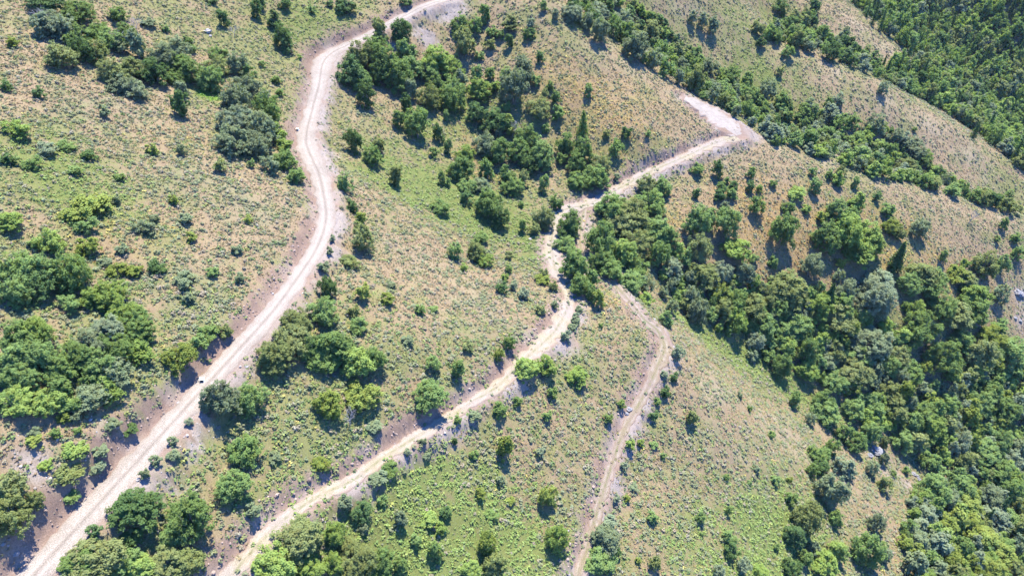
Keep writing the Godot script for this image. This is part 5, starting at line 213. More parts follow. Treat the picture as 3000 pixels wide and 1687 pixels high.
	334.6, 391.4, 6.2, 6.1, 2, 1, 328.5, 443.6, 5.9, 5.1, 2, 1, 314.1, 378.7, 7.8, 6.7, 5, 1, 320.3, 377, 5.7, 6.6, 1, 1, 187.6, 438.3, 6.3, 6.5, 2, 2, 360.7, 425.2, 6.7, 8.9, 5, 2, 286.2, 414.6, 9.2, 8.7, 2, 1, 321.1, 374.4, 3.7, 12.3, 0, 4,
	154.4, 408.3, 8.2, 8, 2, 1, 277.5, 431.4, 5.7, 5.8, 3, 1, 324.3, 412.8, 8.5, 11.4, 1, 2, 185.1, 430.8, 7.2, 6.8, 3, 1, 342.8, 432.2, 6.6, 5.7, 2, 1, 297.7, 416.7, 5.8, 6.5, 5, 2, 282.7, 420.1, 6.4, 5.8, 1, 1, 177.5, 418.8, 9.4, 7.8, 1, 1,
	188.9, 441.9, 4.6, 4.7, 1, 2, 274, 421.6, 9.3, 12.4, 5, 2, 330.9, 385.1, 5.6, 5.4, 2, 1, 388.2, 467.4, 10.8, 13.8, 2, 2, 389.4, 474.6, 8.1, 9.9, 1, 1, 372.8, 442.4, 7.1, 6.2, 5, 1, 315, 416.4, 5.6, 6.2, 2, 1, 281.6, 437.9, 7.2, 8.2, 0, 1,
	316.5, 455, 7.1, 6.6, 2, 1, 242.6, 405.4, 6.5, 7.5, 3, 2, 352.6, 470.5, 6.5, 8.6, 2, 2, 375.4, 479.7, 5.9, 6.3, 5, 1, 365.6, 470.7, 8.3, 7.3, 1, 1, 309, 423.8, 10.6, 10, 5, 1, 370.3, 462.7, 6.4, 7.4, 2, 1, 280.3, 444.4, 5.9, 7.1, 2, 1,
	355.5, 460.8, 6.6, 5.8, 2, 1, 313.5, 369, 11, 11.5, 5, 1, 342.5, 405.2, 7.4, 7.5, 1, 1, 346.5, 482.6, 7.6, 10.1, 1, 2, 255.7, 440.7, 7.4, 8.5, 2, 1, 381.8, 471.1, 7.2, 8.9, 0, 1, 276.2, 446.2, 7.9, 12.9, 5, 2, 310.3, 457.3, 6.1, 7.1, 1, 1,
	319.5, 368, 5.5, 16.1, 0, 4, 338.9, 403.8, 7, 6, 1, 1, 318.5, 402.1, 6.7, 7.4, 0, 1, 286.5, 434, 10.5, 12.1, 1, 1, 312.5, 461.9, 9.1, 13.7, 1, 2, 311.9, 472.3, 11, 13.9, 3, 1, 248.5, 418.4, 10.3, 9.1, 0, 1, 378.1, 459.8, 7, 6.7, 1, 1,
	356.9, 464.8, 10.3, 11.2, 2, 2, 308.5, 380.9, 9.8, 10.8, 3, 1, 319.3, 452.4, 7.9, 8, 2, 1, 345.5, 401.5, 4.5, 17, 0, 4, 295.8, 450.4, 9.9, 10.5, 5, 1, 375.2, 463.9, 6.6, 6.5, 1, 1, 339.5, 430.5, 6, 7.8, 1, 1, 340.3, 408.9, 10.8, 14.1, 0, 2,
	367.6, 474.7, 10.2, 12.4, 2, 1, 297.6, 454.9, 6.1, 5.2, 2, 1, 315.3, 451.3, 7, 7.8, 1, 1, 326.6, 460.7, 9.6, 11.8, 2, 1, 304.9, 459.5, 7.4, 9.3, 1, 1, 318.1, 394.9, 8.3, 13.4, 2, 2, 295.8, 440.9, 7, 8.3, 1, 1, 334.3, 470.3, 10.8, 13.4, 3, 2,
	316.7, 390, 5.8, 6.3, 2, 1, 266.6, 418.6, 6.2, 7.4, 1, 1, 313.6, 393.5, 8.8, 10.7, 2, 1, 300.2, 451.4, 9.8, 9.2, 2, 1, 272.9, 435.7, 5.7, 17, 0, 4, 300.9, 437.8, 6.6, 7.1, 0, 1, 281.6, 432.8, 6.1, 8.5, 1, 2, 345.6, 448.8, 9.8, 11, 2, 1,
	371, 480.2, 5.9, 5.3, 5, 1, 332.7, 477.3, 6, 8.9, 0, 2, 364.3, 455.6, 5.9, 6.9, 1, 2, 345.6, 490.4, 6.9, 6.5, 5, 1, 358.3, 483.2, 8.5, 7.7, 1, 1, 283.1, 454.4, 9.4, 10.7, 2, 1, 311.4, 374.1, 4.2, 15.8, 0, 4, 351.1, 480.5, 7, 8.1, 0, 1,
	327.9, 447.3, 8.3, 7.5, 5, 1, 326.9, 416.8, 10.1, 11.7, 5, 1, 325.4, 486.6, 8, 9.4, 3, 1, 334.2, 451.8, 10, 12.9, 0, 1, 324.5, 477.1, 7.3, 9.4, 1, 1, 325.2, 473.7, 5.5, 5.9, 1, 1, 319.5, 478.4, 5.9, 8.6, 1, 2, 264.8, 426.8, 5.6, 7.1, 2, 1,
	271.3, 446.4, 7.4, 7.2, 0, 1, 356.8, 450.1, 10.4, 10.4, 0, 1, 345.9, 466, 7.1, 7.9, 2, 1, 362.9, 482.3, 6.9, 6, 3, 1, 315.9, 469.2, 4, 12.9, 0, 4, 272.9, 441.4, 9, 11.1, 5, 1, 375.1, 474.9, 5.7, 7.6, 1, 2, 308.1, 444.8, 7, 7.9, 1, 1,
	343.8, 486.1, 4.6, 15.3, 0, 4, 302.7, 463.8, 8.5, 8.3, 1, 1, 264.9, 443, 5.6, 6.2, 3, 1, 296.2, 435.6, 6.4, 8.5, 2, 2, 269.9, 430.9, 8.4, 11.5, 0, 2, 280.3, 450.4, 9.8, 10.3, 3, 1, 381.1, 478.3, 9.8, 11.4, 1, 1, 277.6, 424.4, 8, 10.2, 0, 1,
	314.6, 482, 10.2, 13.3, 1, 1, 357.3, 489.2, 10.6, 10.8, 0, 1, 320.8, 371.3, 5.5, 5.1, 3, 1, 375.8, 454, 9, 10.2, 5, 1, 373.8, 481.9, 5.7, 6.7, 3, 1, 286.6, 451, 6.8, 5.8, 1, 1, 268.2, 424.6, 6.4, 7.3, 1, 1, 326.1, 382.1, 10.7, 14.1, 2, 2,
	292.2, 439.2, 7, 7.1, 3, 1, 318.3, 431.6, 8, 9.7, 2, 1, 261.1, 446.9, 7.5, 9, 2, 1, 260.4, 440.8, 8.2, 8.1, 2, 1, 381.4, 455.6, 6.1, 5.4, 2, 1, 339.1, 459, 8.5, 9.8, 1, 1, 268.7, 441.7, 5.9, 8.8, 2, 2, 309.7, 453.9, 9.5, 11.1, 3, 1,
	386.7, 477.1, 7.5, 6.7, 5, 1, 366.4, 464, 4.5, 16.4, 0, 4, 367.7, 457.3, 6.8, 7.5, 2, 1, 306.2, 389.7, 10.4, 13.4, 1, 1, 357.5, 478.4, 9, 10.9, 1, 1, 361.6, 430.2, 8.2, 7.3, 2, 1, 362.6, 440.9, 6.1, 7.4, 2, 1, 355.2, 467.9, 5.6, 5.8, 2, 1,
	290.7, 447.6, 9.3, 9.2, 1, 1, 364.5, 426.2, 9.5, 9.8, 2, 1, 357.5, 417.4, 7.1, 8.5, 2, 1, 287.6, 440, 5.7, 5, 0, 1, 338.8, 474.4, 8.5, 9.6, 3, 1, 360.1, 422.5, 5.8, 9.3, 3, 2, 323.5, 483.6, 6.6, 9, 1, 2, 293.2, 460.1, 9.5, 10.8, 2, 2,
	362.9, 461.4, 6.1, 7.8, 3, 2, 358.4, 435.1, 9.7, 8.9, 1, 1, 332, 462.7, 7.1, 7.3, 2, 1, 295.9, 463, 6.5, 9.7, 2, 2, 317.1, 373.8, 9.5, 11.7, 0, 1, 328.3, 468.4, 8, 6.9, 1, 1, 301.6, 455.9, 10.5, 11.8, 2, 1, 273.1, 450.4, 6.4, 7.9, 3, 1,
	332.1, 456.3, 7, 6.8, 1, 1, 278.1, 437.1, 7.6, 8.3, 2, 1, 318.6, 466.3, 8.5, 7.9, 3, 1, 328.4, 394.8, 9.9, 12.2, 0, 1, 382, 467.1, 7.6, 8.8, 2, 2, 331.2, 422.5, 8.6, 8.3, 3, 1, 348.1, 460.9, 7, 8.9, 3, 2, 319.5, 381.3, 6.3, 6.7, 3, 1,
	375.7, 467.6, 9.1, 8.1, 1, 1, 316.8, 386.2, 8.4, 12.2, 2, 2, 370.1, 484.5, 6.6, 8.3, 3, 1, 284.4, 445.9, 9.8, 9.1, 2, 1, 359.5, 472.3, 8.2, 7.2, 2, 1, 292, 453.7, 9.1, 9.2, 1, 1, 340.2, 463.5, 7.2, 8.6, 2, 1, 319, 485.3, 6, 6, 0, 1,
	325.7, 456.6, 3.7, 13.8, 0, 4, 329.2, 453.4, 6.1, 5.8, 1, 1, 318.8, 416, 6.1, 16.7, 0, 4, 385, 473.7, 7.5, 9.5, 0, 1, 379.5, 449, 8.1, 10.3, 5, 2, 347.6, 477.4, 7.5, 9.2, 0, 1, 331.3, 390.4, 7.5, 8.4, 0, 2, 267.6, 439.2, 6, 5.9, 1, 1,
	337.7, 400.5, 6.7, 8.3, 2, 1, 287.6, 455.8, 10.8, 11.3, 5, 1, 325.2, 451, 9.2, 11.7, 2, 1, 294.2, 466, 5.7, 6.1, 3, 1, 350.9, 425.1, 7.7, 7.5, 1, 1, 363.3, 487, 8.8, 8.1, 0, 1, 256.5, 437.5, 4.5, 12.2, 0, 4, 346, 409.5, 7.6, 7.3, 1, 1,
	372.4, 476.7, 9.1, 11.4, 2, 1, 357.1, 454.6, 7.2, 8.1, 2, 1, 339.8, 426.1, 7.1, 6.4, 1, 1, 335.2, 417.3, 7.5, 8.9, 0, 1, 332.9, 443.2, 7.5, 7.7, 2, 1, 317, 435.8, 4.8, 13, 0, 4, 348.8, 440.1, 6.6, 5.6, 0, 1, 319.8, 443.1, 5.5, 6.8, 3, 1,
	304.3, 450.7, 9.1, 10.5, 1, 2, 320.9, 434.2, 8.5, 10.4, 5, 1, 383.9, 463.9, 8.4, 10.3, 5, 1, 353.5, 416.6, 8.6, 8.3, 3, 1, 297.4, 466.8, 6.3, 6.8, 5, 1, 360.3, 460.2, 5.8, 7.6, 0, 2, 351.1, 476.7, 7.7, 8.7, 2, 1, 290.4, 434.8, 6.4, 7.8, 5, 1,
	350.9, 486.5, 9.1, 8.3, 3, 1, 299, 445.3, 5.8, 5.9, 2, 1, 338.9, 412.8, 5.6, 5.6, 5, 1, 290.4, 415.8, 8.2, 8.5, 5, 1, 330.8, 485.7, 8.5, 9.4, 2, 1, 310.6, 467.8, 7.7, 9.4, 2, 1, 308.9, 397.1, 10.1, 12.6, 1, 1, 343.7, 463.1, 6.3, 6.2, 2, 1,
	324.4, 369.3, 8.9, 10.3, 3, 1, 374.4, 458.3, 5.4, 16.4, 0, 4, 331.7, 448.2, 6.3, 7.5, 2, 1, 350.8, 454.4, 4.9, 16.9, 0, 4, 352, 407.6, 8.2, 12.7, 1, 2, 360.1, 475.8, 7.7, 6.8, 5, 1, 256.2, 414.6, 7.6, 8.6, 0, 1, 355.2, 474.1, 10.4, 9.5, 2, 1,
	317.9, 448.4, 9.9, 12.3, 5, 1, 313.8, 465.9, 8, 10.1, 5, 1, 279.8, 456.9, 8.3, 8.9, 3, 2, 346, 471.3, 7.5, 8.1, 3, 1, 329.2, 400.1, 10.1, 12.7, 1, 1, 338, 420.9, 6.4, 5.4, 5, 1, 367.7, 478.5, 6.4, 7.6, 1, 1, 374.7, 472.2, 5.9, 5.1, 1, 1,
	307.5, 434.2, 5.9, 5.7, 3, 1, 263.5, 415.4, 5.6, 6.2, 5, 1, 258, 443.2, 5.5, 4.7, 3, 1, 377.7, 473.1, 6.3, 7.2, 0, 2, 250.4, 409.4, 8.7, 8.8, 1, 1, 321.5, 474.6, 10.6, 13.1, 1, 1, 346, 425.3, 7.6, 6.6, 1, 1, 308.2, 465.5, 6.1, 7.9, 0, 1,
	294.2, 444.5, 7.6, 8.1, 1, 1, 252.3, 437.3, 7.5, 11.7, 2, 2, 343.3, 479, 6.7, 8.1, 0, 2, 342.1, 428.9, 5.5, 5, 2, 1, 370.1, 591.4, 6.9, 7.4, 5, 1, 267, 548.7, 4.4, 16, 0, 4, 367.1, 578, 4.7, 6.9, 5, 1, 374, 535.3, 12.3, 14.5, 5, 1,
	409.7, 522.3, 5.9, 9.3, 2, 1, 347.3, 585.2, 6.9, 7.2, 2, 1, 298.7, 588.1, 11.6, 14.7, 5, 1, 398.7, 542.2, 12.5, 17, 1, 1, 421.6, 573.8, 6.4, 7.7, 5, 1, 381.1, 568.3, 11.5, 11.9, 2, 1, 410.5, 582.6, 9.4, 17, 1, 2, 397.9, 526.6, 5.3, 17, 0, 4,
	403.3, 568.3, 6.6, 7.2, 1, 1, 414, 495.4, 8.5, 14.5, 2, 2, 414, 568.1, 5.3, 17, 0, 4, 429.9, 555.8, 8, 9.9, 1, 1, 357.4, 593.1, 7, 9.4, 1, 1, 392.9, 535.1, 8.2, 11.3, 1, 1, 423.5, 551.4, 6.9, 7.3, 2, 1, 341.5, 598.1, 9.3, 10.3, 5, 1,
	337, 564.9, 9.1, 11.3, 5, 1, 302.1, 571.4, 11.5, 14.2, 2, 1, 386.1, 457.9, 6.1, 8.7, 2, 1, 270, 531.6, 9, 12.6, 5, 1, 389.7, 539.4, 10.4, 15.2, 2, 1, 342.9, 518.4, 9.7, 15.3, 1, 1, 431.9, 497.3, 5.6, 6.1, 5, 1, 391.6, 456.4, 10.9, 17, 3, 2,
	375.4, 513.6, 12, 17, 1, 1, 395.2, 586.6, 10.2, 14.9, 1, 1, 359.8, 510.5, 5.1, 6.3, 5, 1, 436.2, 547, 12.5, 17, 1, 2, 442.3, 544, 11.7, 15.7, 1, 1, 421.6, 539.1, 11.5, 13.6, 5, 1, 437.3, 480.8, 8.9, 10.7, 3, 1, 435.5, 512, 7.3, 10.4, 1, 1,
	388.2, 557.3, 5.6, 6.9, 1, 1, 342.9, 551.4, 10.8, 13.6, 5, 1, 417.2, 442.9, 11, 12.6, 1, 1, 440.9, 524.1, 10.7, 13, 1, 1, 437.5, 494.6, 10.9, 16, 2, 1, 351, 597.4, 10.2, 13.5, 2, 2, 440.2, 533, 11.4, 11.6, 5, 1, 421.5, 479.5, 12.2, 17, 1, 2,
	417.3, 551.8, 8, 12.2, 5, 2, 400.6, 470.9, 8.3, 9, 2, 1, 333.7, 576.3, 10.2, 13.8, 2, 1, 431.6, 512.1, 8, 10.3, 3, 1, 367.3, 485.5, 5.2, 5.6, 5, 1, 384.1, 594.2, 6.8, 10.4, 2, 1, 251.4, 480.5, 4.8, 17, 0, 4, 380.9, 541.8, 4.8, 5.6, 3, 1,
	413.1, 515, 6.4, 6.7, 2, 1, 425.9, 483.5, 8.8, 12.1, 5, 1, 318.9, 588.3, 5.5, 7.8, 1, 1, 312.1, 530.5, 9.6, 9.6, 1, 1, 445.6, 553.5, 12.3, 13.6, 1, 1, 279.1, 571, 7.4, 7.9, 1, 1, 414.5, 507.6, 8.3, 10.5, 2, 1, 410.9, 553.4, 6.8, 7.4, 5, 1,
	432.1, 474.3, 11.5, 14.5, 2, 2, 293.4, 587.5, 6.7, 9.4, 5, 1, 368.3, 538.6, 8.2, 8.3, 1, 1, 324.1, 568, 8.6, 9, 3, 1, 370.8, 603.3, 8.2, 9.7, 5, 1, 398.2, 489.4, 7, 8.2, 1, 1, 371.9, 596.3, 7.3, 10.6, 1, 1, 427.7, 575, 11.7, 17, 5, 2,
	402.7, 508, 10, 15.5, 5, 1, 407.5, 513, 5.7, 10.3, 2, 2, 348.8, 592.3, 9.9, 17, 1, 2, 404.6, 472.4, 7.1, 13.4, 1, 2, 291.9, 471.9, 5.8, 8.1, 1, 1, 370.5, 546.7, 7.5, 10.6, 3, 1, 452.6, 539.2, 8.5, 13.1, 3, 1, 392.8, 557.6, 8, 9, 2, 1,
	454.2, 531.5, 6.6, 17, 0, 4, 388.9, 508.8, 11.5, 16, 5, 1, 367, 566.3, 9.1, 11.4, 2, 1, 417.7, 521.1, 7.8, 9.8, 1, 1, 431.5, 562.7, 5.9, 7.4, 5, 1, 428.9, 515.5, 4.9, 7.5, 2, 1, 388.4, 501.5, 11.9, 17, 5, 2, 371.2, 574.9, 12.2, 14.1, 3, 1,
	333.9, 548.5, 4.3, 17, 0, 4, 413.9, 558.7, 11.4, 16.5, 1, 1, 288.4, 568.7, 5.3, 6.6, 1, 1, 398, 565.9, 6.3, 9.7, 5, 2, 322.9, 549.3, 6.5, 9.9, 3, 1, 425.5, 515.7, 3.6, 13, 0, 4, 439.1, 518.1, 4.4, 17, 0, 4, 346.6, 561.2, 7.2, 8, 2, 1,
	280.9, 464, 9.7, 10.9, 1, 1, 406.6, 586.4, 7.5, 11.4, 3, 2, 430.6, 522, 8.1, 13.8, 1, 2, 413.5, 503.1, 7.2, 10.5, 3, 1, 446.5, 547.6, 8.9, 13, 3, 1, 416.9, 477.3, 7.3, 9.4, 1, 1, 274.2, 571.6, 11.7, 14.9, 1, 1, 425.5, 521.8, 3.2, 10.5, 0, 4,
	447.3, 519.5, 8.7, 12.1, 3, 1, 420, 460.1, 3.7, 17, 0, 4, 336.6, 544.5, 8.1, 9.4, 2, 1, 406.5, 540.1, 9.2, 14.1, 1, 1, 407, 530.7, 7, 8, 2, 1, 353.5, 563.6, 11.4, 15.1, 1, 1, 385.1, 573, 6.1, 9.4, 1, 1, 340.3, 536.8, 12, 17, 1, 2,
	400.9, 577.6, 6.1, 10.4, 1, 2, 413.1, 456.9, 5.9, 8.8, 1, 1, 271.4, 557.3, 8.9, 14.4, 5, 2, 434.3, 501.9, 2.9, 14.6, 0, 4, 331.8, 569, 12.4, 17, 3, 2, 386.3, 525.3, 8.4, 10.1, 2, 1, 431.1, 544.7, 6.1, 8.4, 5, 1, 413.6, 464.6, 9.8, 10.6, 1, 1,
	380.2, 537, 5.7, 5.9, 5, 1, 387.7, 576.2, 6, 7.3, 1, 1, 403.8, 564.3, 2.9, 12.2, 0, 4, 312.2, 554, 5.6, 7, 3, 1, 255.4, 475.8, 4.7, 17, 0, 4, 373.5, 583.1, 10, 13, 2, 1, 376.1, 520.8, 6.3, 7.8, 1, 1, 332.8, 541.4, 6.6, 8.1, 5, 1,
	432.4, 539.7, 8.2, 15.6, 3, 2, 327.8, 589.6, 12.1, 17, 1, 1, 418, 451.5, 6.6, 8.3, 1, 1, 371, 556.8, 12.1, 16.3, 2, 2, 377.4, 503.1, 4.7, 5.5, 1, 1, 296.3, 563.3, 5.7, 7.3, 3, 1, 420.5, 544.5, 10, 12.9, 1, 1, 379.8, 557.8, 4.7, 7, 1, 1,
	410.6, 483.8, 6.6, 6.7, 2, 1, 316.4, 597.8, 6.6, 8.3, 2, 1, 363, 547.9, 10.7, 16.2, 5, 2, 274.4, 541.8, 5.4, 8.7, 5, 1, 302, 488.6, 6, 7.7, 3, 1, 426.6, 537.4, 5.8, 17, 0, 4, 419.1, 513.3, 8.7, 10.4, 1, 1, 380.6, 500.5, 7.3, 13.1, 2, 2,
	369.8, 510.3, 4.8, 8.9, 3, 2, 382.3, 514.1, 8.3, 10.1, 1, 1, 440.4, 489.8, 7.2, 9.5, 2, 1, 442, 565.4, 10.1, 12.4, 2, 1, 407.8, 517, 7.7, 15, 3, 2, 436.3, 515.3, 6.1, 6.4, 5, 1, 414.5, 539.6, 12.3, 14, 2, 1, 360, 580.9, 11.2, 14.7, 3, 1,
	426.9, 494.5, 11, 17, 2, 1, 336, 559.1, 4.2, 13.5, 0, 4, 392.6, 551.2, 6.9, 7.3, 1, 1, 311, 575.8, 7.5, 13.1, 1, 2, 318.8, 530.3, 7.9, 11.5, 1, 1, 427.6, 490.3, 6, 7.7, 2, 2, 425, 546.5, 6.1, 7.6, 1, 1, 302.2, 584.1, 8.3, 10.6, 3, 1,
	359.4, 520.3, 5.9, 6.8, 1, 1, 405.1, 555.2, 7.3, 17, 0, 4, 448.3, 564.7, 5.7, 17, 0, 4, 401.7, 534.4, 5.3, 17, 0, 4, 417.6, 526, 8.7, 17, 1, 2, 366.6, 582.1, 9.8, 17, 2, 2, 387.9, 515.6, 10.4, 15.1, 5, 1, 280, 584, 5.3, 6.6, 1, 1,
	283.4, 583.4, 6.3, 6.4, 2, 1, 457.4, 564.9, 8.1, 11.7, 2, 1, 304.5, 470.9, 10.4, 14.7, 5, 2, 379.6, 525.8, 8.3, 10.1, 1, 1, 279.9, 553.8, 9.1, 13.4, 2, 2, 376.7, 493.8, 6.8, 7.1, 2, 1, 282.7, 473.9, 3.8, 15.2, 0, 4, 260.6, 504.9, 6.7, 17, 0, 4,
	382.5, 562.9, 9.3, 16.2, 1, 2, 400.8, 459.2, 12.3, 17, 3, 1, 364.3, 556.4, 12.2, 15.7, 2, 1, 409, 506.8, 5.1, 6.8, 3, 2, 406.8, 547.7, 9.1, 13.1, 1, 1, 335.8, 604, 6.5, 6.7, 2, 1, 286.7, 475.5, 5.1, 17, 0, 4, 354.5, 588.7, 11.5, 17, 2, 1,
	425.5, 464, 9.3, 13.4, 3, 1, 320, 584.1, 11.3, 17, 3, 1, 367, 570.8, 5.9, 6.8, 5, 1, 280.6, 482.3, 6.2, 11, 5, 2, 323.8, 594.3, 11.6, 17, 1, 2, 409.1, 456.7, 5.2, 7.7, 1, 1, 370.9, 551.4, 5.1, 6.2, 1, 1, 388.5, 590.7, 3.1, 11, 0, 4,
	347.7, 533.4, 6.3, 9.1, 2, 2, 371.7, 567.1, 9.6, 12.2, 1, 1, 417.2, 487.6, 5.9, 7.8, 2, 1, 281, 576.8, 8, 11.6, 2, 1, 364.1, 596.7, 10.4, 11.1, 5, 1, 359.4, 562.4, 5.7, 17, 0, 4, 344.6, 556.1, 6.7, 10.6, 2, 1, 302.6, 578.7, 9.2, 12.8, 1, 1,
	429, 526.7, 7.6, 10.2, 1, 1, 269.3, 507.2, 8.1, 11.8, 1, 1, 450, 571.7, 12.1, 14, 1, 1, 391, 583.1, 8.6, 11.5, 5, 1, 385.9, 545.9, 7.4, 9.4, 1, 1, 418.9, 502.3, 8, 11.6, 2, 2, 331.1, 536.5, 10.7, 16.8, 5, 1, 454.9, 573.9, 9.1, 11.7, 2, 1,
	403.9, 497.4, 7.1, 17, 0, 4, 406.6, 566.2, 5.8, 8.1, 3, 2, 347.9, 553.5, 3, 10, 0, 4, 384, 496.7, 11.6, 15.7, 3, 1, 411.5, 547.7, 8.7, 13.1, 1, 1, 338.6, 588.8, 11.6, 17, 5, 1, 330.7, 550.9, 5, 6.6, 5, 1, 287.8, 555.8, 5.3, 6.2, 3, 1,
	389.5, 571.7, 8.6, 10.6, 1, 1, 352.3, 544.7, 8.2, 12.7, 5, 1, 376.1, 597.9, 5.2, 7.6, 3, 1, 401.9, 549.1, 8.2, 9.6, 2, 1, 433, 485, 9.4, 12.3, 1, 1, 252.8, 494.1, 8, 8.3, 1, 1, 448.6, 560.4, 5.7, 6.3, 2, 1, 437.3, 556.8, 7.3, 17, 0, 4,
	351.7, 578.4, 8.8, 14.9, 5, 2, 390, 527.5, 5.3, 8.4, 2, 1, 409, 496.4, 6.5, 6.7, 5, 1, 407.2, 488.9, 8.6, 11.8, 1, 1, 344.5, 507.8, 3, 11.2, 0, 4, 415.3, 470.3, 11.3, 12.9, 2, 1, 318.2, 552.1, 6.7, 10.5, 3, 1, 434.5, 570.7, 4.6, 5.4, 5, 1,
	450.8, 524.4, 5.8, 17, 0, 4, 281, 531.9, 9.3, 14.9, 2, 2, 277.5, 560.3, 6.4, 10, 1, 1, 308.7, 589.8, 4.7, 7.2, 1, 1, 357.3, 602.7, 11, 14.1, 1, 1, 397.4, 512.2, 6.6, 17, 0, 4, 413.2, 475, 5.6, 7.4, 5, 1, 421.2, 559.5, 9.2, 12.4, 1, 1,
	250.1, 489.4, 2.8, 11.5, 0, 4, 439.7, 512.5, 9.2, 9.8, 5, 1, 300.4, 560.5, 10.7, 11, 5, 1, 295.8, 497.2, 3.1, 12.2, 0, 4, 343.7, 591.3, 8.3, 12.5, 2, 2, 330.3, 593.8, 4.8, 6.7, 1, 1, 446, 505.4, 12.3, 13.8, 5, 1, 446.5, 537.3, 12.2, 17, 2, 2,
	398.9, 581.7, 7.9, 8, 1, 1, 323.7, 562.1, 11.9, 17, 1, 2, 389.3, 562.8, 11.6, 17, 2, 1, 359.9, 588.4, 9.4, 12.1, 2, 1, 392.8, 568.8, 5.2, 9, 5, 2, 308.8, 584, 10, 10.5, 2, 1, 420.3, 471.8, 8.4, 11.5, 1, 1, 357.5, 523.7, 3.4, 14.4, 0, 4,
	384.9, 540.7, 7.8, 8.5, 1, 1, 456.2, 559.2, 4.5, 7, 2, 2, 396.7, 497.7, 9.8, 14.5, 1, 1, 340.2, 570.6, 6.8, 9.2, 1, 1, 442.4, 494.2, 3.9, 17, 0, 4, 354.8, 537.7, 10.8, 12.6, 5, 1, 330.7, 602.8, 4.6, 5.3, 2, 1, 305.9, 559, 7.4, 11.7, 2, 1,
	403.2, 466.5, 8.9, 11.2, 3, 1, 399.2, 478.8, 12.4, 15.4, 3, 1, 403.5, 522.5, 7, 17, 0, 4, 338.1, 490.9, 12, 12.8, 5, 1, 391.3, 481.1, 5.6, 6.6, 1, 1, 382.9, 549.6, 5.9, 6.2, 5, 1, 383.8, 599.4, 11.7, 15.5, 1, 1, 326.4, 536.9, 7.1, 13.9, 1, 2,
	386.9, 551.6, 9, 14.1, 1, 2, 424.3, 506.8, 11, 15.9, 1, 1, 251.6, 512.2, 10.5, 13.9, 1, 2, 354, 571.8, 6.1, 8.9, 2, 1, 314.3, 569.6, 5.1, 17, 0, 4, 311.6, 597.5, 12.1, 17, 5, 1, 279.4, 546, 10.8, 15.1, 1, 1, 324.8, 575.7, 7.6, 10.4, 2, 2,
	357.1, 573.5, 6.5, 9.8, 2, 2, 302.7, 533.1, 5.8, 7.6, 2, 2, 349, 518.7, 7.4, 9.9, 1, 1, 439.7, 574.6, 8.2, 9.7, 3, 1, 455, 545.2, 10.8, 13.9, 3, 1, 428.8, 470.6, 5.3, 6.6, 5, 1, 263.3, 474.1, 8.5, 12.1, 3, 1, 437, 565.5, 8.5, 8.7, 2, 1,
	366.3, 501.3, 5.7, 7.7, 2, 1, 427.1, 474.8, 4.2, 17, 0, 4, 394.8, 575.1, 7.1, 10.3, 5, 1, 335.6, 519.9, 9.4, 12.9, 1, 1, 378.1, 530.4, 9.7, 14.8, 5, 1, 270.6, 475, 7, 7.7, 3, 1, 284.6, 556.2, 5.3, 7.6, 2, 1, 282, 493.4, 6.9, 10.3, 1, 2,
	297.2, 576.4, 8.5, 16.5, 1, 2, 289.1, 489.2, 9.6, 11.6, 5, 1, 267.5, 491.3, 4.5, 5.4, 5, 1, 405.7, 450.8, 7.7, 11.5, 5, 1, 357, 570, 7.2, 12.9, 3, 2, 339, 593.9, 5.5, 8, 2, 2, 449.2, 513.1, 9, 10.2, 5, 1, 394.8, 449.9, 6.8, 17, 0, 4,
	384.4, 587.5, 8.8, 9, 1, 1, 283.1, 520.6, 11.8, 13.2, 1, 1, 355.2, 496.2, 5.7, 6, 2, 1, 311.5, 560.8, 9.3, 16, 1, 2, 290.4, 560.3, 6.3, 8.8, 1, 1, 351.3, 603.2, 7.3, 11, 2, 1, 377.9, 587.6, 12.3, 14.9, 5, 1, 422.1, 565.7, 7.8, 11.4, 1, 1,
	454.6, 555.5, 4, 17, 0, 4, 439.8, 506.6, 6.4, 7.6, 3, 1, 285.4, 542.2, 11.7, 17, 2, 1, 377, 565.4, 5.3, 6.8, 3, 1, 387.3, 568.3, 5.8, 7.3, 2, 1, 382.1, 485.4, 11.9, 17, 2, 1, 262.3, 529.7, 6.3, 6.8, 1, 1, 327.4, 578.6, 5.9, 9.3, 1, 1,
	417.5, 483.9, 4.6, 5.5, 2, 1, 307.2, 579.2, 5.6, 7.7, 1, 1, 360.8, 572, 9.4, 12.1, 5, 1, 440.2, 500.4, 5.2, 6.5, 3, 1, 298.4, 541.3, 4.6, 6.8, 1, 1, 379.9, 577.6, 4.9, 7.6, 3, 1, 420.5, 437.4, 11.1, 13.1, 2, 1, 424.4, 447.9, 5.2, 8.3, 2, 1,
	342.8, 525.5, 7.9, 10.9, 5, 1, 405.1, 575.9, 4.8, 5.6, 3, 1, 345.1, 536.2, 5.1, 8.1, 2, 1, 365.1, 534, 5.7, 17, 0, 4, 276.6, 469.3, 10, 12.8, 1, 2, 421.1, 495.8, 10.9, 16.4, 3, 1, 301.8, 594.4, 11.9, 17, 5, 1, 309.5, 569.9, 4.5, 6.3, 3, 2,
	326.5, 550.2, 6.7, 7.3, 5, 1, 330.6, 498.4, 10.3, 12.5, 1, 1, 376.2, 577, 6.3, 9.6, 3, 1, 413.1, 490.9, 5.8, 17, 0, 4, 344.2, 564.5, 4.7, 5.4, 5, 1, 332.5, 581, 3.9, 14.9, 0, 4, 331.9, 514.4, 8.5, 9.3, 2, 1, 349.3, 565.4, 5.6, 6.6, 5, 1,
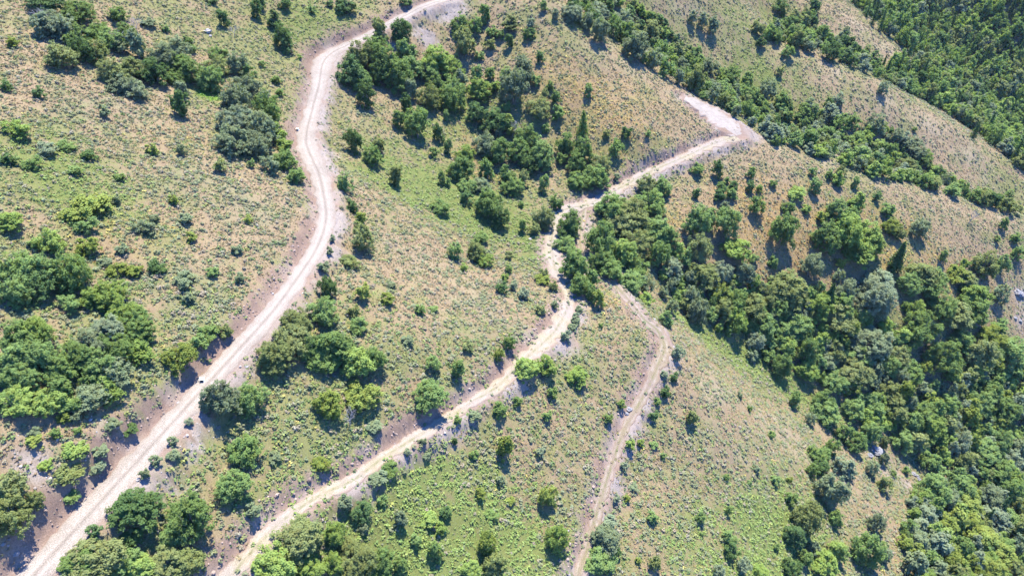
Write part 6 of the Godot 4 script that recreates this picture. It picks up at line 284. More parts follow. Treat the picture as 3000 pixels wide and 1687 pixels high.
	334.5, 502.4, 8.6, 16.3, 2, 2, 336.9, 495.9, 8.4, 10.9, 1, 1, 348.4, 502.4, 5.2, 6.9, 3, 1, 387.8, 579.1, 5.3, 7.8, 2, 1, 259.7, 548.9, 6.3, 8.9, 2, 2, 262.6, 558.1, 11.4, 12.8, 1, 1, 378.5, 489.9, 9.3, 17, 3, 2, 361.1, 502.7, 11.4, 14.2, 5, 1,
	411, 532.6, 7.1, 7.8, 3, 1, 365.7, 526.4, 9.4, 13.2, 1, 1, 339.7, 482.4, 6.3, 8.5, 5, 1, 394.8, 530.6, 9.3, 10.4, 1, 1, 386.1, 482.4, 4.9, 17, 0, 4, 344.9, 579.8, 11, 17, 5, 2, 317.6, 562.4, 12.4, 17, 1, 1, 452.2, 550, 6.4, 7.3, 5, 1,
	420.1, 534.3, 5.4, 7.5, 5, 1, 398.6, 518.9, 6.9, 9.2, 5, 1, 427.9, 551.5, 5.5, 5.7, 5, 1, 432.8, 465, 9.9, 13, 5, 1, 377.5, 601.3, 5.1, 5.7, 1, 1, 382.4, 509.1, 11.3, 13.2, 1, 1, 383.4, 555.6, 7.3, 8.4, 2, 1, 337.2, 596.4, 6.5, 7.8, 5, 1,
	322.7, 553.2, 8.7, 12.7, 2, 2, 390.7, 462.1, 6.5, 17, 0, 4, 356.5, 556.6, 7.5, 7.6, 5, 1, 386.6, 533.4, 5.6, 7.3, 5, 1, 431, 569.2, 9.8, 16.3, 1, 2, 366.5, 517.5, 4.5, 5.5, 2, 1, 413.5, 525.1, 6.1, 7, 1, 1, 373.7, 600.9, 5.2, 6.8, 2, 1,
	287.6, 586.8, 10.5, 17, 1, 2, 427.2, 451.5, 5.5, 7.9, 2, 1, 360, 496.4, 7.3, 9.6, 3, 1, 410.2, 503, 5.7, 8.1, 5, 1, 394.4, 591, 6, 6.4, 5, 1, 411.1, 449.2, 6.3, 8.8, 1, 1, 303.5, 508.4, 8.5, 10.8, 3, 1, 437.9, 540.3, 5.2, 17, 0, 4,
	399.6, 554.3, 4.6, 7.1, 5, 1, 362.5, 493, 7, 8.5, 5, 1, 395.6, 549.4, 5.6, 6.6, 1, 1, 293.3, 543.4, 12.2, 17, 2, 2, 379.2, 546.2, 11.2, 13.7, 2, 1, 259, 515.7, 9.6, 10.8, 2, 1, 394.7, 492.9, 11.2, 14.2, 1, 1, 434.6, 530.7, 8.6, 9.3, 2, 1,
	367.3, 552.3, 6.7, 9.1, 3, 1, 401, 503.3, 4.5, 7, 5, 1, 314.4, 522.1, 11.7, 17, 1, 1, 294.8, 531.6, 10, 14.1, 1, 2, 322.1, 572, 5, 17, 0, 4, 299.1, 580.5, 6.5, 12.6, 1, 2, 399.1, 483.8, 5.2, 7.4, 2, 1, 417.2, 448.3, 6.6, 8.8, 1, 2,
	392.4, 544.2, 6.3, 8.3, 2, 1, 402.9, 589.6, 7.8, 12.4, 1, 1, 331.4, 526.2, 10.3, 13.3, 1, 1, 395.5, 555.1, 4.6, 5.7, 1, 1, 410.3, 528.7, 5.2, 5.6, 1, 1, 347.9, 525.6, 9.7, 12, 1, 1, 390.6, 490.3, 6, 7.7, 5, 2, 344.6, 568.7, 8.2, 10, 1, 1,
	409.6, 479.4, 8.1, 8.4, 1, 1, 427.5, 542.7, 7.2, 8.1, 1, 1, 391, 522.1, 5.3, 5.4, 2, 1, 308.7, 551.3, 5.3, 5.9, 5, 1, 429.9, 460.4, 10.3, 10.3, 2, 1, 439.9, 484.3, 8.3, 11.2, 5, 1, 290.4, 534.9, 8.5, 11.9, 5, 1, 264.9, 563.8, 10, 12.8, 1, 1,
	270, 468.5, 12, 15.4, 2, 1, 415.7, 529.1, 5.7, 7.5, 2, 1, 370.2, 489.3, 11.6, 16, 5, 2, 422.9, 530.3, 12.1, 17, 1, 1, 346.4, 602.9, 9.2, 13.7, 5, 2, 393.6, 471.9, 8.8, 10.8, 1, 1, 354.2, 527.4, 8.4, 12.9, 1, 2, 329.3, 599.8, 4.3, 16.4, 0, 4,
	383.5, 518.8, 9.6, 11.1, 1, 1, 342.3, 504.5, 6, 7, 3, 1, 435, 577.2, 11.3, 12, 5, 1, 321.8, 599.4, 6.5, 10.3, 1, 1, 428.6, 502.3, 9.2, 13.3, 3, 1, 380.9, 582, 7.1, 9.8, 2, 1, 420.3, 486.8, 5, 7.7, 2, 2, 275.4, 555.1, 7.9, 11.4, 5, 1,
	417.3, 573.6, 3.7, 13.5, 0, 4, 421, 447.4, 3.2, 10.3, 0, 4, 450.6, 578.6, 6.8, 9.5, 1, 1, 370.2, 530.3, 5.6, 8.9, 2, 1, 307, 545.6, 8.6, 13.2, 3, 1, 412.8, 519.3, 5.7, 17, 0, 4, 385.7, 490.5, 7.4, 8.8, 3, 1, 406.9, 463.2, 2.9, 10.4, 0, 4,
	365.1, 588.2, 10, 14.9, 3, 1, 422.2, 491.2, 7.2, 10.9, 1, 2, 443.6, 577.9, 5.3, 5.4, 3, 1, 336.7, 549.8, 4.7, 4.9, 5, 1, 453.5, 561.6, 9.7, 14.7, 2, 2, 292.5, 508.2, 6.4, 6.5, 2, 1, 315.4, 589.3, 6.7, 8.7, 1, 1, 372.8, 540.9, 9.1, 14.5, 1, 1,
	315.9, 513.4, 11.4, 16.1, 2, 1, 378.5, 551.9, 9.3, 10.5, 2, 1, 301.9, 544.3, 11.9, 13.4, 3, 1, 350.8, 491.7, 10.6, 12.3, 1, 1, 354.2, 552.2, 8.7, 9.8, 3, 1, 362.1, 537.8, 7.4, 10.3, 1, 1, 398.7, 571.6, 11.9, 16.3, 1, 1, 432, 550.6, 8.1, 11.4, 2, 1,
	394.1, 478.4, 4.7, 7, 5, 1, 307.6, 573.6, 5.4, 7.7, 1, 1, 424.8, 560.6, 4.6, 5.3, 3, 1, 407.8, 443.7, 10.4, 14.3, 3, 1, 315.9, 575.4, 4.7, 5.2, 2, 1, 405, 580.1, 5.9, 17, 0, 4, 367.2, 600.3, 7.1, 11, 1, 1, 448.3, 529.1, 7.7, 10.1, 3, 1,
	330.1, 557.3, 11.3, 14.7, 1, 2, 410.5, 578.4, 6.5, 9.2, 2, 1, 409.9, 556.4, 4.6, 5.7, 2, 1, 420, 578.5, 11.4, 16.2, 1, 2, 406.2, 504.9, 6.7, 10.7, 1, 1, 360.2, 566.6, 5.7, 7.1, 2, 1, 307.4, 538.1, 12.5, 17, 1, 2, 375.5, 594.3, 5.1, 5.7, 1, 1,
	330.2, 596.5, 6.2, 9.5, 5, 1, 274.7, 579.2, 7.3, 17, 0, 4, 364.2, 561.3, 5.4, 5.5, 1, 1, 272.1, 546.2, 8.6, 11.3, 2, 1, 330.8, 518.2, 7.1, 10.4, 1, 1, 402.1, 560.3, 4.2, 17, 0, 4, 425.1, 470.7, 8.3, 12.6, 5, 1, 333.1, 588.6, 4.6, 15.5, 0, 4,
	403.9, 544.1, 3.1, 14.9, 0, 4, 351.9, 523, 7.2, 10.4, 1, 1, 422, 465, 5, 5.1, 1, 1, 349.5, 571.2, 9.8, 14.1, 1, 1, 360.1, 530.4, 8.9, 9.5, 1, 1, 393.1, 525.4, 5.1, 6.8, 1, 1, 432.3, 535.9, 5.8, 7.5, 1, 1, 305.9, 592.7, 5.7, 8.9, 5, 1,
	403.7, 514.7, 4.9, 17, 0, 4, 410.5, 572.6, 7.1, 17, 0, 4, 338.7, 509.4, 8.4, 10, 1, 1, 248.6, 554.7, 12.3, 16, 1, 1, 286.8, 575.4, 5.8, 8.9, 1, 1, 389.6, 545.2, 5.3, 7.5, 1, 1, 326.5, 582.8, 8.5, 11.5, 1, 1, 320.4, 567.5, 4.8, 5.1, 1, 1,
	429.7, 531.4, 7.8, 8.7, 1, 1, 292.7, 550.6, 7.9, 12.6, 5, 1, 433.8, 526.4, 5.1, 6.7, 1, 1, 260.6, 540.5, 10.9, 15.9, 2, 2, 431.1, 505.6, 6, 11.7, 2, 2, 318.9, 594.9, 5.1, 7.5, 3, 1, 370.6, 501, 5.7, 7.3, 3, 1, 374.5, 603.7, 5.5, 8.8, 5, 2,
	406.6, 484.1, 3.3, 12.3, 0, 4, 259.2, 525.7, 12.2, 12.4, 3, 1, 351.8, 556.5, 7.3, 11.9, 1, 2, 407.6, 476.8, 5.1, 6.1, 5, 1, 421.2, 468.5, 4.7, 6.2, 1, 1, 407.5, 525.8, 4.7, 4.8, 2, 1, 354.7, 511.8, 9.9, 14.1, 2, 1, 339.4, 530.7, 8.1, 9.6, 2, 1,
	356.1, 597.3, 7.4, 8.1, 3, 1, 367.6, 497.3, 10.6, 14.1, 2, 1, 299, 513.4, 5, 6.2, 1, 1, 265.1, 569.1, 4.1, 15.6, 0, 4, 334.5, 594.5, 5.8, 8.5, 1, 1, 345.7, 598.1, 7, 11, 1, 2, 388.2, 594.4, 6.6, 10.1, 1, 1, 300.9, 479.9, 7.4, 10.9, 3, 1,
	392.7, 512.9, 5.9, 8.6, 5, 2, 310.2, 513.6, 4.8, 7.4, 1, 1, 297.6, 568.9, 8.7, 13.6, 5, 1, 290.8, 574.6, 7.2, 8.8, 5, 1, 418, 555.4, 4.9, 6.8, 1, 2, 433.7, 543.3, 4.9, 6.6, 2, 1, 354.8, 518.5, 8.6, 10.9, 5, 2, 445.1, 526.3, 6, 9, 2, 1,
	414.5, 487.6, 4.7, 6.7, 5, 1, 383.7, 535.9, 6.3, 11, 1, 2, 365.1, 543.8, 6.6, 13.1, 1, 2, 348.7, 548.3, 6.2, 7.4, 3, 1, 294, 572.1, 6.8, 11.9, 2, 2, 416.7, 455.9, 5.3, 17, 0, 4, 309.5, 498.7, 8.5, 12.8, 1, 2, 383.3, 530.4, 4.8, 5.4, 1, 1,
	410.1, 563.8, 7.8, 10.9, 5, 1, 399.9, 452.6, 7.1, 9.5, 1, 1, 316.4, 548.4, 8.7, 13.1, 1, 1, 348.2, 538.6, 9.2, 9.4, 5, 1, 345.6, 499.8, 9.6, 11.1, 2, 1, 383.7, 577.4, 6.8, 9.7, 2, 2, 274.6, 525.6, 5.9, 10.9, 1, 2, 422.9, 555.9, 6.3, 7, 2, 1,
	308.4, 563.2, 5.9, 8.6, 5, 1, 376.5, 580.4, 4.9, 5.2, 1, 1, 425.7, 563.1, 4.7, 6.8, 5, 1, 294, 557.2, 12.2, 17, 1, 2, 372.9, 506.3, 7.6, 8, 5, 1, 367.7, 508, 4.1, 15.7, 0, 4, 402.1, 487.8, 9.6, 15.1, 5, 1, 326.8, 492.9, 4.6, 4.8, 1, 1,
	253.5, 542.4, 9.3, 12.1, 2, 1, 279, 498.3, 8.8, 17, 1, 2, 377.5, 498.2, 7.8, 8.2, 1, 1, 389, 485.7, 8.2, 9.7, 1, 1, 301.1, 553.5, 10.5, 16.5, 2, 1, 376.5, 556.6, 8.7, 11.6, 1, 1, 342.7, 560.4, 5.3, 10.3, 1, 2, 418.5, 465.2, 8.8, 11, 1, 1,
	324.3, 526.9, 7.8, 15.6, 5, 2, 435.9, 489.6, 9.6, 12.3, 1, 1, 424.1, 569.2, 5.1, 8.1, 3, 2, 269.5, 521.7, 6.6, 9.6, 1, 1, 307.2, 482.9, 12.1, 13.2, 1, 1, 375.9, 542.7, 5, 6.6, 1, 1, 405.7, 561.1, 4.7, 6.3, 1, 1, 261.1, 478, 8.9, 14.1, 1, 1,
	317.4, 572, 5.1, 6.5, 2, 1, 359.7, 606.6, 3.7, 14.8, 0, 4, 399.7, 530, 4.8, 7.5, 2, 1, 357.8, 533.5, 2.9, 9.2, 0, 4, 437.3, 503.7, 4.3, 15.1, 0, 4, 264, 545.9, 7.3, 9, 5, 1, 364, 509.3, 8.6, 15.7, 2, 2, 411.7, 453.6, 7.2, 9.6, 5, 1,
	262.6, 488.1, 6.5, 7.2, 5, 1, 410.1, 543.3, 8, 12.7, 2, 1, 255.5, 533.5, 6.4, 17, 0, 4, 457.1, 551.1, 11.5, 16, 1, 1, 266.3, 511.8, 12.4, 17, 3, 1, 334, 599.8, 7.7, 14.4, 3, 2, 419.6, 568.9, 8.1, 9.5, 2, 1, 255.5, 558.9, 7.8, 15.5, 1, 2,
	422.9, 501.6, 3.2, 16.1, 0, 4, 451.7, 553.3, 3.4, 14.7, 0, 4, 426.8, 456.4, 8.6, 9.4, 5, 1, 287.9, 467.5, 5.6, 10.9, 5, 2, 282.6, 497.3, 4.5, 5, 1, 1, 439.7, 551.9, 6.3, 7.3, 5, 1, 455.6, 568.5, 6.7, 9.2, 2, 1, 266.1, 495.2, 6.1, 7.5, 5, 1,
	269.1, 573.6, 8.2, 12.6, 5, 1, 320.8, 489.3, 5, 8.3, 5, 2, 274.7, 563.5, 10.2, 10.3, 1, 1, 358.7, 515.4, 5, 17, 0, 4, 326.1, 510.4, 6.3, 8.4, 5, 1, 394.1, 506.8, 8.5, 14.9, 3, 2, 423.3, 486.6, 6.6, 8.8, 1, 1, 305.7, 529.4, 5.6, 6.6, 3, 1,
	274.4, 473.5, 7.1, 7.3, 1, 1, 395.2, 521.8, 8.1, 14, 1, 2, 342.9, 542, 10.6, 12.8, 1, 1, 290.6, 582.4, 7.5, 10.5, 1, 1, 435.7, 522.4, 6.3, 9.7, 2, 1, 400, 464.1, 4.7, 5.1, 1, 1, 369.3, 514.6, 10.9, 13.7, 5, 1, 367.3, 605.9, 8.8, 11.3, 5, 1,
	322.9, 540.8, 8.4, 9.7, 3, 1, 372.8, 525.9, 6.9, 17, 0, 4, 270.9, 535.6, 7.4, 9.6, 1, 1, 360.2, 542.2, 4.9, 6.3, 5, 2, 364, 603.1, 5.6, 9.3, 5, 2, 324.6, 601.3, 5.4, 7.1, 5, 1, 306.4, 525, 4.6, 6.7, 2, 1, 259.8, 567.5, 4.6, 5.1, 1, 1,
	398.2, 507.6, 5.7, 7.7, 5, 1, 330, 542.9, 5.8, 6.1, 1, 1, 367.4, 482.2, 3.2, 11.2, 0, 4, 361.7, 466.2, 9.6, 12.6, 5, 1, 442.4, 528.6, 4.7, 5.3, 3, 1, 344.6, 573.8, 8.6, 13.3, 1, 1, 340.8, 581.9, 6.1, 8.6, 1, 1, 199.3, 187.1, 8.7, 10.9, 1, 2,
	161.3, 103.3, 8.6, 10.6, 2, 1, 184.7, 170, 7.5, 9.6, 4, 1, 211.8, 153.4, 4.7, 7.5, 2, 2, 127.7, 102.9, 7.6, 7.7, 2, 1, 234.4, 194.4, 6.1, 5.7, 5, 1, 197.4, 182.2, 5.3, 6.6, 2, 1, 150.9, 96.1, 6.5, 6.3, 4, 1, 222.2, 187.4, 6.3, 7.4, 2, 1,
	216.9, 189.9, 6.9, 11.4, 2, 2, 163.1, 135.3, 7.6, 10, 4, 2, 238.9, 181.5, 4.8, 5.2, 1, 1, 222.4, 154.9, 4.1, 5.3, 3, 1, 193.4, 194.6, 8, 8, 2, 1, 205.2, 144.2, 4.5, 4.2, 5, 1, 220.1, 194.6, 8.2, 8.6, 5, 1, 180, 190.4, 5.2, 5.2, 2, 1,
	217, 185.6, 8.6, 8.8, 3, 1, 205.4, 195.4, 6.9, 7.3, 1, 1, 218.9, 151.9, 6.5, 7.8, 1, 1, 241.4, 200.8, 5.5, 5, 1, 1, 188.9, 192.7, 8.5, 8.3, 5, 1, 158, 163.6, 8.4, 10.6, 5, 2, 167.8, 189.8, 6, 6.7, 4, 2, 171.7, 166.2, 5, 5.1, 2, 1,
	133.2, 94.8, 7.8, 7.8, 4, 1, 159.6, 181.3, 3.9, 12.9, 0, 4, 206.4, 141.9, 4.6, 5.6, 4, 1, 190.5, 160.5, 5.1, 5.4, 5, 1, 192.8, 106.1, 5.4, 7.2, 2, 1, 197.3, 146.5, 8.8, 11, 5, 1, 132, 176, 7.2, 9.2, 4, 1, 173.8, 105.1, 4.5, 7.5, 4, 2,
	175.7, 172.8, 6.7, 9, 5, 2, 197.1, 129.1, 5.6, 5.6, 3, 1, 162.9, 165.4, 5.2, 6.4, 2, 1, 211.8, 194.4, 5.2, 7.4, 2, 2, 136.5, 100.6, 7.5, 8.4, 1, 2, 233.2, 173.1, 5.1, 5.7, 4, 1, 177, 112.4, 5.9, 5.5, 5, 1, 153.5, 136.8, 7, 11.6, 1, 2,
	127.8, 90.7, 4.4, 5.2, 2, 1, 203.4, 118.6, 5.4, 7, 1, 1, 182.7, 159.5, 5.2, 5, 3, 1, 146.1, 125.7, 7.3, 9.5, 2, 1, 155.8, 109.7, 8.1, 8.8, 3, 1, 144, 120, 8.3, 10.6, 3, 2, 192.9, 158.2, 5.7, 4.9, 1, 1, 208.2, 159.7, 8, 9.2, 3, 1,
	126, 181.9, 5, 4.5, 1, 1, 180.4, 140.8, 3.3, 10.2, 0, 4, 131, 105.1, 5.5, 6.4, 4, 1, 228, 182.1, 5.1, 4.5, 2, 1, 149.8, 111.6, 7, 6.9, 2, 1, 123.5, 189.1, 4.9, 4.9, 3, 1, 183, 102.8, 8.1, 12.1, 4, 2, 206, 199.4, 7, 9.2, 4, 1,
	177.6, 147.6, 4.8, 5.6, 1, 2, 169.2, 122.2, 7.8, 7.3, 2, 1, 225.4, 159.4, 4.4, 4.9, 2, 1, 222.4, 168.6, 5.1, 4.9, 2, 1, 195.2, 176, 6.2, 6.4, 1, 1, 214.3, 135.5, 4.5, 5.3, 3, 1, 187, 176.4, 8, 11.3, 4, 2, 228.1, 195.2, 4.9, 4.4, 2, 1,
	184.1, 164, 5.8, 6.3, 5, 2, 181.3, 130.6, 7.3, 7.3, 1, 1, 200.2, 134.6, 5.3, 6.8, 4, 1, 190.5, 125.2, 6.4, 6.4, 1, 1, 130.9, 191.7, 6.1, 5.4, 2, 1, 218.6, 200.8, 4.4, 4.4, 5, 1, 147.3, 183, 4.8, 6.5, 3, 1, 209.2, 176, 4.7, 5.4, 2, 2,
	146.7, 116.7, 4.7, 5.7, 3, 2, 172.9, 98.8, 8.7, 12.6, 1, 2, 178.8, 150.3, 6.3, 7, 4, 2, 190.2, 157.6, 4.3, 4.8, 5, 1, 144.3, 98.6, 8.4, 10.3, 2, 1, 135, 116.6, 5.8, 5.9, 4, 1, 222.7, 197.7, 4.7, 4.6, 3, 1, 141.8, 111, 7.5, 7.3, 3, 1,
	183.7, 186.3, 6.9, 7.7, 5, 1, 216.1, 199, 6.5, 7.3, 1, 1, 136.5, 166.6, 7.1, 7.6, 2, 1, 179, 184.1, 7.8, 8.3, 3, 1, 160, 110, 4.7, 5.5, 4, 1, 162.3, 148.3, 7.2, 8.5, 3, 1, 135.5, 109.1, 5.6, 5, 1, 1, 203.8, 133.6, 8.1, 9.3, 4, 1,
	222.8, 171.9, 4.2, 5.1, 2, 1, 206.7, 128.9, 6.2, 5.4, 3, 1, 198.9, 125.8, 3.3, 10.6, 0, 4, 230.7, 166.7, 5.5, 7.3, 1, 1, 240.7, 194.3, 7.5, 7.1, 2, 1, 172.4, 137.5, 6.3, 7.8, 4, 2, 140, 94.3, 5.4, 8.1, 3, 2, 208.2, 189.4, 6.1, 7.5, 4, 2,
	171.8, 115.5, 4.8, 7.3, 1, 2, 204.4, 156.3, 7.7, 8.4, 3, 1, 146.4, 110, 7.5, 10.3, 5, 2, 185.6, 109.6, 7.2, 6.6, 5, 1, 186.4, 137.8, 4.7, 5.3, 1, 1, 149.6, 107.3, 6.3, 9.6, 1, 2, 236.9, 190.2, 4.6, 17, 0, 4, 177.9, 161.2, 7.9, 8, 5, 1,
	203.4, 123.8, 4.3, 5.4, 2, 1, 212.2, 174.5, 6.2, 6.6, 5, 1, 155.6, 101.6, 4.9, 4.9, 5, 1, 210.4, 139.6, 5.7, 5.9, 2, 1, 191.6, 103.2, 6.5, 8.4, 5, 1, 122.6, 96.6, 7.9, 8.2, 4, 1, 223.3, 146.3, 7.9, 9.9, 3, 1, 154.5, 178.3, 7.4, 12.3, 4, 2,
	126.7, 96.1, 5.5, 7.2, 1, 1, 152.4, 108.5, 4.2, 6, 2, 2, 129, 179.6, 4.6, 4.8, 2, 1, 189.1, 118.5, 7.6, 8.7, 3, 1, 205.8, 123.6, 5.2, 7.6, 1, 2, 161.2, 192, 4.1, 5.2, 2, 1, 190.9, 132.3, 4, 4.1, 1, 1, 236.8, 185.7, 5.1, 6.4, 2, 1,
	203.8, 148.2, 8.5, 8.9, 5, 1, 162.2, 196.7, 3.5, 9.6, 0, 4, 217.4, 178.6, 7.6, 6.6, 1, 1, 167.5, 128.3, 5.8, 7.4, 3, 1, 217, 142.8, 4.1, 6.8, 4, 2, 142, 107.5, 4.7, 5.4, 2, 1, 148.6, 194.3, 6.8, 7, 2, 1, 205.6, 178.9, 4.8, 5.6, 4, 1,
	122.5, 92, 8.5, 12.2, 5, 2, 144.9, 137.8, 5.2, 6, 3, 1, 198.6, 194.5, 5.5, 5.9, 3, 1, 220.9, 163.7, 8.9, 9.2, 4, 1, 146.4, 114, 5.2, 8.2, 4, 2, 160.3, 170.9, 7.1, 8.1, 2, 1, 154.9, 140, 4.1, 3.8, 1, 1, 226.8, 190, 6.5, 6, 4, 1,
	217.9, 155.8, 6.9, 8.6, 2, 1, 211.5, 147.8, 5.2, 6.1, 2, 1, 205.3, 137.4, 6.6, 7.6, 2, 1, 188.1, 105.4, 6, 6.8, 2, 1, 154.5, 183.2, 7.9, 10, 3, 1, 158.5, 192.6, 4.6, 7.4, 1, 2, 223.2, 178.3, 5.6, 5.1, 5, 1, 191.7, 111.5, 6.8, 9.1, 2, 1,
	216.6, 167.3, 4.3, 5.4, 3, 1, 198.3, 117.8, 8.5, 8.2, 1, 1, 169.3, 175.9, 7.1, 11.5, 1, 2, 211.1, 179.5, 4.2, 4.4, 1, 1, 183, 121.1, 8.5, 12.8, 1, 2, 208.2, 151.9, 6.3, 8.3, 1, 1, 225.7, 200.1, 6.9, 6.4, 4, 1, 198.5, 121.8, 4.5, 5.3, 1, 1,
	163.4, 108.4, 4.9, 6.4, 1, 2, 149, 138.8, 9, 9.3, 2, 1, 118.9, 177.4, 4.2, 4.9, 2, 1, 196.2, 191.1, 6.7, 8.7, 1, 1, 201, 157.4, 6.3, 9.9, 2, 2, 178, 137.1, 4.8, 6.3, 5, 2, 128.5, 188.9, 4.7, 5.3, 3, 1, 166.6, 104.5, 6.9, 7.6, 5, 2,
	154.8, 121.7, 7.8, 11.3, 1, 2, 203, 126.4, 4.3, 4, 3, 1, 165.2, 139, 7.9, 9.7, 2, 1, 198.1, 167.3, 6.1, 6.5, 1, 1, 131.7, 101, 8.4, 10.1, 1, 1, 181, 111.7, 6.4, 9.6, 1, 2, 179, 154.5, 5.1, 6.9, 1, 1, 204.5, 190.1, 6.3, 6.6, 1, 1,
	142.4, 132.5, 4.7, 5.8, 2, 2, 177.4, 133.2, 6.4, 6.9, 3, 2, 126.2, 186.4, 8.7, 8.8, 5, 1, 150.8, 198.5, 7.4, 9.2, 2, 1, 183.2, 179.6, 4.2, 4.8, 5, 1, 188.2, 145, 4.7, 15.9, 0, 4, 224.2, 195.7, 4.3, 4.1, 3, 1, 193.4, 126.7, 5.4, 8, 1, 2,
	243.9, 197.7, 5.7, 5.2, 2, 1, 165.2, 150.8, 5.6, 5.9, 2, 1, 201.7, 129.3, 7.9, 7.2, 4, 1, 189.9, 108.6, 6.3, 6.4, 5, 1, 237, 204, 7, 9.4, 1, 2, 140.3, 91.7, 4.9, 6.8, 4, 2, 236.9, 174.7, 7, 6.5, 2, 1, 187.3, 165, 7.1, 6.6, 1, 1,
	213.2, 131.6, 6.8, 11.1, 2, 2, 197, 179, 4.4, 5.5, 3, 1, 229.8, 162, 7.9, 7.7, 1, 1, 208.2, 169.5, 8.2, 10.9, 3, 2, 154.6, 97.9, 8.6, 11.4, 2, 1, 180, 171.8, 5.1, 4.7, 2, 1, 194.2, 139, 7.2, 9.9, 2, 2, 172.2, 162.2, 6.3, 6.3, 2, 1,
	202.5, 198.8, 5.8, 6.1, 1, 1, 245.3, 202.9, 6.9, 8.6, 2, 1, 221.2, 202.3, 6.3, 7.9, 4, 1, 143.7, 175.1, 6.2, 8, 2, 1, 172.5, 111.4, 4.5, 4.4, 1, 1, 174.5, 108.2, 2.6, 9.3, 0, 4, 191.9, 190.9, 4.9, 4.2, 1, 1, 173.5, 155.2, 6.7, 8.8, 1, 1,
	141.6, 181, 8.5, 11.2, 3, 1, 195.3, 120.2, 4.4, 5.3, 2, 1, 214.9, 140.5, 6, 7.6, 1, 1, 170, 125.9, 6.6, 6.7, 1, 1, 152.1, 103.2, 6.8, 8.3, 4, 1, 179.2, 118.9, 8.1, 9, 5, 2, 218.6, 159.8, 7.2, 7.4, 2, 1, 134.3, 106.2, 5.6, 5.5, 2, 1,
	184.8, 193.1, 4.1, 4, 2, 1, 192.5, 177.9, 4.1, 4, 4, 1, 134, 194.6, 6.3, 9.2, 4, 2, 132.1, 91.4, 5.8, 9.3, 5, 2, 161.8, 127, 5.1, 4.9, 1, 1, 214.8, 150.8, 6.4, 6.9, 4, 1, 165.5, 98.4, 8.8, 7.9, 4, 1, 208.9, 193.5, 5.1, 6.7, 3, 1,
	221.8, 191.1, 4.2, 5.1, 5, 1, 214.3, 179.9, 4.1, 3.7, 1, 1, 167.8, 110.8, 5.7, 7.4, 2, 1, 183.8, 198.8, 4, 5.5, 1, 2, 187.2, 160.6, 7.7, 7, 1, 1, 181.3, 156.3, 4.5, 4.1, 2, 1, 226.1, 169.8, 7.7, 8.1, 2, 1, 159.2, 119.2, 6, 7.8, 4, 1,
	156.8, 170.2, 6.3, 10.1, 1, 2, 142.8, 167, 7.2, 8.6, 2, 1, 118.1, 181.5, 6.8, 7.1, 1, 1, 187.5, 155.7, 4.2, 5, 2, 1, 211.2, 185.9, 8.8, 11.5, 3, 1, 118.3, 187.3, 6.4, 7.4, 2, 1, 144.5, 94.2, 8.8, 12.6, 1, 2, 195.6, 107.7, 5.4, 4.9, 5, 1,
	150.7, 125.7, 8.9, 8.4, 2, 1, 208.4, 146.9, 4.3, 4.3, 1, 1, 133, 111.8, 4.4, 7.2, 1, 2, 218.4, 173.1, 6.2, 6.2, 1, 1, 169.8, 180.9, 8.6, 8, 4, 1, 228.1, 165.1, 4, 3.6, 2, 1, 207.6, 144, 5.2, 5.1, 3, 1, 166, 178.4, 4, 5.4, 1, 1,
	160.5, 115.8, 4.9, 5.9, 4, 1, 228, 186.8, 7, 8.2, 1, 1, 226.3, 153.4, 7.3, 8.3, 3, 1, 233.5, 200.3, 8.8, 10.8, 5, 1, 196.7, 111.3, 5.2, 5.5, 2, 1, 170, 102.4, 7.7, 9.8, 2, 1, 133.7, 172.4, 6.4, 6.3, 1, 1, 210, 124.2, 7.9, 8.5, 2, 1,
	186.3, 189.8, 6.3, 7.7, 3, 1, 177.2, 157, 4.3, 4.3, 1, 1, 140.3, 115.4, 6.3, 7.2, 1, 1, 137.5, 124.7, 4.5, 4.9, 1, 2, 224.6, 175.5, 4.4, 5.9, 4, 1, 212.9, 167.7, 7.8, 7.7, 1, 1, 159.6, 136.9, 4.6, 4.2, 3, 1, 201.4, 196.1, 4.3, 4.2, 3, 1,
	224.6, 185.2, 6.1, 7.3, 4, 2, 148.4, 168.5, 5.2, 5.3, 2, 1, 213.3, 163.2, 4.3, 4, 1, 1, 158.8, 99.2, 7.7, 8.3, 5, 1, 167.3, 184, 6.5, 6.2, 3, 1, 174.7, 168.9, 6.7, 6.3, 2, 1, 157.2, 176, 6, 9.5, 3, 2, 182.6, 173, 4.5, 6, 5, 1,
	188.1, 122.2, 4.3, 4.8, 4, 1, 234.2, 178.7, 6.4, 6.5, 1, 1, 136.5, 197, 5, 6.5, 5, 1, 181.9, 116, 4, 11.6, 0, 4, 115.8, 184.7, 4.4, 4.8, 5, 2, 184.3, 135.4, 4.4, 4.3, 2, 1, 171.4, 185.2, 5.7, 6.6, 1, 1, 181.1, 177.3, 4.1, 5.2, 5, 2,
	139.3, 164.9, 4.2, 4.7, 5, 1, 109.5, 183.6, 5.7, 5, 5, 1, 136.1, 91.5, 8.1, 9.2, 2, 1, 177.6, 100.2, 8.4, 7.7, 1, 1, 138.6, 97.7, 5.9, 5.8, 5, 1, 201.8, 192.7, 4.6, 4.4, 1, 1, 169.8, 112.2, 4.1, 4.9, 2, 1, 121.7, 87.9, 4.6, 5.5, 1, 1,
	168.3, 149.3, 5.6, 6.1, 1, 1, 191.5, 150.8, 6.7, 8.8, 3, 1, 181.1, 194.4, 8.5, 8.9, 4, 1, 199.2, 137.7, 5.7, 5.7, 1, 1, 191.3, 175.6, 4.9, 5.6, 2, 1, 141.9, 126.9, 7.3, 7.1, 3, 1, 211, 155.9, 5, 4.8, 4, 1, 164.6, 127.3, 4, 3.9, 3, 1,
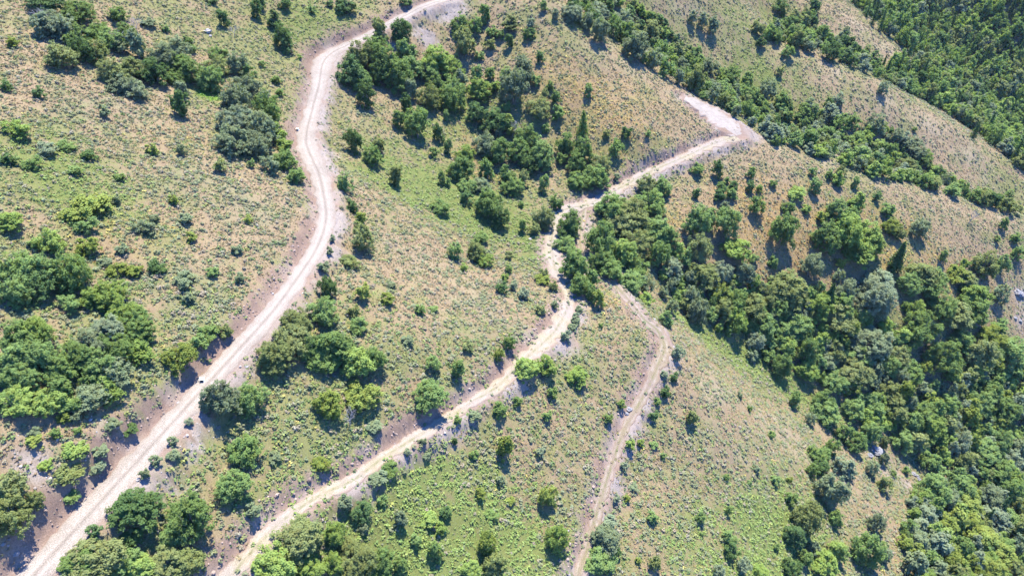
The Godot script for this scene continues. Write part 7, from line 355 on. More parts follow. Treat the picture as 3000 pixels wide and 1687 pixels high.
	237.5, 200.2, 7.3, 9.5, 1, 1, 171.3, 118.8, 5.9, 5.2, 5, 1, 153.2, 170.9, 5.2, 5.4, 4, 1, 204.7, 160.9, 5.5, 6.9, 3, 1, 231.4, 176.2, 6.3, 7, 1, 1, 150.4, 143.6, 4.8, 5.3, 5, 1, 193.7, 116.6, 4.7, 7.5, 5, 2, 142, 103.6, 8.4, 12.4, 1, 2,
	144.2, 171.9, 4.6, 6.5, 4, 2, 129, 108.7, 8.5, 11.3, 3, 2, 135.8, 103.9, 5, 5.4, 2, 2, 174.3, 184.8, 5.7, 6.1, 3, 1, 215, 160, 5.8, 7.5, 5, 2, 191.6, 129.6, 6, 7.5, 5, 1, 140, 197.9, 4.8, 4.6, 4, 1, 213.6, 177.5, 4.6, 4.4, 1, 1,
	207.5, 134.7, 5, 8.4, 3, 2, 171.1, 169.3, 6.4, 8, 1, 1, 152.7, 188.2, 5.2, 5.1, 3, 1, 194.5, 171.4, 6.2, 6.2, 3, 1, 188.5, 185.3, 4.5, 4.8, 2, 1, 137.2, 95.1, 5.4, 6.7, 4, 1, 146.6, 170.9, 4.4, 6.1, 4, 2, 131.1, 186.7, 4.1, 3.8, 5, 1,
	232.7, 163.6, 4.1, 6.2, 4, 2, 225.4, 163.2, 5.8, 6.3, 3, 1, 135.6, 97.4, 4.2, 5.3, 2, 1, 194.3, 123.3, 7.2, 7.6, 1, 1, 216.3, 163.4, 5.6, 8.9, 2, 2, 175.4, 165.3, 5.8, 7.9, 3, 1, 230.8, 197.2, 5.1, 5, 1, 1, 162.2, 120.7, 7.3, 7.9, 3, 1,
	140, 119.1, 4.8, 5.3, 5, 1, 213.2, 190.2, 6.8, 7, 3, 1, 240.2, 187.6, 7.5, 10.1, 4, 1, 146.5, 102.5, 4.3, 5.9, 5, 2, 158.9, 122.9, 4.7, 7.9, 2, 2, 233.8, 185.5, 5.1, 6.4, 5, 1, 168.8, 163.6, 4.7, 6, 4, 2, 201.8, 178.7, 6.9, 6.8, 4, 1,
	200.8, 163, 8.2, 8.1, 2, 1, 231.4, 188.4, 4.5, 12.6, 0, 4, 200.1, 182.5, 5.1, 5.9, 2, 1, 219.7, 144.5, 7.3, 8.1, 3, 1, 162.9, 111.4, 6.6, 6.6, 1, 1, 146.8, 189.1, 4.4, 4, 2, 1, 194.8, 114.1, 6.1, 6.6, 4, 1, 188.3, 181.8, 6.8, 8, 4, 2,
	211, 135.2, 4, 5.1, 2, 1, 183.2, 191, 6.5, 6.9, 4, 1, 218.4, 137, 6.9, 6.8, 5, 1, 181.1, 162.3, 5.9, 7.9, 5, 1, 177.9, 107.4, 7, 9.4, 5, 1, 191.4, 136.2, 8.5, 13, 5, 2, 159.1, 113.6, 4.2, 4.5, 5, 1, 154.9, 195.7, 4, 6.5, 1, 2,
	164.7, 188.7, 4.1, 4.6, 2, 1, 186.8, 112.6, 5.8, 7.7, 1, 1, 214.5, 170.4, 4.2, 6.1, 5, 2, 176.1, 151.1, 5, 6.4, 2, 1, 167.2, 142.8, 4.1, 4.2, 5, 1, 241, 198.2, 4.4, 3.9, 3, 1, 209.8, 182.7, 4.1, 3.7, 1, 1, 202.2, 140.3, 8.7, 10.3, 3, 2,
	151.6, 132, 4.4, 5, 2, 1, 231.6, 183.6, 5.9, 5.1, 2, 1, 173.2, 175.9, 7.1, 6.2, 5, 1, 170, 147.4, 4.3, 6.2, 1, 2, 114.2, 204.5, 4.8, 4.7, 2, 1, 74.5, 198.9, 4, 3.9, 2, 1, 98.5, 188.9, 6.1, 6.9, 1, 1, 69.8, 190.6, 3.8, 4.3, 1, 1,
	115, 190.4, 5.2, 5.5, 1, 1, 82.8, 197.8, 4, 4.7, 5, 1, 116.3, 200.8, 3.7, 4.3, 2, 2, 68.5, 188.1, 3.6, 4.1, 2, 2, 96.1, 193.9, 4.2, 4.7, 2, 1, 103.7, 192.9, 3.7, 3.6, 2, 1, 104.2, 187.4, 5.9, 6.2, 1, 1, 83.7, 189.5, 5.9, 8.8, 1, 2,
	96.3, 200.4, 5.4, 5.9, 5, 1, 73.5, 185.1, 6, 6.3, 1, 1, 86.8, 196, 6.1, 6.3, 1, 1, 101.6, 200.4, 5.7, 6.7, 3, 1, 143, 199.9, 5.8, 6.6, 2, 1, 120.4, 185.2, 3.9, 3.9, 1, 1, 62, 195.1, 3.9, 4.4, 1, 1, 98.6, 201.9, 4.4, 4.2, 1, 1,
	55.6, 192.6, 5.2, 5.5, 1, 1, 126.5, 191.9, 5.6, 6.4, 2, 1, 65.5, 194.3, 4.5, 6.2, 3, 2, 114.9, 196.5, 3.6, 3.9, 3, 1, 71.8, 189.6, 3.5, 3.9, 1, 1, 86.3, 200.5, 3.9, 4.3, 2, 1, 119.6, 201.8, 4.8, 5.6, 1, 1, 90.1, 185, 3.9, 3.9, 1, 1,
	138.6, 202.5, 3.6, 3.4, 2, 1, 86.8, 191.8, 4.3, 5.4, 1, 2, 111.6, 196.2, 4.4, 4.4, 3, 1, 106.8, 183, 4.1, 4.8, 2, 1, 106.3, 195.2, 5.9, 6, 1, 1, 121.1, 192.9, 3.6, 5.3, 2, 2, 94.1, 195.8, 5.2, 5.9, 2, 1, 137.4, 200.6, 4, 4.7, 1, 1,
	94.4, 183.8, 3.8, 4.3, 1, 1, 126.1, 205.4, 4.4, 4.2, 2, 1, 84.3, 200.2, 4.4, 4.5, 2, 1, 76, 196.9, 4.2, 4.3, 3, 1, 76.6, 182.7, 3.6, 4.2, 2, 1, 90.3, 197.6, 4.2, 4.1, 2, 1, 88.1, 186.1, 3.5, 3.2, 1, 1, 60.2, 185.7, 4.3, 4.1, 1, 1,
	114.5, 200.4, 3.6, 4.1, 1, 1, 121.9, 205.7, 6.2, 6.9, 1, 1, 80.1, 183.2, 4.2, 4.4, 1, 1, 62.1, 192.5, 5, 5.1, 1, 1, 108.1, 185.7, 3.5, 3.7, 1, 1, 127.6, 203.1, 3.6, 3.5, 1, 1, 81.4, 188.7, 3.5, 4.1, 1, 1, 76.6, 190.5, 3.7, 3.7, 5, 1,
	104, 199, 5.6, 5.1, 5, 1, 82.3, 195.8, 4.4, 4.4, 1, 1, 101.3, 188.9, 5.1, 6, 1, 1, 69.7, 185.1, 3.9, 5.8, 2, 2, 97.6, 183.7, 5.5, 6.4, 1, 1, 118.3, 191.7, 3.5, 4.1, 5, 1, 90.5, 187.6, 3.7, 5.5, 1, 2, 123.1, 193.4, 4.8, 5.4, 2, 1,
	101.6, 186.1, 6, 6.6, 1, 1, 134.9, 201.6, 5.4, 5.8, 5, 1, 112, 202.4, 6.4, 7.2, 3, 1, 123.6, 203.6, 3.5, 3.6, 1, 1, 94.6, 191, 5.8, 8.6, 1, 2, 114.9, 193.2, 3.6, 5.1, 1, 2, 93.3, 200.4, 5.4, 7.5, 2, 2, 67.3, 197.3, 6.5, 7, 5, 1,
	78, 197.6, 4.3, 4.7, 1, 1, 109.4, 187.3, 4.5, 4.6, 5, 1, 116.1, 198.6, 5.2, 5.7, 3, 1, 117.1, 193.7, 3.7, 3.6, 2, 1, 117.8, 205.2, 4.2, 4.6, 1, 1, 133.7, 197.4, 4.4, 4.2, 5, 1, 121.9, 187, 3.7, 4.1, 3, 1, 116.9, 196.4, 3.9, 5.2, 5, 2,
	113.1, 187.5, 6.2, 6.2, 1, 1, 87.2, 188.6, 5, 5.1, 1, 1, 101.8, 191.7, 4, 4.1, 3, 1, 59.8, 188.2, 3.6, 3.4, 1, 1, 62, 188, 4.9, 5, 2, 1, 75.6, 192.6, 5.5, 6.5, 5, 1, 115.7, 180.2, 3.5, 4, 5, 1, 62.5, 184.7, 5.8, 5.5, 5, 1,
	121.8, 202.1, 4.2, 5, 5, 1, 133.4, 191.8, 4.1, 3.7, 5, 1, 101.6, 183.5, 4.4, 5.2, 5, 1, 65, 190.1, 4.3, 4, 1, 1, 98.9, 191.8, 5.1, 5.1, 3, 1, 104.8, 190.9, 4.2, 3.9, 5, 1, 108.8, 195, 4, 4, 3, 1, 117.2, 202.8, 4.6, 6.8, 2, 2,
	81.5, 191.9, 3.9, 4, 1, 1, 67.4, 193.4, 3.6, 4.1, 5, 1, -89.7, 78.8, 4.1, 3.2, 1, 1, -80.5, 81.1, 4.3, 4.2, 1, 1, -74.9, 96.3, 5.8, 4.3, 2, 1, -82.8, 83, 4.6, 4.6, 1, 2, -76.6, 98.5, 4.3, 4.1, 1, 1, -79.9, 87.2, 4, 4, 1, 1,
	-75.9, 85.6, 4.7, 4.3, 2, 1, -86, 80.9, 3.7, 2.9, 1, 1, -77.8, 87.4, 3.7, 3, 2, 1, -91.1, 82.5, 4.3, 4.2, 1, 1, -81.8, 101.4, 4.8, 3.6, 1, 1,
]

const X0 := -262
const X1 := 462
const F0 := 18
const F1 := 622
const NX := 725
const NF := 605

var rng := RandomNumberGenerator.new()
var hgt := PackedFloat32Array()      # 1 m grid of heights
var rdist := PackedFloat32Array()    # distance to the nearest road edge, signed
var rkind := PackedByteArray()
var rside := PackedFloat32Array()    # above 0 on the uphill side of a road
var zfield: Array = []               # one coarse field per zone type, 2 m grid
var noise_a := FastNoiseLite.new()
var noise_b := FastNoiseLite.new()
var noise_c := FastNoiseLite.new()
var mats := {}
var names := {}

func numbered(called: String) -> String:
	var k: int = names.get(called, 0)
	names[called] = k + 1
	return called if k == 0 else "%s_%03d" % [called, k]

func _ready() -> void:
	rng.seed = 20250717
	camera_and_light()
	var t0 := Time.get_ticks_msec()
	build_heights()
	build_zones()
	build_ground()
	print("ground ", Time.get_ticks_msec() - t0)
	build_road("gravel_road", ROAD1, 0)
	build_road("grassy_track", TRACK2, 1)
	build_road("track_turnaround", TURNAROUND, 2)
	build_road("dirt_track", TRACK3, 3)
	print("roads ", Time.get_ticks_msec() - t0)
	build_plants()
	print("plants ", Time.get_ticks_msec() - t0)
	build_bare_trees()
	build_rocks()
	build_boxes()
	build_cover()
	print("cover ", Time.get_ticks_msec() - t0)

func camera_and_light() -> void:
	var cam := Camera3D.new()
	cam.name = "camera"
	cam.fov = 45.99
	cam.far = 9000.0
	cam.near = 0.5
	add_child(cam)
	cam.position = Vector3(0, CAM_Y, 0)
	cam.rotation_degrees = Vector3(-40, 0, 0)
	cam.current = true
	var env := Environment.new()
	env.background_mode = Environment.BG_SKY
	var sm := ProceduralSkyMaterial.new()
	sm.sky_top_color = Color(0.20, 0.42, 0.80)
	sm.sky_horizon_color = Color(0.62, 0.76, 0.92)
	sm.ground_bottom_color = Color(0.25, 0.26, 0.18)
	sm.ground_horizon_color = Color(0.5, 0.55, 0.5)
	sm.sky_curve = 0.12
	sm.energy_multiplier = 1.25
	var sky := Sky.new()
	sky.sky_material = sm
	env.sky = sky
	env.background_energy_multiplier = 1.0
	env.tonemap_mode = Environment.TONE_MAPPER_LINEAR
	env.tonemap_exposure = 4.05
	env.fog_enabled = true
	env.fog_density = 0.00002
	env.fog_light_color = Color(0.72, 0.80, 0.90)
	env.sdfgi_enabled = true
	env.ssao_enabled = true
	env.ssil_enabled = true
	var we := WorldEnvironment.new()
	we.name = "environment"
	we.environment = env
	add_child(we)
	var sun := DirectionalLight3D.new()
	sun.name = "sun"
	sun.light_energy = 1.6
	sun.light_color = Color(1.0, 0.965, 0.90)
	sun.light_angular_distance = 0.53
	sun.shadow_enabled = true
	add_child(sun)
	# the sun stands ahead of the camera, a little to the right, 66 degrees up
	var el := deg_to_rad(66.0)
	var az := deg_to_rad(16.0)
	var to_sun := Vector3(sin(az) * cos(el), sin(el), -cos(az) * cos(el))
	sun.look_at_from_position(to_sun * 100.0, Vector3.ZERO, Vector3.UP)

# ---------------------------------------------------------------- terrain
func catmull(t: float) -> PackedFloat32Array:
	return PackedFloat32Array([(-t + 2 * t * t - t * t * t) / 2, (2 - 5 * t * t + 3 * t * t * t) / 2, (t + 4 * t * t - 3 * t * t * t) / 2, (-t * t + t * t * t) / 2])

func build_heights() -> void:
	noise_a.seed = 5
	noise_a.frequency = 0.045
	noise_a.fractal_octaves = 4
	noise_b.seed = 9
	noise_b.frequency = 0.23
	noise_b.fractal_octaves = 3
	noise_c.seed = 31
	noise_c.frequency = 0.012
	noise_c.fractal_octaves = 3
	# coarse 5 m grid of the thin-plate surface
	var cx := 149
	var cf := 125
	var n := TPS.size()
	var px := PackedFloat32Array()
	var pf := PackedFloat32Array()
	var pw := PackedFloat32Array()
	for q in TPS:
		px.append(q[0])
		pf.append(q[1])
		pw.append(q[2] * 0.5)
	var coarse := PackedFloat32Array()
	coarse.resize(cx * cf)
	var a0: float = TPS_A[0]
	var a1: float = TPS_A[1]
	var a2: float = TPS_A[2]
	for j in cf:
		var f: float = clampf(F0 + (j - 1) * 5.0, 20.0, 620.0) / 100.0
		for i in cx:
			var x: float = clampf(X0 + (i - 1) * 5.0, -260.0, 460.0) / 100.0
			var s: float = a0 + a1 * x + a2 * f
			for k in n:
				var dx: float = x - px[k]
				var df: float = f - pf[k]
				var d2: float = dx * dx + df * df
				if d2 > 1e-9:
					s += pw[k] * d2 * log(d2)
			coarse[j * cx + i] = s
	# columns first, then rows, up to 1 m
	var wts: Array = []
	for k in 5:
		wts.append(catmull(k / 5.0))
	var wide := PackedFloat32Array()
	wide.resize(NX * cf)
	for j in cf:
		for i in NX:
			var c: int = i / 5 + 1
			var w: PackedFloat32Array = wts[i % 5]
			var b: int = j * cx + c
			wide[j * NX + i] = w[0] * coarse[b - 1] + w[1] * coarse[b] + w[2] * coarse[b + 1] + w[3] * coarse[b + 2]
	hgt.resize(NX * NF)
	for j in NF:
		var c: int = j / 5 + 1
		var w: PackedFloat32Array = wts[j % 5]
		var f := float(F0 + j)
		for i in NX:
			var x := float(X0 + i)
			var b: int = c * NX + i
			var s: float = w[0] * wide[b - NX] + w[1] * wide[b] + w[2] * wide[b + NX] + w[3] * wide[b + 2 * NX]
			hgt[j * NX + i] = s + CAM_Y + noise_a.get_noise_2d(x, f) * 0.9 + noise_b.get_noise_2d(x, f) * 0.30
	# benches cut for the roads
	rdist.resize(NX * NF)
	rdist.fill(99.0)
	rkind.resize(NX * NF)
	var best := PackedFloat32Array()
	best.resize(NX * NF)
	var kind := 0
	for line in [ROAD1, TRACK2, TURNAROUND, TRACK3]:
		var pts := resample(line, 0.6)
		for q: Vector4 in pts:
			var reach := q.w + 7.5
			for j in range(maxi(0, int(q.y - reach) - F0), mini(NF, int(q.y + reach) + 2 - F0)):
				for i in range(maxi(0, int(q.x - reach) - X0), mini(NX, int(q.x + reach) + 2 - X0)):
					var d := Vector2(X0 + i - q.x, F0 + j - q.y).length() - q.w
					var at := j * NX + i
					if d < rdist[at]:
						rdist[at] = d
						best[at] = q.z
						rkind[at] = kind
		kind += 1
	rside.resize(NX * NF)
	for at in NX * NF:
		var d := rdist[at]
		if d < 7.5:
			var soft: float = [5.0, 3.6, 3.6, 3.0][rkind[at]]
			rside[at] = hgt[at] - best[at]
			if rside[at] > 0.0:
				soft *= 0.62
			var rough := noise_b.get_noise_2d((X0 + at % NX) * 2.3, (F0 + at / NX) * 2.3)
			hgt[at] = lerpf(best[at] - 0.12, hgt[at], smoothstep(0.25, soft + rough * 1.2, d)) + rough * 0.55 * smoothstep(0.4, 1.6, d) * (1.0 - smoothstep(3.0, 6.0, d))

func resample(line: Array, step: float) -> Array:
	var out: Array = []
	for k in line.size() - 1:
		var p: Array = [line[maxi(k - 1, 0)], line[k], line[k + 1], line[mini(k + 2, line.size() - 1)]]
		var l := Vector2(p[2][0] - p[1][0], p[2][1] - p[1][1]).length()
		var m := maxi(1, int(l / step))
		for s in m:
			var w := catmull(float(s) / m)
			var v := Vector4.ZERO
			for e in 4:
				v += Vector4(p[e][0], p[e][1], p[e][2], p[e][3]) * w[e]
			out.append(v)
	var z: Array = line[-1]
	out.append(Vector4(z[0], z[1], z[2], z[3]))
	# even out the grade
	for pass_no in 8:
		for k in range(1, out.size() - 1):
			var v: Vector4 = out[k]
			v.z = (out[k - 1].z + out[k].z * 2.0 + out[k + 1].z) / 4.0
			out[k] = v
	return out

func height(x: float, f: float) -> float:
	var a := clampf(x - X0, 0.0, NX - 1.001)
	var b := clampf(f - F0, 0.0, NF - 1.001)
	var i := int(a)
	var j := int(b)
	var s := a - i
	var t := b - j
	var k := j * NX + i
	return lerpf(lerpf(hgt[k], hgt[k + 1], s), lerpf(hgt[k + NX], hgt[k + NX + 1], s), t)

func road_distance(x: float, f: float) -> float:
	var i := clampi(roundi(x - X0), 0, NX - 1)
	var j := clampi(roundi(f - F0), 0, NF - 1)
	return rdist[j * NX + i]

func road_side(x: float, f: float) -> float:
	return rside[clampi(roundi(f - F0), 0, NF - 1) * NX + clampi(roundi(x - X0), 0, NX - 1)]

func road_kind(x: float, f: float) -> int:
	return rkind[clampi(roundi(f - F0), 0, NF - 1) * NX + clampi(roundi(x - X0), 0, NX - 1)]

func build_zones() -> void:
	var w := NX / 2 + 1
	var hh := NF / 2 + 1
	for t in 7:
		var a := PackedFloat32Array()
		a.resize(w * hh)
		zfield.append(a)
	for z in ZONES:
		var zx: float = z[0]
		var zf: float = z[1]
		var r: float = z[2]
		var st: float = z[4]
		var fld: PackedFloat32Array = zfield[int(z[3])]
		for j in range(maxi(0, int((zf - 2.2 * r - F0) / 2)), mini(hh, int((zf + 2.2 * r - F0) / 2) + 1)):
			for i in range(maxi(0, int((zx - 2.2 * r - X0) / 2)), mini(w, int((zx + 2.2 * r - X0) / 2) + 1)):
				var x: float = X0 + i * 2.0
				var f: float = F0 + j * 2.0
				var d := Vector2(x - zx, f - zf).length() / r
				d += noise_b.get_noise_2d(x * 0.5 + 40.0, f * 0.5) * 0.55
				fld[j * w + i] += st * exp(-1.4 * d * d)
		zfield[int(z[3])] = fld

func zone(t: int, x: float, f: float) -> float:
	var w := NX / 2 + 1
	var i := clampi(int((x - X0) / 2), 0, w - 1)
	var j := clampi(int((f - F0) / 2), 0, NF / 2)
	return zfield[t][j * w + i]

const TAN := Color(0.236, 0.172, 0.110)
const STRAW := Color(0.250, 0.198, 0.114)
const GREENISH := Color(0.122, 0.150, 0.044)
const LUSH := Color(0.092, 0.165, 0.024)
const GOLD := Color(0.255, 0.178, 0.072)
const SCREE := Color(0.275, 0.238, 0.212)
const SOIL := Color(0.218, 0.156, 0.122)
const SAGEGROUND := Color(0.180, 0.166, 0.112)
const DRY := Color(0.278, 0.225, 0.152)

func ground_color(x: float, f: float, d: float) -> Color:
	var n1 := noise_a.get_noise_2d(x * 1.7 + 300.0, f * 1.7)
	var n2 := noise_b.get_noise_2d(x * 2.1, f * 2.1 + 90.0)
	var n3 := noise_c.get_noise_2d(x, f)
	var c := TAN.lerp(STRAW, clampf(0.5 + n2 * 1.4, 0, 1))
	c = c.lerp(GREENISH, clampf(0.22 + n1 * 1.1 + n3 * 0.7 + n2 * 0.5, 0, 0.65))
	c = c.lerp(DRY, clampf(zone(6, x, f) * (0.7 + n1), 0, 0.85))
	c = c.lerp(SAGEGROUND, clampf(zone(5, x, f) * (0.6 + n1), 0, 0.7))
	c = c.lerp(GOLD, clampf(zone(1, x, f) * (0.55 + n2), 0, 0.8))
	c = c.lerp(GREENISH, clampf(zone(0, x, f) * (0.95 + n2 * 0.9), 0, 0.9))
	c = c.lerp(SCREE, clampf(zone(2, x, f) * (1.0 + n2) - 0.12, 0, 0.95))
	c = c.lerp(SOIL, clampf(zone(3, x, f) * (0.9 + n2) - 0.1, 0, 0.9))
	c = c.lerp(LUSH, clampf(zone(4, x, f) * 1.3 - 0.2, 0, 0.95))
	if d < 6.0:
		var e := d + n2 * 2.2 + n1 * 1.5
		c = c.lerp((SOIL.lerp(SCREE, clampf(0.1 + n1, 0, 1)) if road_side(x, f) > 0.0 else SCREE.lerp(SOIL, clampf(0.3 + n1 * 1.4, 0, 1))), 1.0 - smoothstep(1.6, 4.4, e))
	return c * (1.0 + n2 * 0.16 + n1 * 0.10)

func build_ground() -> void:
	var xs := PackedFloat32Array([-4200, -2200, -1100, -600, -380])
	for i in NX - 8:
		xs.append(X0 + 4 + i)
	xs.append_array(PackedFloat32Array([560, 800, 1300, 2400, 4400]))
	var fs := PackedFloat32Array([-4200, -2000, -900, -400, -150, -50])
	for j in range(0, 330):
		fs.append(F0 + 2 + j)
	for j in range(0, 120):
		fs.append(F0 + 332 + j * 2)
	fs.append_array(PackedFloat32Array([680, 820, 1200, 2200, 4400]))
	var v := PackedVector3Array()
	var nn := PackedVector3Array()
	var cc := PackedColorArray()
	var w := xs.size()
	for f in fs:
		for x in xs:
			var y := height(x, f)
			v.append(Vector3(x, y, -f))
			nn.append(Vector3(height(x - 1.0, f) - height(x + 1.0, f), 2.0, height(x, f + 1.0) - height(x, f - 1.0)).normalized())
			cc.append(ground_color(x, f, road_distance(x, f)))
	var ix := PackedInt32Array()
	for j in fs.size() - 1:
		for i in w - 1:
			var a := j * w + i
			ix.append_array(PackedInt32Array([a, a + w, a + 1, a + 1, a + w, a + w + 1]))
	var m := surface(v, nn, cc, ix)
	var mat := earth_material(0.96)
	var g := MeshInstance3D.new()
	g.name = "ground"
	g.mesh = m
	g.material_override = mat
	g.set_meta("kind", "structure")
	g.set_meta("label", "dry grassy mountainside with ravines and tan spurs")
	g.set_meta("category", "hillside")
	add_child(g)

func surface(v: PackedVector3Array, nn: PackedVector3Array, cc: PackedColorArray, ix: PackedInt32Array) -> ArrayMesh:
	var a := []
	a.resize(Mesh.ARRAY_MAX)
	a[Mesh.ARRAY_VERTEX] = v
	a[Mesh.ARRAY_NORMAL] = nn
	if cc.size():
		a[Mesh.ARRAY_COLOR] = cc
	if ix.size():
		a[Mesh.ARRAY_INDEX] = ix
	var m := ArrayMesh.new()
	m.add_surface_from_arrays(Mesh.PRIMITIVE_TRIANGLES, a)
	return m

func grain(seed_no: int, freq: float, lo: float, hi: float, size := 512) -> NoiseTexture2D:
	var t := NoiseTexture2D.new()
	t.width = size
	t.height = size
	t.seamless = true
	var n := FastNoiseLite.new()
	n.seed = seed_no
	n.frequency = freq
	n.fractal_octaves = 4
	n.fractal_gain = 0.65
	t.noise = n
	var g := Gradient.new()
	g.set_color(0, Color(lo, lo, lo * 0.97))
	g.set_color(1, Color(hi, hi, hi))
	t.color_ramp = g
	return t

func earth_material(rough: float) -> StandardMaterial3D:
	var m := StandardMaterial3D.new()
	m.vertex_color_use_as_albedo = true
	m.albedo_texture = grain(3, 0.035, 0.58, 1.0)
	m.uv1_triplanar = true
	m.uv1_world_triplanar = true
	m.uv1_scale = Vector3.ONE * 0.19
	m.roughness = rough
	m.metallic_specular = 0.2
	var nt := grain(8, 0.05, 0.0, 1.0)
	nt.as_normal_map = true
	nt.bump_strength = 6.0
	nt.color_ramp = null
	m.normal_enabled = true
	m.normal_texture = nt
	m.normal_scale = 0.8
	return m

# ---------------------------------------------------------------- roads
func build_road(called: String, line: Array, kind: int) -> void:
	var pts := resample(line, 0.8)
	var cols := 15
	var v := PackedVector3Array()
	var cc := PackedColorArray()
	for k in pts.size():
		var q: Vector4 = pts[k]
		var p0: Vector4 = pts[maxi(k - 1, 0)]
		var p1: Vector4 = pts[mini(k + 1, pts.size() - 1)]
		var dir := Vector2(p1.x - p0.x, p1.y - p0.y).normalized()
		var side := Vector2(dir.y, -dir.x)
		var s_l := 1.0 + noise_b.get_noise_2d(k * 0.8, kind * 50.0) * (0.30 if kind == 0 else 0.7)
		var s_r := 1.0 + noise_b.get_noise_2d(k * 0.8, kind * 50.0 + 25.0) * (0.30 if kind == 0 else 0.7)
		for c in cols:
			var u := (c / float(cols - 1)) * 2.0 - 1.0
			var lat := u * (q.w + 0.35) * (s_l if u < 0 else s_r)
			var x := q.x + side.x * lat
			var f := q.y + side.y * lat
			var au := absf(u)
			var rut := exp(-pow((absf(lat) - 0.85) / 0.32, 2.0))
			var y := q.z + 0.03 - rut * 0.05 + noise_b.get_noise_2d(x * 3.0, f * 3.0) * 0.025
			if c == 0 or c == cols - 1:
				y = minf(y - 0.28, height(x, f) - 0.10)
			v.append(Vector3(x, y, -f))
			var n2 := noise_b.get_noise_2d(x * 2.6, f * 2.6)
			var n1 := noise_a.get_noise_2d(x * 2.0, f * 2.0)
			var col: Color
			if kind == 0:
				col = Color(0.292, 0.258, 0.222)
				col = col.lerp(Color(0.205, 0.176, 0.148), clampf(exp(-pow(lat / 0.38, 2.0)) * (0.9 + n2 * 1.2), 0, 0.95))
				col = col.lerp(Color(0.355, 0.315, 0.276), rut * clampf(0.75 + n2, 0, 1))
				col = col.lerp(Color(0.225, 0.180, 0.150), smoothstep(0.66, 1.0, au + n2 * 0.3))
				col *= 1.0 + n1 * 0.16 + n2 * 0.16
			elif kind == 2:
				col = Color(0.305, 0.272, 0.242) * (1.0 + n2 * 0.25 + n1 * 0.15)
				col = col.lerp(SOIL, smoothstep(0.6, 1.0, au + n2 * 0.4))
			else:
				var base := Color(0.300, 0.262, 0.228) if kind == 1 else Color(0.245, 0.195, 0.156)
				var straw := Color(0.300, 0.262, 0.185) if kind == 1 else Color(0.235, 0.195, 0.130)
				col = base.lerp(straw, clampf(0.4 + n1 * 1.6, 0, 1))
				col = col.lerp(Color(0.125, 0.130, 0.058), clampf(exp(-pow(lat / 0.4, 2.0)) * (0.35 + n2 * 1.5), 0, 0.75))
				col = col.lerp(Color(0.30, 0.268, 0.232), rut * clampf(0.4 + n2, 0, 0.8))
				col = col.lerp(SOIL, smoothstep(0.55, 1.0, au + n2 * 0.45) * 0.8)
				col *= 1.0 + n2 * 0.25
			cc.append(col)
	var nn := PackedVector3Array()
	nn.resize(v.size())
	var ix := PackedInt32Array()
	for k in pts.size() - 1:
		for c in cols - 1:
			var a := k * cols + c
			for tri in [[a, a + cols, a + 1], [a + 1, a + cols, a + cols + 1]]:
				ix.append_array(PackedInt32Array(tri))
				var fn := (v[tri[2]] - v[tri[0]]).cross(v[tri[1]] - v[tri[0]])
				for e in tri:
					nn[e] += fn
	for k in nn.size():
		nn[k] = nn[k].normalized()
		if nn[k].y < 0:
			nn[k] = -nn[k]
	var o := MeshInstance3D.new()
	o.name = called
	o.mesh = surface(v, nn, cc, ix)
	o.material_override = earth_material(0.95)
	o.set_meta("kind", "structure")
	o.set_meta("label", ["pale graded gravel road with two wheel ruts along the hillside", "overgrown pale grassy track running down to the ravine", "bare gravel pad where the track ends on the spur", "faint brown dirt track crossing the lower slope"][kind])
	o.set_meta("category", ["road", "track", "track", "track"][kind])
	add_child(o)

# ---------------------------------------------------------------- plants
func leaf_material(c: Color, back := 0.35) -> StandardMaterial3D:
	var m := StandardMaterial3D.new()
	m.albedo_color = c.linear_to_srgb()
	m.vertex_color_use_as_albedo = true
	m.roughness = 0.8
	m.metallic_specular = 0.15
	m.cull_mode = BaseMaterial3D.CULL_DISABLED
	m.backlight_enabled = true
	m.backlight = Color(0.86, 0.95, 0.36).linear_to_srgb()
	return m

var tones: Array = []
var trunk_mats: Array = []

func leaf(v: PackedVector3Array, nn: PackedVector3Array, cc: PackedColorArray, p: Vector3, n: Vector3, s: float, col: Color) -> void:
	var t := n.cross(Vector3(rng.randfn(), rng.randfn(), rng.randfn())).normalized() * s
	var b := n.cross(t).normalized() * s * 0.72
	var q0 := p - t
	var q1 := p + b
	var q2 := p + t
	var q3 := p - b
	for q in [q0, q1, q2, q0, q2, q3]:
		v.append(q)
		nn.append(n)
		cc.append(col)

func rdir() -> Vector3:
	return Vector3(rng.randfn(), rng.randfn(), rng.randfn()).normalized()

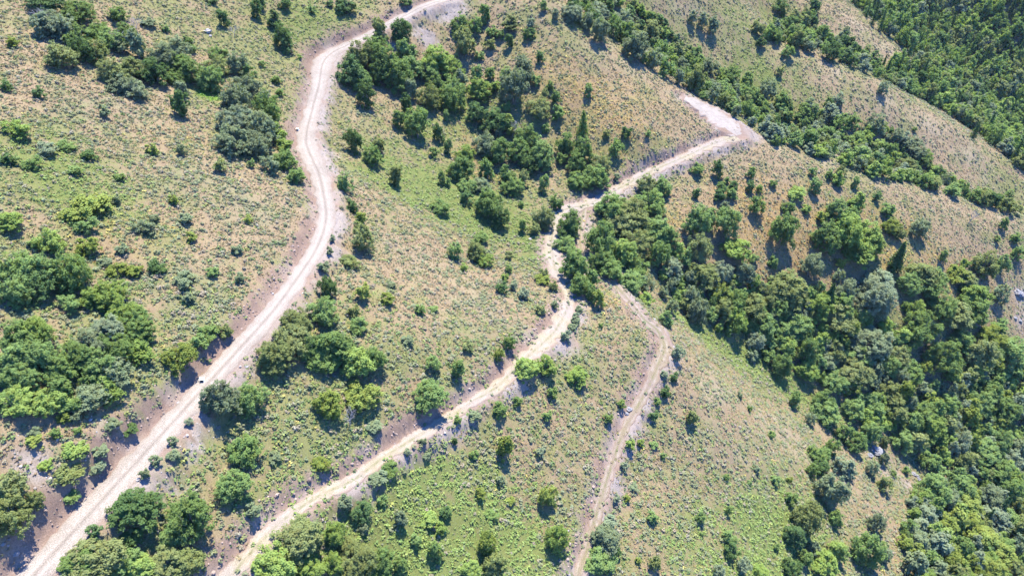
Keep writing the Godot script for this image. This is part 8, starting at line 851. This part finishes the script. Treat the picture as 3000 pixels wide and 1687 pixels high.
# a crown of unit width and height standing on the ground: balls of leaves set over one or more domes
func crown(lobes: Array, clusters: int, each: int, cr: float, ls: float) -> ArrayMesh:
	var v := PackedVector3Array()
	var nn := PackedVector3Array()
	var cc := PackedColorArray()
	var total := 0.0
	for l in lobes:
		total += l[1].x * l[1].y
	for l in lobes:
		var at: Vector3 = l[0]
		var r: Vector3 = l[1]
		var count := maxi(4, int(clusters * r.x * r.y / total))
		for k in count:
			var d := rdir()
			if d.y < -0.35:
				d.y = -d.y
			var reach := pow(rng.randf(), 0.33) * 1.0
			var c := at + Vector3(d.x * r.x, d.y * r.y, d.z * r.z) * reach
			if c.y < cr * 0.4:
				c.y = cr * 0.4 + rng.randf() * 0.06
			var size := cr * rng.randf_range(0.65, 1.25)
			var tint := rng.randf_range(0.80, 1.2)
			var warm := rng.randf_range(-0.10, 0.12)
			for e in each:
				var o := rdir() * pow(rng.randf(), 0.45)
				o.y = o.y * 0.8
				var p := c + o * size
				if p.y < 0.005:
					p.y = 0.005 + rng.randf() * 0.03
				var n := (o * 0.9 + d * 0.35 + Vector3(0, 0.95, 0) + rdir() * 0.75).normalized()
				var b := tint * rng.randf_range(0.82, 1.18)
				leaf(v, nn, cc, p, n, ls * rng.randf_range(0.7, 1.3), Color(b * (1.0 + warm), b, b * (1.0 - warm)))
	return surface(unit(v), nn, cc, PackedInt32Array())

# brings a crown to unit width and height
func unit(v: PackedVector3Array) -> PackedVector3Array:
	var lo := Vector3.ONE * 9.0
	var hi := -lo
	for p in v:
		lo = lo.min(p)
		hi = hi.max(p)
	var mid := (lo + hi) * 0.5
	var size := (hi - lo) * 0.94
	for k in v.size():
		v[k] = Vector3((v[k].x - mid.x) / size.x, (v[k].y - lo.y) / size.y, (v[k].z - mid.z) / size.z)
	return v

func lobes_round() -> Array:
	var out: Array = [[Vector3(0, 0.48, 0), Vector3(0.38, 0.42, 0.38)]]
	for k in 5:
		var a := k * TAU / 5 + rng.randf() * 0.8
		out.append([Vector3(cos(a) * 0.22, rng.randf_range(0.3, 0.6), sin(a) * 0.22), Vector3(0.24, 0.26, 0.24)])
	return out

func lobes_clump(n: int) -> Array:
	var out: Array = []
	for k in n:
		var a := k * TAU / n + rng.randf_range(-0.5, 0.5)
		var d := rng.randf_range(0.12, 0.32)
		var hh := rng.randf_range(0.55, 0.92)
		var r := rng.randf_range(0.15, 0.24)
		out.append([Vector3(cos(a) * d, hh * 0.5, sin(a) * d), Vector3(r, hh * 0.48, r)])
	out.append([Vector3(rng.randf_range(-0.08, 0.08), 0.52, rng.randf_range(-0.08, 0.08)), Vector3(0.24, 0.46, 0.24)])
	return out

func lobes_slender() -> Array:
	var out: Array = [[Vector3(0, 0.45, 0), Vector3(0.34, 0.42, 0.34)]]
	for k in 5:
		var a := k * 2.4 + rng.randf()
		var y := 0.22 + 0.14 * k
		var d := 0.20 * (1.0 - 0.12 * k)
		out.append([Vector3(cos(a) * d, y, sin(a) * d), Vector3(0.28, 0.17, 0.28) * rng.randf_range(0.75, 1.15)])
	return out

func lobes_shrub() -> Array:
	var out: Array = []
	for k in 5:
		var a := k * TAU / 5 + rng.randf_range(-0.5, 0.5)
		var d := rng.randf_range(0.1, 0.3)
		out.append([Vector3(cos(a) * d, 0.36, sin(a) * d), Vector3(0.2, rng.randf_range(0.34, 0.6), 0.2)])
	return out

func conifer_mesh(tiers: int, per: int, needles: int) -> ArrayMesh:
	var v := PackedVector3Array()
	var nn := PackedVector3Array()
	var cc := PackedColorArray()
	for t in tiers:
		var y := 0.04 + 0.93 * t / float(tiers)
		var r := 0.5 * pow(1.0 - y, 0.85) + 0.02
		var m := maxi(4, int(per * (1.0 - y * 0.6)))
		for k in m:
			var a := rng.randf() * TAU
			var len := r * rng.randf_range(0.72, 1.1)
			for e in needles:
				var s := (e + rng.randf()) / needles
				var p := Vector3(cos(a) * len * s, y + 0.03 - s * 0.045 + rng.randf_range(-0.012, 0.012), sin(a) * len * s)
				p += Vector3(-sin(a), 0, cos(a)) * rng.randf_range(-0.07, 0.07) * s
				var n := (Vector3(cos(a) * 0.5, 0.9, sin(a) * 0.5) + rdir() * 0.6).normalized()
				var b := rng.randf_range(0.75, 1.25)
				leaf(v, nn, cc, p, n, rng.randf_range(0.03, 0.055), Color(b, b, b))
	return surface(v, nn, cc, PackedInt32Array())

func tube(v: PackedVector3Array, nn: PackedVector3Array, a: Vector3, b: Vector3, ra: float, rb: float, sides := 7) -> void:
	var d := (b - a).normalized()
	var s := d.cross(Vector3(0.31, 0.2, 0.93)).normalized()
	var t := d.cross(s)
	for k in sides:
		var a0 := TAU * k / sides
		var a1 := TAU * (k + 1) / sides
		var n0 := s * cos(a0) + t * sin(a0)
		var n1 := s * cos(a1) + t * sin(a1)
		var q := [a + n0 * ra, b + n0 * rb, b + n1 * rb, a + n0 * ra, b + n1 * rb, a + n1 * ra]
		var m := [n0, n0, n1, n0, n1, n1]
		for e in 6:
			v.append(q[e])
			nn.append(m[e])

# trunk and limbs for a crown of unit width and height
func trunk_mesh(stems: int) -> ArrayMesh:
	var v := PackedVector3Array()
	var nn := PackedVector3Array()
	for k in stems:
		var a := k * TAU / stems + rng.randf()
		var out := Vector3(cos(a), 0, sin(a)) * (0.0 if stems == 1 else 0.06)
		var mid := out * 1.8 + Vector3(rng.randf_range(-0.02, 0.02), 0.42, rng.randf_range(-0.02, 0.02))
		var r := 0.032 if stems == 1 else 0.018
		tube(v, nn, out * 0.6 + Vector3(0, -0.06, 0), mid, r, r * 0.7)
		tube(v, nn, mid, out * 2.6 + Vector3(0, 0.82, 0), r * 0.7, r * 0.2)
		for e in 3:
			var b := a + e * 2.1
			tube(v, nn, mid * rng.randf_range(0.6, 1.0), mid + Vector3(cos(b) * 0.2, rng.randf_range(0.1, 0.3), sin(b) * 0.2), r * 0.45, r * 0.12, 5)
	return surface(v, nn, PackedColorArray(), PackedInt32Array())

func straight_trunk() -> ArrayMesh:
	var v := PackedVector3Array()
	var nn := PackedVector3Array()
	tube(v, nn, Vector3(0, -0.03, 0), Vector3(0, 0.5, 0), 0.035, 0.02)
	tube(v, nn, Vector3(0, 0.5, 0), Vector3(0, 0.97, 0), 0.02, 0.004)
	return surface(v, nn, PackedColorArray(), PackedInt32Array())

const TONE_WORD := ["dark", "green", "bright", "grey-green", "yellowish", "olive"]
const FORM_WORD := ["round tree", "bushy tree", "slender tree", "leafy shrub", "pointed conifer"]
const FORM_SHORT := ["tree", "tree", "tree", "shrub", "conifer"]
const FORM_NAME := ["round_tree", "multi_stem_tree", "slender_tree", "leafy_shrub", "conifer_tree"]
const PLACE := ["above the gravel road", "on gravel road's uphill edge", "on gravel road's downhill edge", "in hollow below road bend", "above the grassy track", "beside the grassy track", "between grassy and dirt tracks", "beside the dirt track", "below the dirt track", "in the wooded ravine", "on the turnaround's tan spur", "above the turnaround track", "beside the gravel turnaround", "behind the turnaround spur", "near the far tan spur"]

var crowns: Array = []
var trunks: Array = []

func make_prototypes() -> void:
	var base := [Color(0.086, 0.144, 0.048), Color(0.142, 0.214, 0.064), Color(0.186, 0.262, 0.064), Color(0.168, 0.212, 0.114), Color(0.176, 0.224, 0.050), Color(0.166, 0.200, 0.070)]
	for c: Color in base:
		tones.append([leaf_material(c), leaf_material(c * 0.86), leaf_material(Color(c.r * 1.12, c.g * 1.1, c.b * 1.22))])
	for c in [Color(0.14, 0.12, 0.10), Color(0.24, 0.22, 0.19)]:
		var m := StandardMaterial3D.new()
		m.albedo_color = c.linear_to_srgb()
		m.roughness = 0.9
		trunk_mats.append(m)
	# per form: [coarse variants, fine variants]
	for form in 5:
		var coarse: Array = []
		var fine: Array = []
		for k in 3:
			match form:
				0:
					coarse.append(crown(lobes_round(), 60, 26, 0.115, 0.040))
					fine.append(crown(lobes_round(), 150, 42, 0.085, 0.022))
				1:
					coarse.append(crown(lobes_clump(6), 70, 26, 0.105, 0.038))
					fine.append(crown(lobes_clump(8), 190, 42, 0.075, 0.020))
				2:
					coarse.append(crown(lobes_slender(), 55, 26, 0.13, 0.050))
					fine.append(crown(lobes_slender(), 110, 40, 0.10, 0.028))
				3:
					coarse.append(crown(lobes_shrub(), 34, 22, 0.13, 0.055))
					fine.append(crown(lobes_shrub(), 90, 34, 0.10, 0.030))
				4:
					coarse.append(conifer_mesh(22, 12, 8))
					fine.append(conifer_mesh(30, 14, 12))
		var hero: Array = fine
		if form < 2:
			hero = []
			for k in 3:
				hero.append(crown(lobes_round() if form == 0 else lobes_clump(9), 330, 46, 0.062, 0.0150))
		crowns.append([coarse, fine, hero])
		trunks.append([straight_trunk()] if form == 4 else [trunk_mesh(1 if form == 0 else 3), trunk_mesh(2), trunk_mesh(4 if form == 1 else 3)])

func plant(called: String, label: String, category: String, group: String, x: float, f: float, w: float, hh: float, tone: int, form: int, fine: int) -> void:
	var o := Node3D.new()
	o.name = numbered(called)
	o.set_meta("label", label)
	o.set_meta("category", category)
	o.set_meta("group", group)
	add_child(o)
	o.position = Vector3(x, height(x, f) - 0.08, -f)
	o.rotation.y = rng.randf() * TAU
	var k := rng.randi() % 3
	var t := MeshInstance3D.new()
	t.name = "stem" if form == 3 else "trunk"
	var tm: Array = trunks[form]
	t.mesh = tm[k % tm.size()]
	t.scale = Vector3(w, hh, w)
	t.material_override = trunk_mats[1 if form == 2 else 0]
	o.add_child(t, true)
	var c := MeshInstance3D.new()
	c.name = "foliage" if form == 3 else "crown"
	c.mesh = crowns[form][fine][k]
	c.scale = Vector3(w, hh, w)
	c.material_override = tones[tone][rng.randi() % 3]
	o.add_child(c, true)

func short_word(i: int) -> String:
	return "%s %s" % [TONE_WORD[int(TREES[i * 11 + 4])], FORM_SHORT[int(TREES[i * 11 + 5])]]

func build_plants() -> void:
	make_prototypes()
	var n := TREES.size() / 11
	for i in n:
		var b := i * 11
		var w: float = TREES[b + 2]
		var hh: float = TREES[b + 3]
		var tone := int(TREES[b + 4])
		var form := int(TREES[b + 5])
		var size: String
		if form == 3:
			size = "tiny" if w < 2.6 else "small" if w < 3.6 else "wide" if w < 5.2 else "sprawling"
		else:
			size = "small" if w < 4.0 else "medium" if w < 6.5 else "large" if w < 9.5 else "huge"
		size += " tall" if hh > w * 1.45 else " squat" if hh < w * 0.75 else ""
		var sage := form == 3 and tone == 3
		var called: String = "sagebrush" if sage else FORM_NAME[form]
		var what: String = "sagebrush" if sage else FORM_WORD[form]
		var near := "standing alone"
		if int(TREES[b + 9]) >= 0:
			near = "beside " + short_word(int(TREES[b + 9]))
			if int(TREES[b + 10]) >= 0:
				near = "between %s and %s" % [short_word(int(TREES[b + 9])), short_word(int(TREES[b + 10]))]
		var label := "%s %s %s %s %s" % [size, TONE_WORD[tone], what, near, PLACE[int(TREES[b + 6])]]
		plant(called, label, "shrub" if form == 3 else "tree", {"sagebrush": "sagebrush bushes on the hillside", "round_tree": "round trees on the hillside", "multi_stem_tree": "multi-stemmed trees on the hillside", "slender_tree": "slender trees on the hillside", "leafy_shrub": "leafy shrubs on the hillside", "conifer_tree": "conifers on the hillside"}[called], TREES[b], TREES[b + 1], w, hh, tone, form, int(TREES[b + 8]))
	# the closed wood behind and between: nobody could count it
	var wood := Node3D.new()
	wood.name = "woodland"
	wood.set_meta("kind", "stuff")
	wood.set_meta("label", "dense dark green woodland filling the ravines and far slope")
	wood.set_meta("category", "woodland")
	add_child(wood)
	var sets := {}
	for i in FILL.size() / 6:
		var b := i * 6
		var form := int(FILL[b + 5])
		var key := [form, rng.randi() % 3, int(FILL[b + 4])]
		if not sets.has(key):
			sets[key] = []
		var x: float = FILL[b]
		var f: float = FILL[b + 1]
		var w: float = FILL[b + 2]
		var bas := Basis(Vector3.UP, rng.randf() * TAU).scaled_local(Vector3(w, FILL[b + 3], w))
		sets[key].append(Transform3D(bas, Vector3(x, height(x, f) - 0.1, -f)))
	for key in sets:
		var list: Array = sets[key]
		var mm := MultiMesh.new()
		mm.transform_format = MultiMesh.TRANSFORM_3D
		mm.mesh = crowns[key[0]][0][key[1]]
		mm.instance_count = list.size()
		for i in list.size():
			mm.set_instance_transform(i, list[i])
		var mi := MultiMeshInstance3D.new()
		mi.name = "crown"
		mi.multimesh = mm
		mi.material_override = tones[key[2]][key[1]]
		mi.set_meta("kind", "stuff")
		wood.add_child(mi, true)

# a dead tree: bare forking branches
func branch(v: PackedVector3Array, nn: PackedVector3Array, a: Vector3, d: Vector3, len: float, r: float, depth: int) -> void:
	var b := a + d * len
	tube(v, nn, a, b, r, r * 0.65, 5)
	if depth == 0:
		return
	for k in 3 if depth > 1 else 4:
		var e := (d + rdir() * 0.75 + Vector3(0, 0.12, 0)).normalized()
		branch(v, nn, a.lerp(b, rng.randf_range(0.45, 1.0)), e, len * rng.randf_range(0.55, 0.8), r * 0.55, depth - 1)

func build_bare_trees() -> void:
	var m := StandardMaterial3D.new()
	m.albedo_color = Color(0.21, 0.20, 0.19).linear_to_srgb()
	m.roughness = 0.9
	for q in BARE:
		var v := PackedVector3Array()
		var nn := PackedVector3Array()
		var o := Node3D.new()
		o.name = numbered("bare_tree")
		o.set_meta("label", "leafless grey tree %s %s" % ["beside " + short_word(int(q[4])) if int(q[4]) >= 0 else "standing alone", PLACE[int(q[3])]])
		o.set_meta("category", "tree")
		o.set_meta("group", "leafless trees on the hillside")
		add_child(o)
		o.position = Vector3(q[0], height(q[0], q[1]) - 0.1, -q[1])
		var hh: float = q[2]
		tube(v, nn, Vector3.ZERO, Vector3(0.05, 0.32, 0.02) * hh, 0.022 * hh, 0.015 * hh)
		var t := MeshInstance3D.new()
		t.name = "trunk"
		t.mesh = surface(v, nn, PackedColorArray(), PackedInt32Array())
		t.material_override = m
		o.add_child(t, true)
		for k in 4:
			v = PackedVector3Array()
			nn = PackedVector3Array()
			var a := k * TAU / 4 + rng.randf()
			branch(v, nn, Vector3(0.05, 0.31, 0.02) * hh, Vector3(cos(a) * 0.55, 0.8, sin(a) * 0.55).normalized(), 0.30 * hh, 0.012 * hh, 3)
			var l := MeshInstance3D.new()
			l.name = "limb"
			l.mesh = surface(v, nn, PackedColorArray(), PackedInt32Array())
			l.material_override = m
			o.add_child(l, true)

# ---------------------------------------------------------------- rocks and boxes
func rock_mesh(seed_no: int) -> ArrayMesh:
	var n := FastNoiseLite.new()
	n.seed = seed_no
	n.frequency = 0.9
	var s := SphereMesh.new()
	s.radius = 0.5
	s.height = 1.0
	s.radial_segments = 12
	s.rings = 7
	var arr := s.get_mesh_arrays()
	var src: PackedVector3Array = arr[Mesh.ARRAY_VERTEX]
	var ids: PackedInt32Array = arr[Mesh.ARRAY_INDEX]
	var v := PackedVector3Array()
	var nn := PackedVector3Array()
	for k in range(0, ids.size(), 3):
		var q: Array = []
		for e in 3:
			var p: Vector3 = src[ids[k + e]]
			var cellp := (p * 4.2).round() / 4.2
			var pp := p.lerp(cellp, 0.55) * (1.0 + n.get_noise_3dv(p * 2.0) * 0.55)
			q.append(Vector3(pp.x, pp.y * 0.75 + 0.22, pp.z))
		var fn: Vector3 = (q[2] - q[0]).cross(q[1] - q[0])
		if fn.length() < 1e-7:
			continue
		for e in 3:
			v.append(q[e])
			nn.append(fn.normalized())
	return surface(v, nn, PackedColorArray(), PackedInt32Array())

func build_rocks() -> void:
	var shapes: Array = []
	for k in 5:
		shapes.append(rock_mesh(40 + k))
	var rm: Array = []
	for c in [Color(0.36, 0.34, 0.32), Color(0.21, 0.21, 0.222), Color(0.20, 0.155, 0.125)]:
		var m := StandardMaterial3D.new()
		m.albedo_color = c.linear_to_srgb()
		m.albedo_texture = grain(17, 0.03, 0.55, 1.0, 256)
		m.uv1_triplanar = true
		m.uv1_scale = Vector3.ONE * 0.8
		m.roughness = 0.9
		rm.append(m)
	var words := [["pale limestone", "lying on dry grass"], ["grey weathered", "cropping out of the slope"], ["brown earthy", "fallen on the bank"]]
	var k := 0
	for r in ROCKS:
		var o := MeshInstance3D.new()
		o.name = numbered("boulder")
		o.mesh = shapes[k % 5]
		var s: float = r[2]
		o.scale = Vector3(s * 1.1, s * rng.randf_range(0.7, 0.95), s)
		o.material_override = rm[int(r[3])]
		o.rotation.y = rng.randf() * TAU
		var x: float = r[0]
		var f: float = r[1]
		o.position = Vector3(x, height(x, f) - 0.05 * s, -f)
		var big: String = "large" if s > 3.0 else "medium" if s > 1.3 else "small"
		var near: String = words[int(r[3])][1] if int(r[5]) < 0 else "beside " + short_word(int(r[5]))
		o.set_meta("label", "%s %s boulder %s %s" % [big, words[int(r[3])][0], near, PLACE[int(r[4])]])
		o.set_meta("category", "boulder")
		o.set_meta("group", "boulders on the hillside")
		add_child(o)
		k += 1
	# loose stones on banks and scree
	var list: Array = []
	var cols := PackedColorArray()
	for tries in 260000:
		var x := rng.randf_range(-130, 240)
		var f := rng.randf_range(45, 340)
		var d := road_distance(x, f)
		var p := zone(2, x, f) * 0.55 + zone(3, x, f) * 0.2
		if d > 0.5 and d < 5.0:
			p += (0.42 if road_side(x, f) > 0.0 else 0.22) if d < 3.0 else 0.08
		if d < 0.3:
			p = 0.003
		if rng.randf() > p or not in_view(x, f):
			continue
		var clod := d > 0.4 and d < 3.4 and road_side(x, f) > 0.0
		var s := rng.randf_range(0.10, 0.30) * (1.9 if rng.randf() < 0.07 else 1.0) * (1.7 if clod else 1.0)
		list.append(Transform3D(Basis(rdir(), rng.randf() * TAU).scaled(Vector3(s, s * 0.7, s)), Vector3(x, height(x, f) + s * 0.1, -f)))
		var b := rng.randf_range(0.12, 0.28)
		if clod:
			cols.append(Color(b * 0.86, b * 0.66, b * 0.54))
			continue
		cols.append(Color(b * 1.04, b * 0.92, b * 0.83) if rng.randf() < 0.7 else Color(b, b * 0.97, b * 0.95))
	scatter("loose_stones", "loose pale stones scattered on banks and scree", "stones", shapes[1], list, cols, 0.9)

func box_part(o: Node3D, called: String, size: Vector3, at: Vector3, m: Material) -> MeshInstance3D:
	var b := BoxMesh.new()
	b.size = size
	var i := MeshInstance3D.new()
	i.name = called
	i.mesh = b
	i.position = at
	i.material_override = m
	o.add_child(i, true)
	return i

func build_boxes() -> void:
	var pale := StandardMaterial3D.new()
	pale.albedo_color = Color(0.78, 0.82, 0.78)
	pale.roughness = 0.45
	var cream := StandardMaterial3D.new()
	cream.albedo_color = Color(0.90, 0.88, 0.72)
	cream.roughness = 0.5
	var dark := StandardMaterial3D.new()
	dark.albedo_color = Color(0.16, 0.16, 0.17)
	dark.roughness = 0.6
	var conc := StandardMaterial3D.new()
	conc.albedo_color = Color(0.62, 0.60, 0.57)
	conc.roughness = 0.9
	var labels := ["grey steel utility box beside the straight gravel road", "cream topped utility box with a marker post at the road bend"]
	for k in 2:
		var x: float = BOXES[k][0]
		var f: float = BOXES[k][1]
		var o := Node3D.new()
		o.name = numbered("utility_box")
		o.set_meta("label", labels[k])
		o.set_meta("category", "utility box")
		o.set_meta("group", "utility boxes along the gravel road")
		add_child(o)
		o.position = Vector3(x, height(x, f), -f)
		o.rotation.y = deg_to_rad(8 if k == 0 else -6)
		var top: StandardMaterial3D = pale if k == 0 else cream
		box_part(o, "base", Vector3(0.95, 0.24, 0.95), Vector3(0, 0.0, 0), conc)
		box_part(o, "cabinet", Vector3(0.78, 0.62, 0.74), Vector3(0, 0.43, 0), pale)
		box_part(o, "door", Vector3(0.66, 0.52, 0.03), Vector3(0, 0.43, 0.385), dark)
		box_part(o, "lid", Vector3(0.86, 0.07, 0.84), Vector3(0, 0.775, 0.0), top)
		if k == 1:
			box_part(o, "marker_post", Vector3(0.10, 1.1, 0.06), Vector3(-0.62, 0.5, 0.5), dark)

# ---------------------------------------------------------------- ground cover
func in_view(x: float, f: float) -> bool:
	var y := height(x, f) - CAM_Y
	var z := f * 0.76604 - y * 0.64279
	var v := (f * 0.64279 + y * 0.76604) / z
	return absf(x / z) < 0.86 and absf(v) < 0.49

func scatter(called: String, label: String, category: String, m: Mesh, list: Array, cols: PackedColorArray, rough: float, back := 0.0) -> void:
	var mm := MultiMesh.new()
	mm.transform_format = MultiMesh.TRANSFORM_3D
	mm.use_colors = true
	mm.mesh = m
	mm.instance_count = list.size()
	for i in list.size():
		mm.set_instance_transform(i, list[i])
		mm.set_instance_color(i, cols[i])
	var mat := StandardMaterial3D.new()
	mat.vertex_color_use_as_albedo = true
	mat.roughness = rough
	mat.metallic_specular = 0.25
	mat.cull_mode = BaseMaterial3D.CULL_DISABLED
	if back > 0.0:
		mat.backlight_enabled = true
		mat.backlight = Color(back, back, back * 0.5)
	var o := MultiMeshInstance3D.new()
	o.name = called
	o.multimesh = mm
	o.material_override = mat
	o.set_meta("kind", "stuff")
	o.set_meta("label", label)
	o.set_meta("category", category)
	add_child(o)
	print(called, " ", list.size())

func tuft_mesh(n: int, ls: float, flat: float) -> ArrayMesh:
	var v := PackedVector3Array()
	var nn := PackedVector3Array()
	var cc := PackedColorArray()
	for k in n:
		var d := rdir()
		d.y = absf(d.y)
		var p := Vector3(d.x * 0.42, d.y * 0.75 * flat + 0.08, d.z * 0.42) * rng.randf_range(0.6, 1.05)
		var b := rng.randf_range(0.75, 1.2)
		leaf(v, nn, cc, p, (d + rdir() * 0.7 + Vector3(0, 0.3, 0)).normalized(), ls * rng.randf_range(0.7, 1.3), Color(b, b, b))
	return surface(v, nn, cc, PackedInt32Array())

func grass_mesh(n: int) -> ArrayMesh:
	var v := PackedVector3Array()
	var nn := PackedVector3Array()
	var cc := PackedColorArray()
	for k in n:
		var a := rng.randf() * TAU
		var base := Vector3(cos(a), 0, sin(a)) * rng.randf() * 0.22
		var tip := base + Vector3(cos(a) * rng.randf_range(0.1, 0.45), rng.randf_range(0.5, 1.0), sin(a) * rng.randf_range(0.1, 0.45))
		var side := Vector3(-sin(a), 0, cos(a)).rotated(Vector3.UP, rng.randf_range(-1, 1)) * rng.randf_range(0.05, 0.11)
		var n0 := (tip - base).cross(side).normalized()
		if n0.y < 0:
			n0 = -n0
		var b := rng.randf_range(0.8, 1.2)
		for q in [base - side, tip, base + side]:
			v.append(q)
			nn.append(n0)
			cc.append(Color(b, b, b))
	return surface(v, nn, cc, PackedInt32Array())

func vary(c: Color, amount: float) -> Color:
	var b := 1.0 + rng.randf_range(-amount, amount)
	return Color(c.r * b * (1.0 + rng.randf_range(-0.07, 0.07)), c.g * b, c.b * b * (1.0 + rng.randf_range(-0.1, 0.1)))

func build_cover() -> void:
	var sage: Array = []
	var sage_c := PackedColorArray()
	var grass: Array = []
	var grass_c := PackedColorArray()
	var forb: Array = []
	var forb_c := PackedColorArray()
	var f := 44.0
	while f < 560.0:
		var step := 0.42 if f < 120 else 0.47 if f < 200 else 0.57 if f < 300 else 0.9
		var x := -200.0
		while x < 400.0:
			x += step
			var px := x + rng.randf_range(-1.0, 1.0) * step
			var pf := f + rng.randf_range(-1.0, 1.0) * step
			if not in_view(px, pf):
				continue
			var d := road_distance(px, pf)
			if d < 0.1 and (road_kind(px, pf) == 0 or rng.randf() < (0.95 if road_kind(px, pf) == 2 else 0.78)):
				continue
			var n1 := noise_a.get_noise_2d(px * 1.7 + 300.0, pf * 1.7)
			var n2 := noise_b.get_noise_2d(px * 1.2, pf * 1.2 + 500.0)
			var n3 := noise_c.get_noise_2d(px, pf)
			var n4 := noise_a.get_noise_2d(px * 4.0 + 900.0, pf * 4.0)
			var bare := zone(2, px, pf) * 0.75 + zone(3, px, pf) * 0.55 + (1.0 - smoothstep(1.2, 4.6, d + n2 * 2.5)) * (0.93 if road_kind(px, pf) == 0 else 0.62)
			if rng.randf() < bare or rng.randf() < 0.10 - n4 * 1.5 + zone(6, px, pf) * 0.15:
				continue
			var green := zone(0, px, pf)
			var gold := zone(1, px, pf)
			var lush := zone(4, px, pf)
			var r := rng.randf()
			var big := 1.0 if f < 300 else 1.35
			var p_sage := clampf(0.32 + n1 * 0.6 + n2 * 1.5 + zone(5, px, pf) * 0.35 - gold * 0.15 - lush, 0.04, 0.75)
			var p_green := clampf(0.17 + n3 * 0.5 - n2 * 0.3 + green * 0.75 + lush - zone(6, px, pf) * 0.15, 0.03, 0.85)
			var yaw := Basis(Vector3.UP, rng.randf() * TAU)
			var at := Vector3(px, height(px, pf) + (0.06 if d < 0.1 else -0.03), -pf)
			if r < p_green:
				var s := (0.32 + pow(rng.randf(), 3.0) * 1.25) * big
				forb.append(Transform3D(yaw.scaled_local(Vector3(s, s * rng.randf_range(0.4, 0.75), s)), at))
				var c := Color(0.074, 0.112, 0.034) if rng.randf() < 0.5 else Color(0.124, 0.146, 0.044)
				if rng.randf() < gold * 0.5 + 0.012:
					c = Color(0.250, 0.215, 0.062)
				if green > 0.45:
					c = c.lerp(Color(0.104, 0.150, 0.036), 0.65)
				if lush > 0.5:
					c = Color(0.100, 0.190, 0.026)
				forb_c.append(vary(c, 0.15))
			elif r < p_green + p_sage:
				var s := (0.36 + pow(rng.randf(), 2.6) * 1.35) * big
				sage.append(Transform3D(yaw.scaled_local(Vector3(s, s * rng.randf_range(0.45, 0.8), s)), at))
				sage_c.append(vary(Color(0.116, 0.134, 0.068) if rng.randf() < 0.75 else Color(0.158, 0.142, 0.096), 0.14))
			else:
				var s := (0.32 + pow(rng.randf(), 2.0) * 0.7) * big
				grass.append(Transform3D(yaw.scaled_local(Vector3(s * 1.3, s * 0.55, s * 1.3)), at))
				var c := Color(0.272, 0.212, 0.116).lerp(Color(0.172, 0.182, 0.058), clampf(rng.randf() * 0.6 + n1 + green * 0.8, 0, 1))
				if gold > 0.15 and rng.randf() < gold:
					c = Color(0.300, 0.215, 0.078)
				grass_c.append(vary(c, 0.13))
		f += step
	scatter("sagebrush_cover", "low grey-green sagebrush covering the dry slopes", "sagebrush", tuft_mesh(22, 0.15, 0.9), sage, sage_c, 0.85, 0.1)
	scatter("dry_grass", "pale straw-coloured bunch grass covering the slopes", "grass", grass_mesh(16), grass, grass_c, 0.8, 0.15)
	scatter("green_forbs", "low green and yellow leafy plants covering the slopes", "ground cover", tuft_mesh(16, 0.19, 0.8), forb, forb_c, 0.7, 0.2)
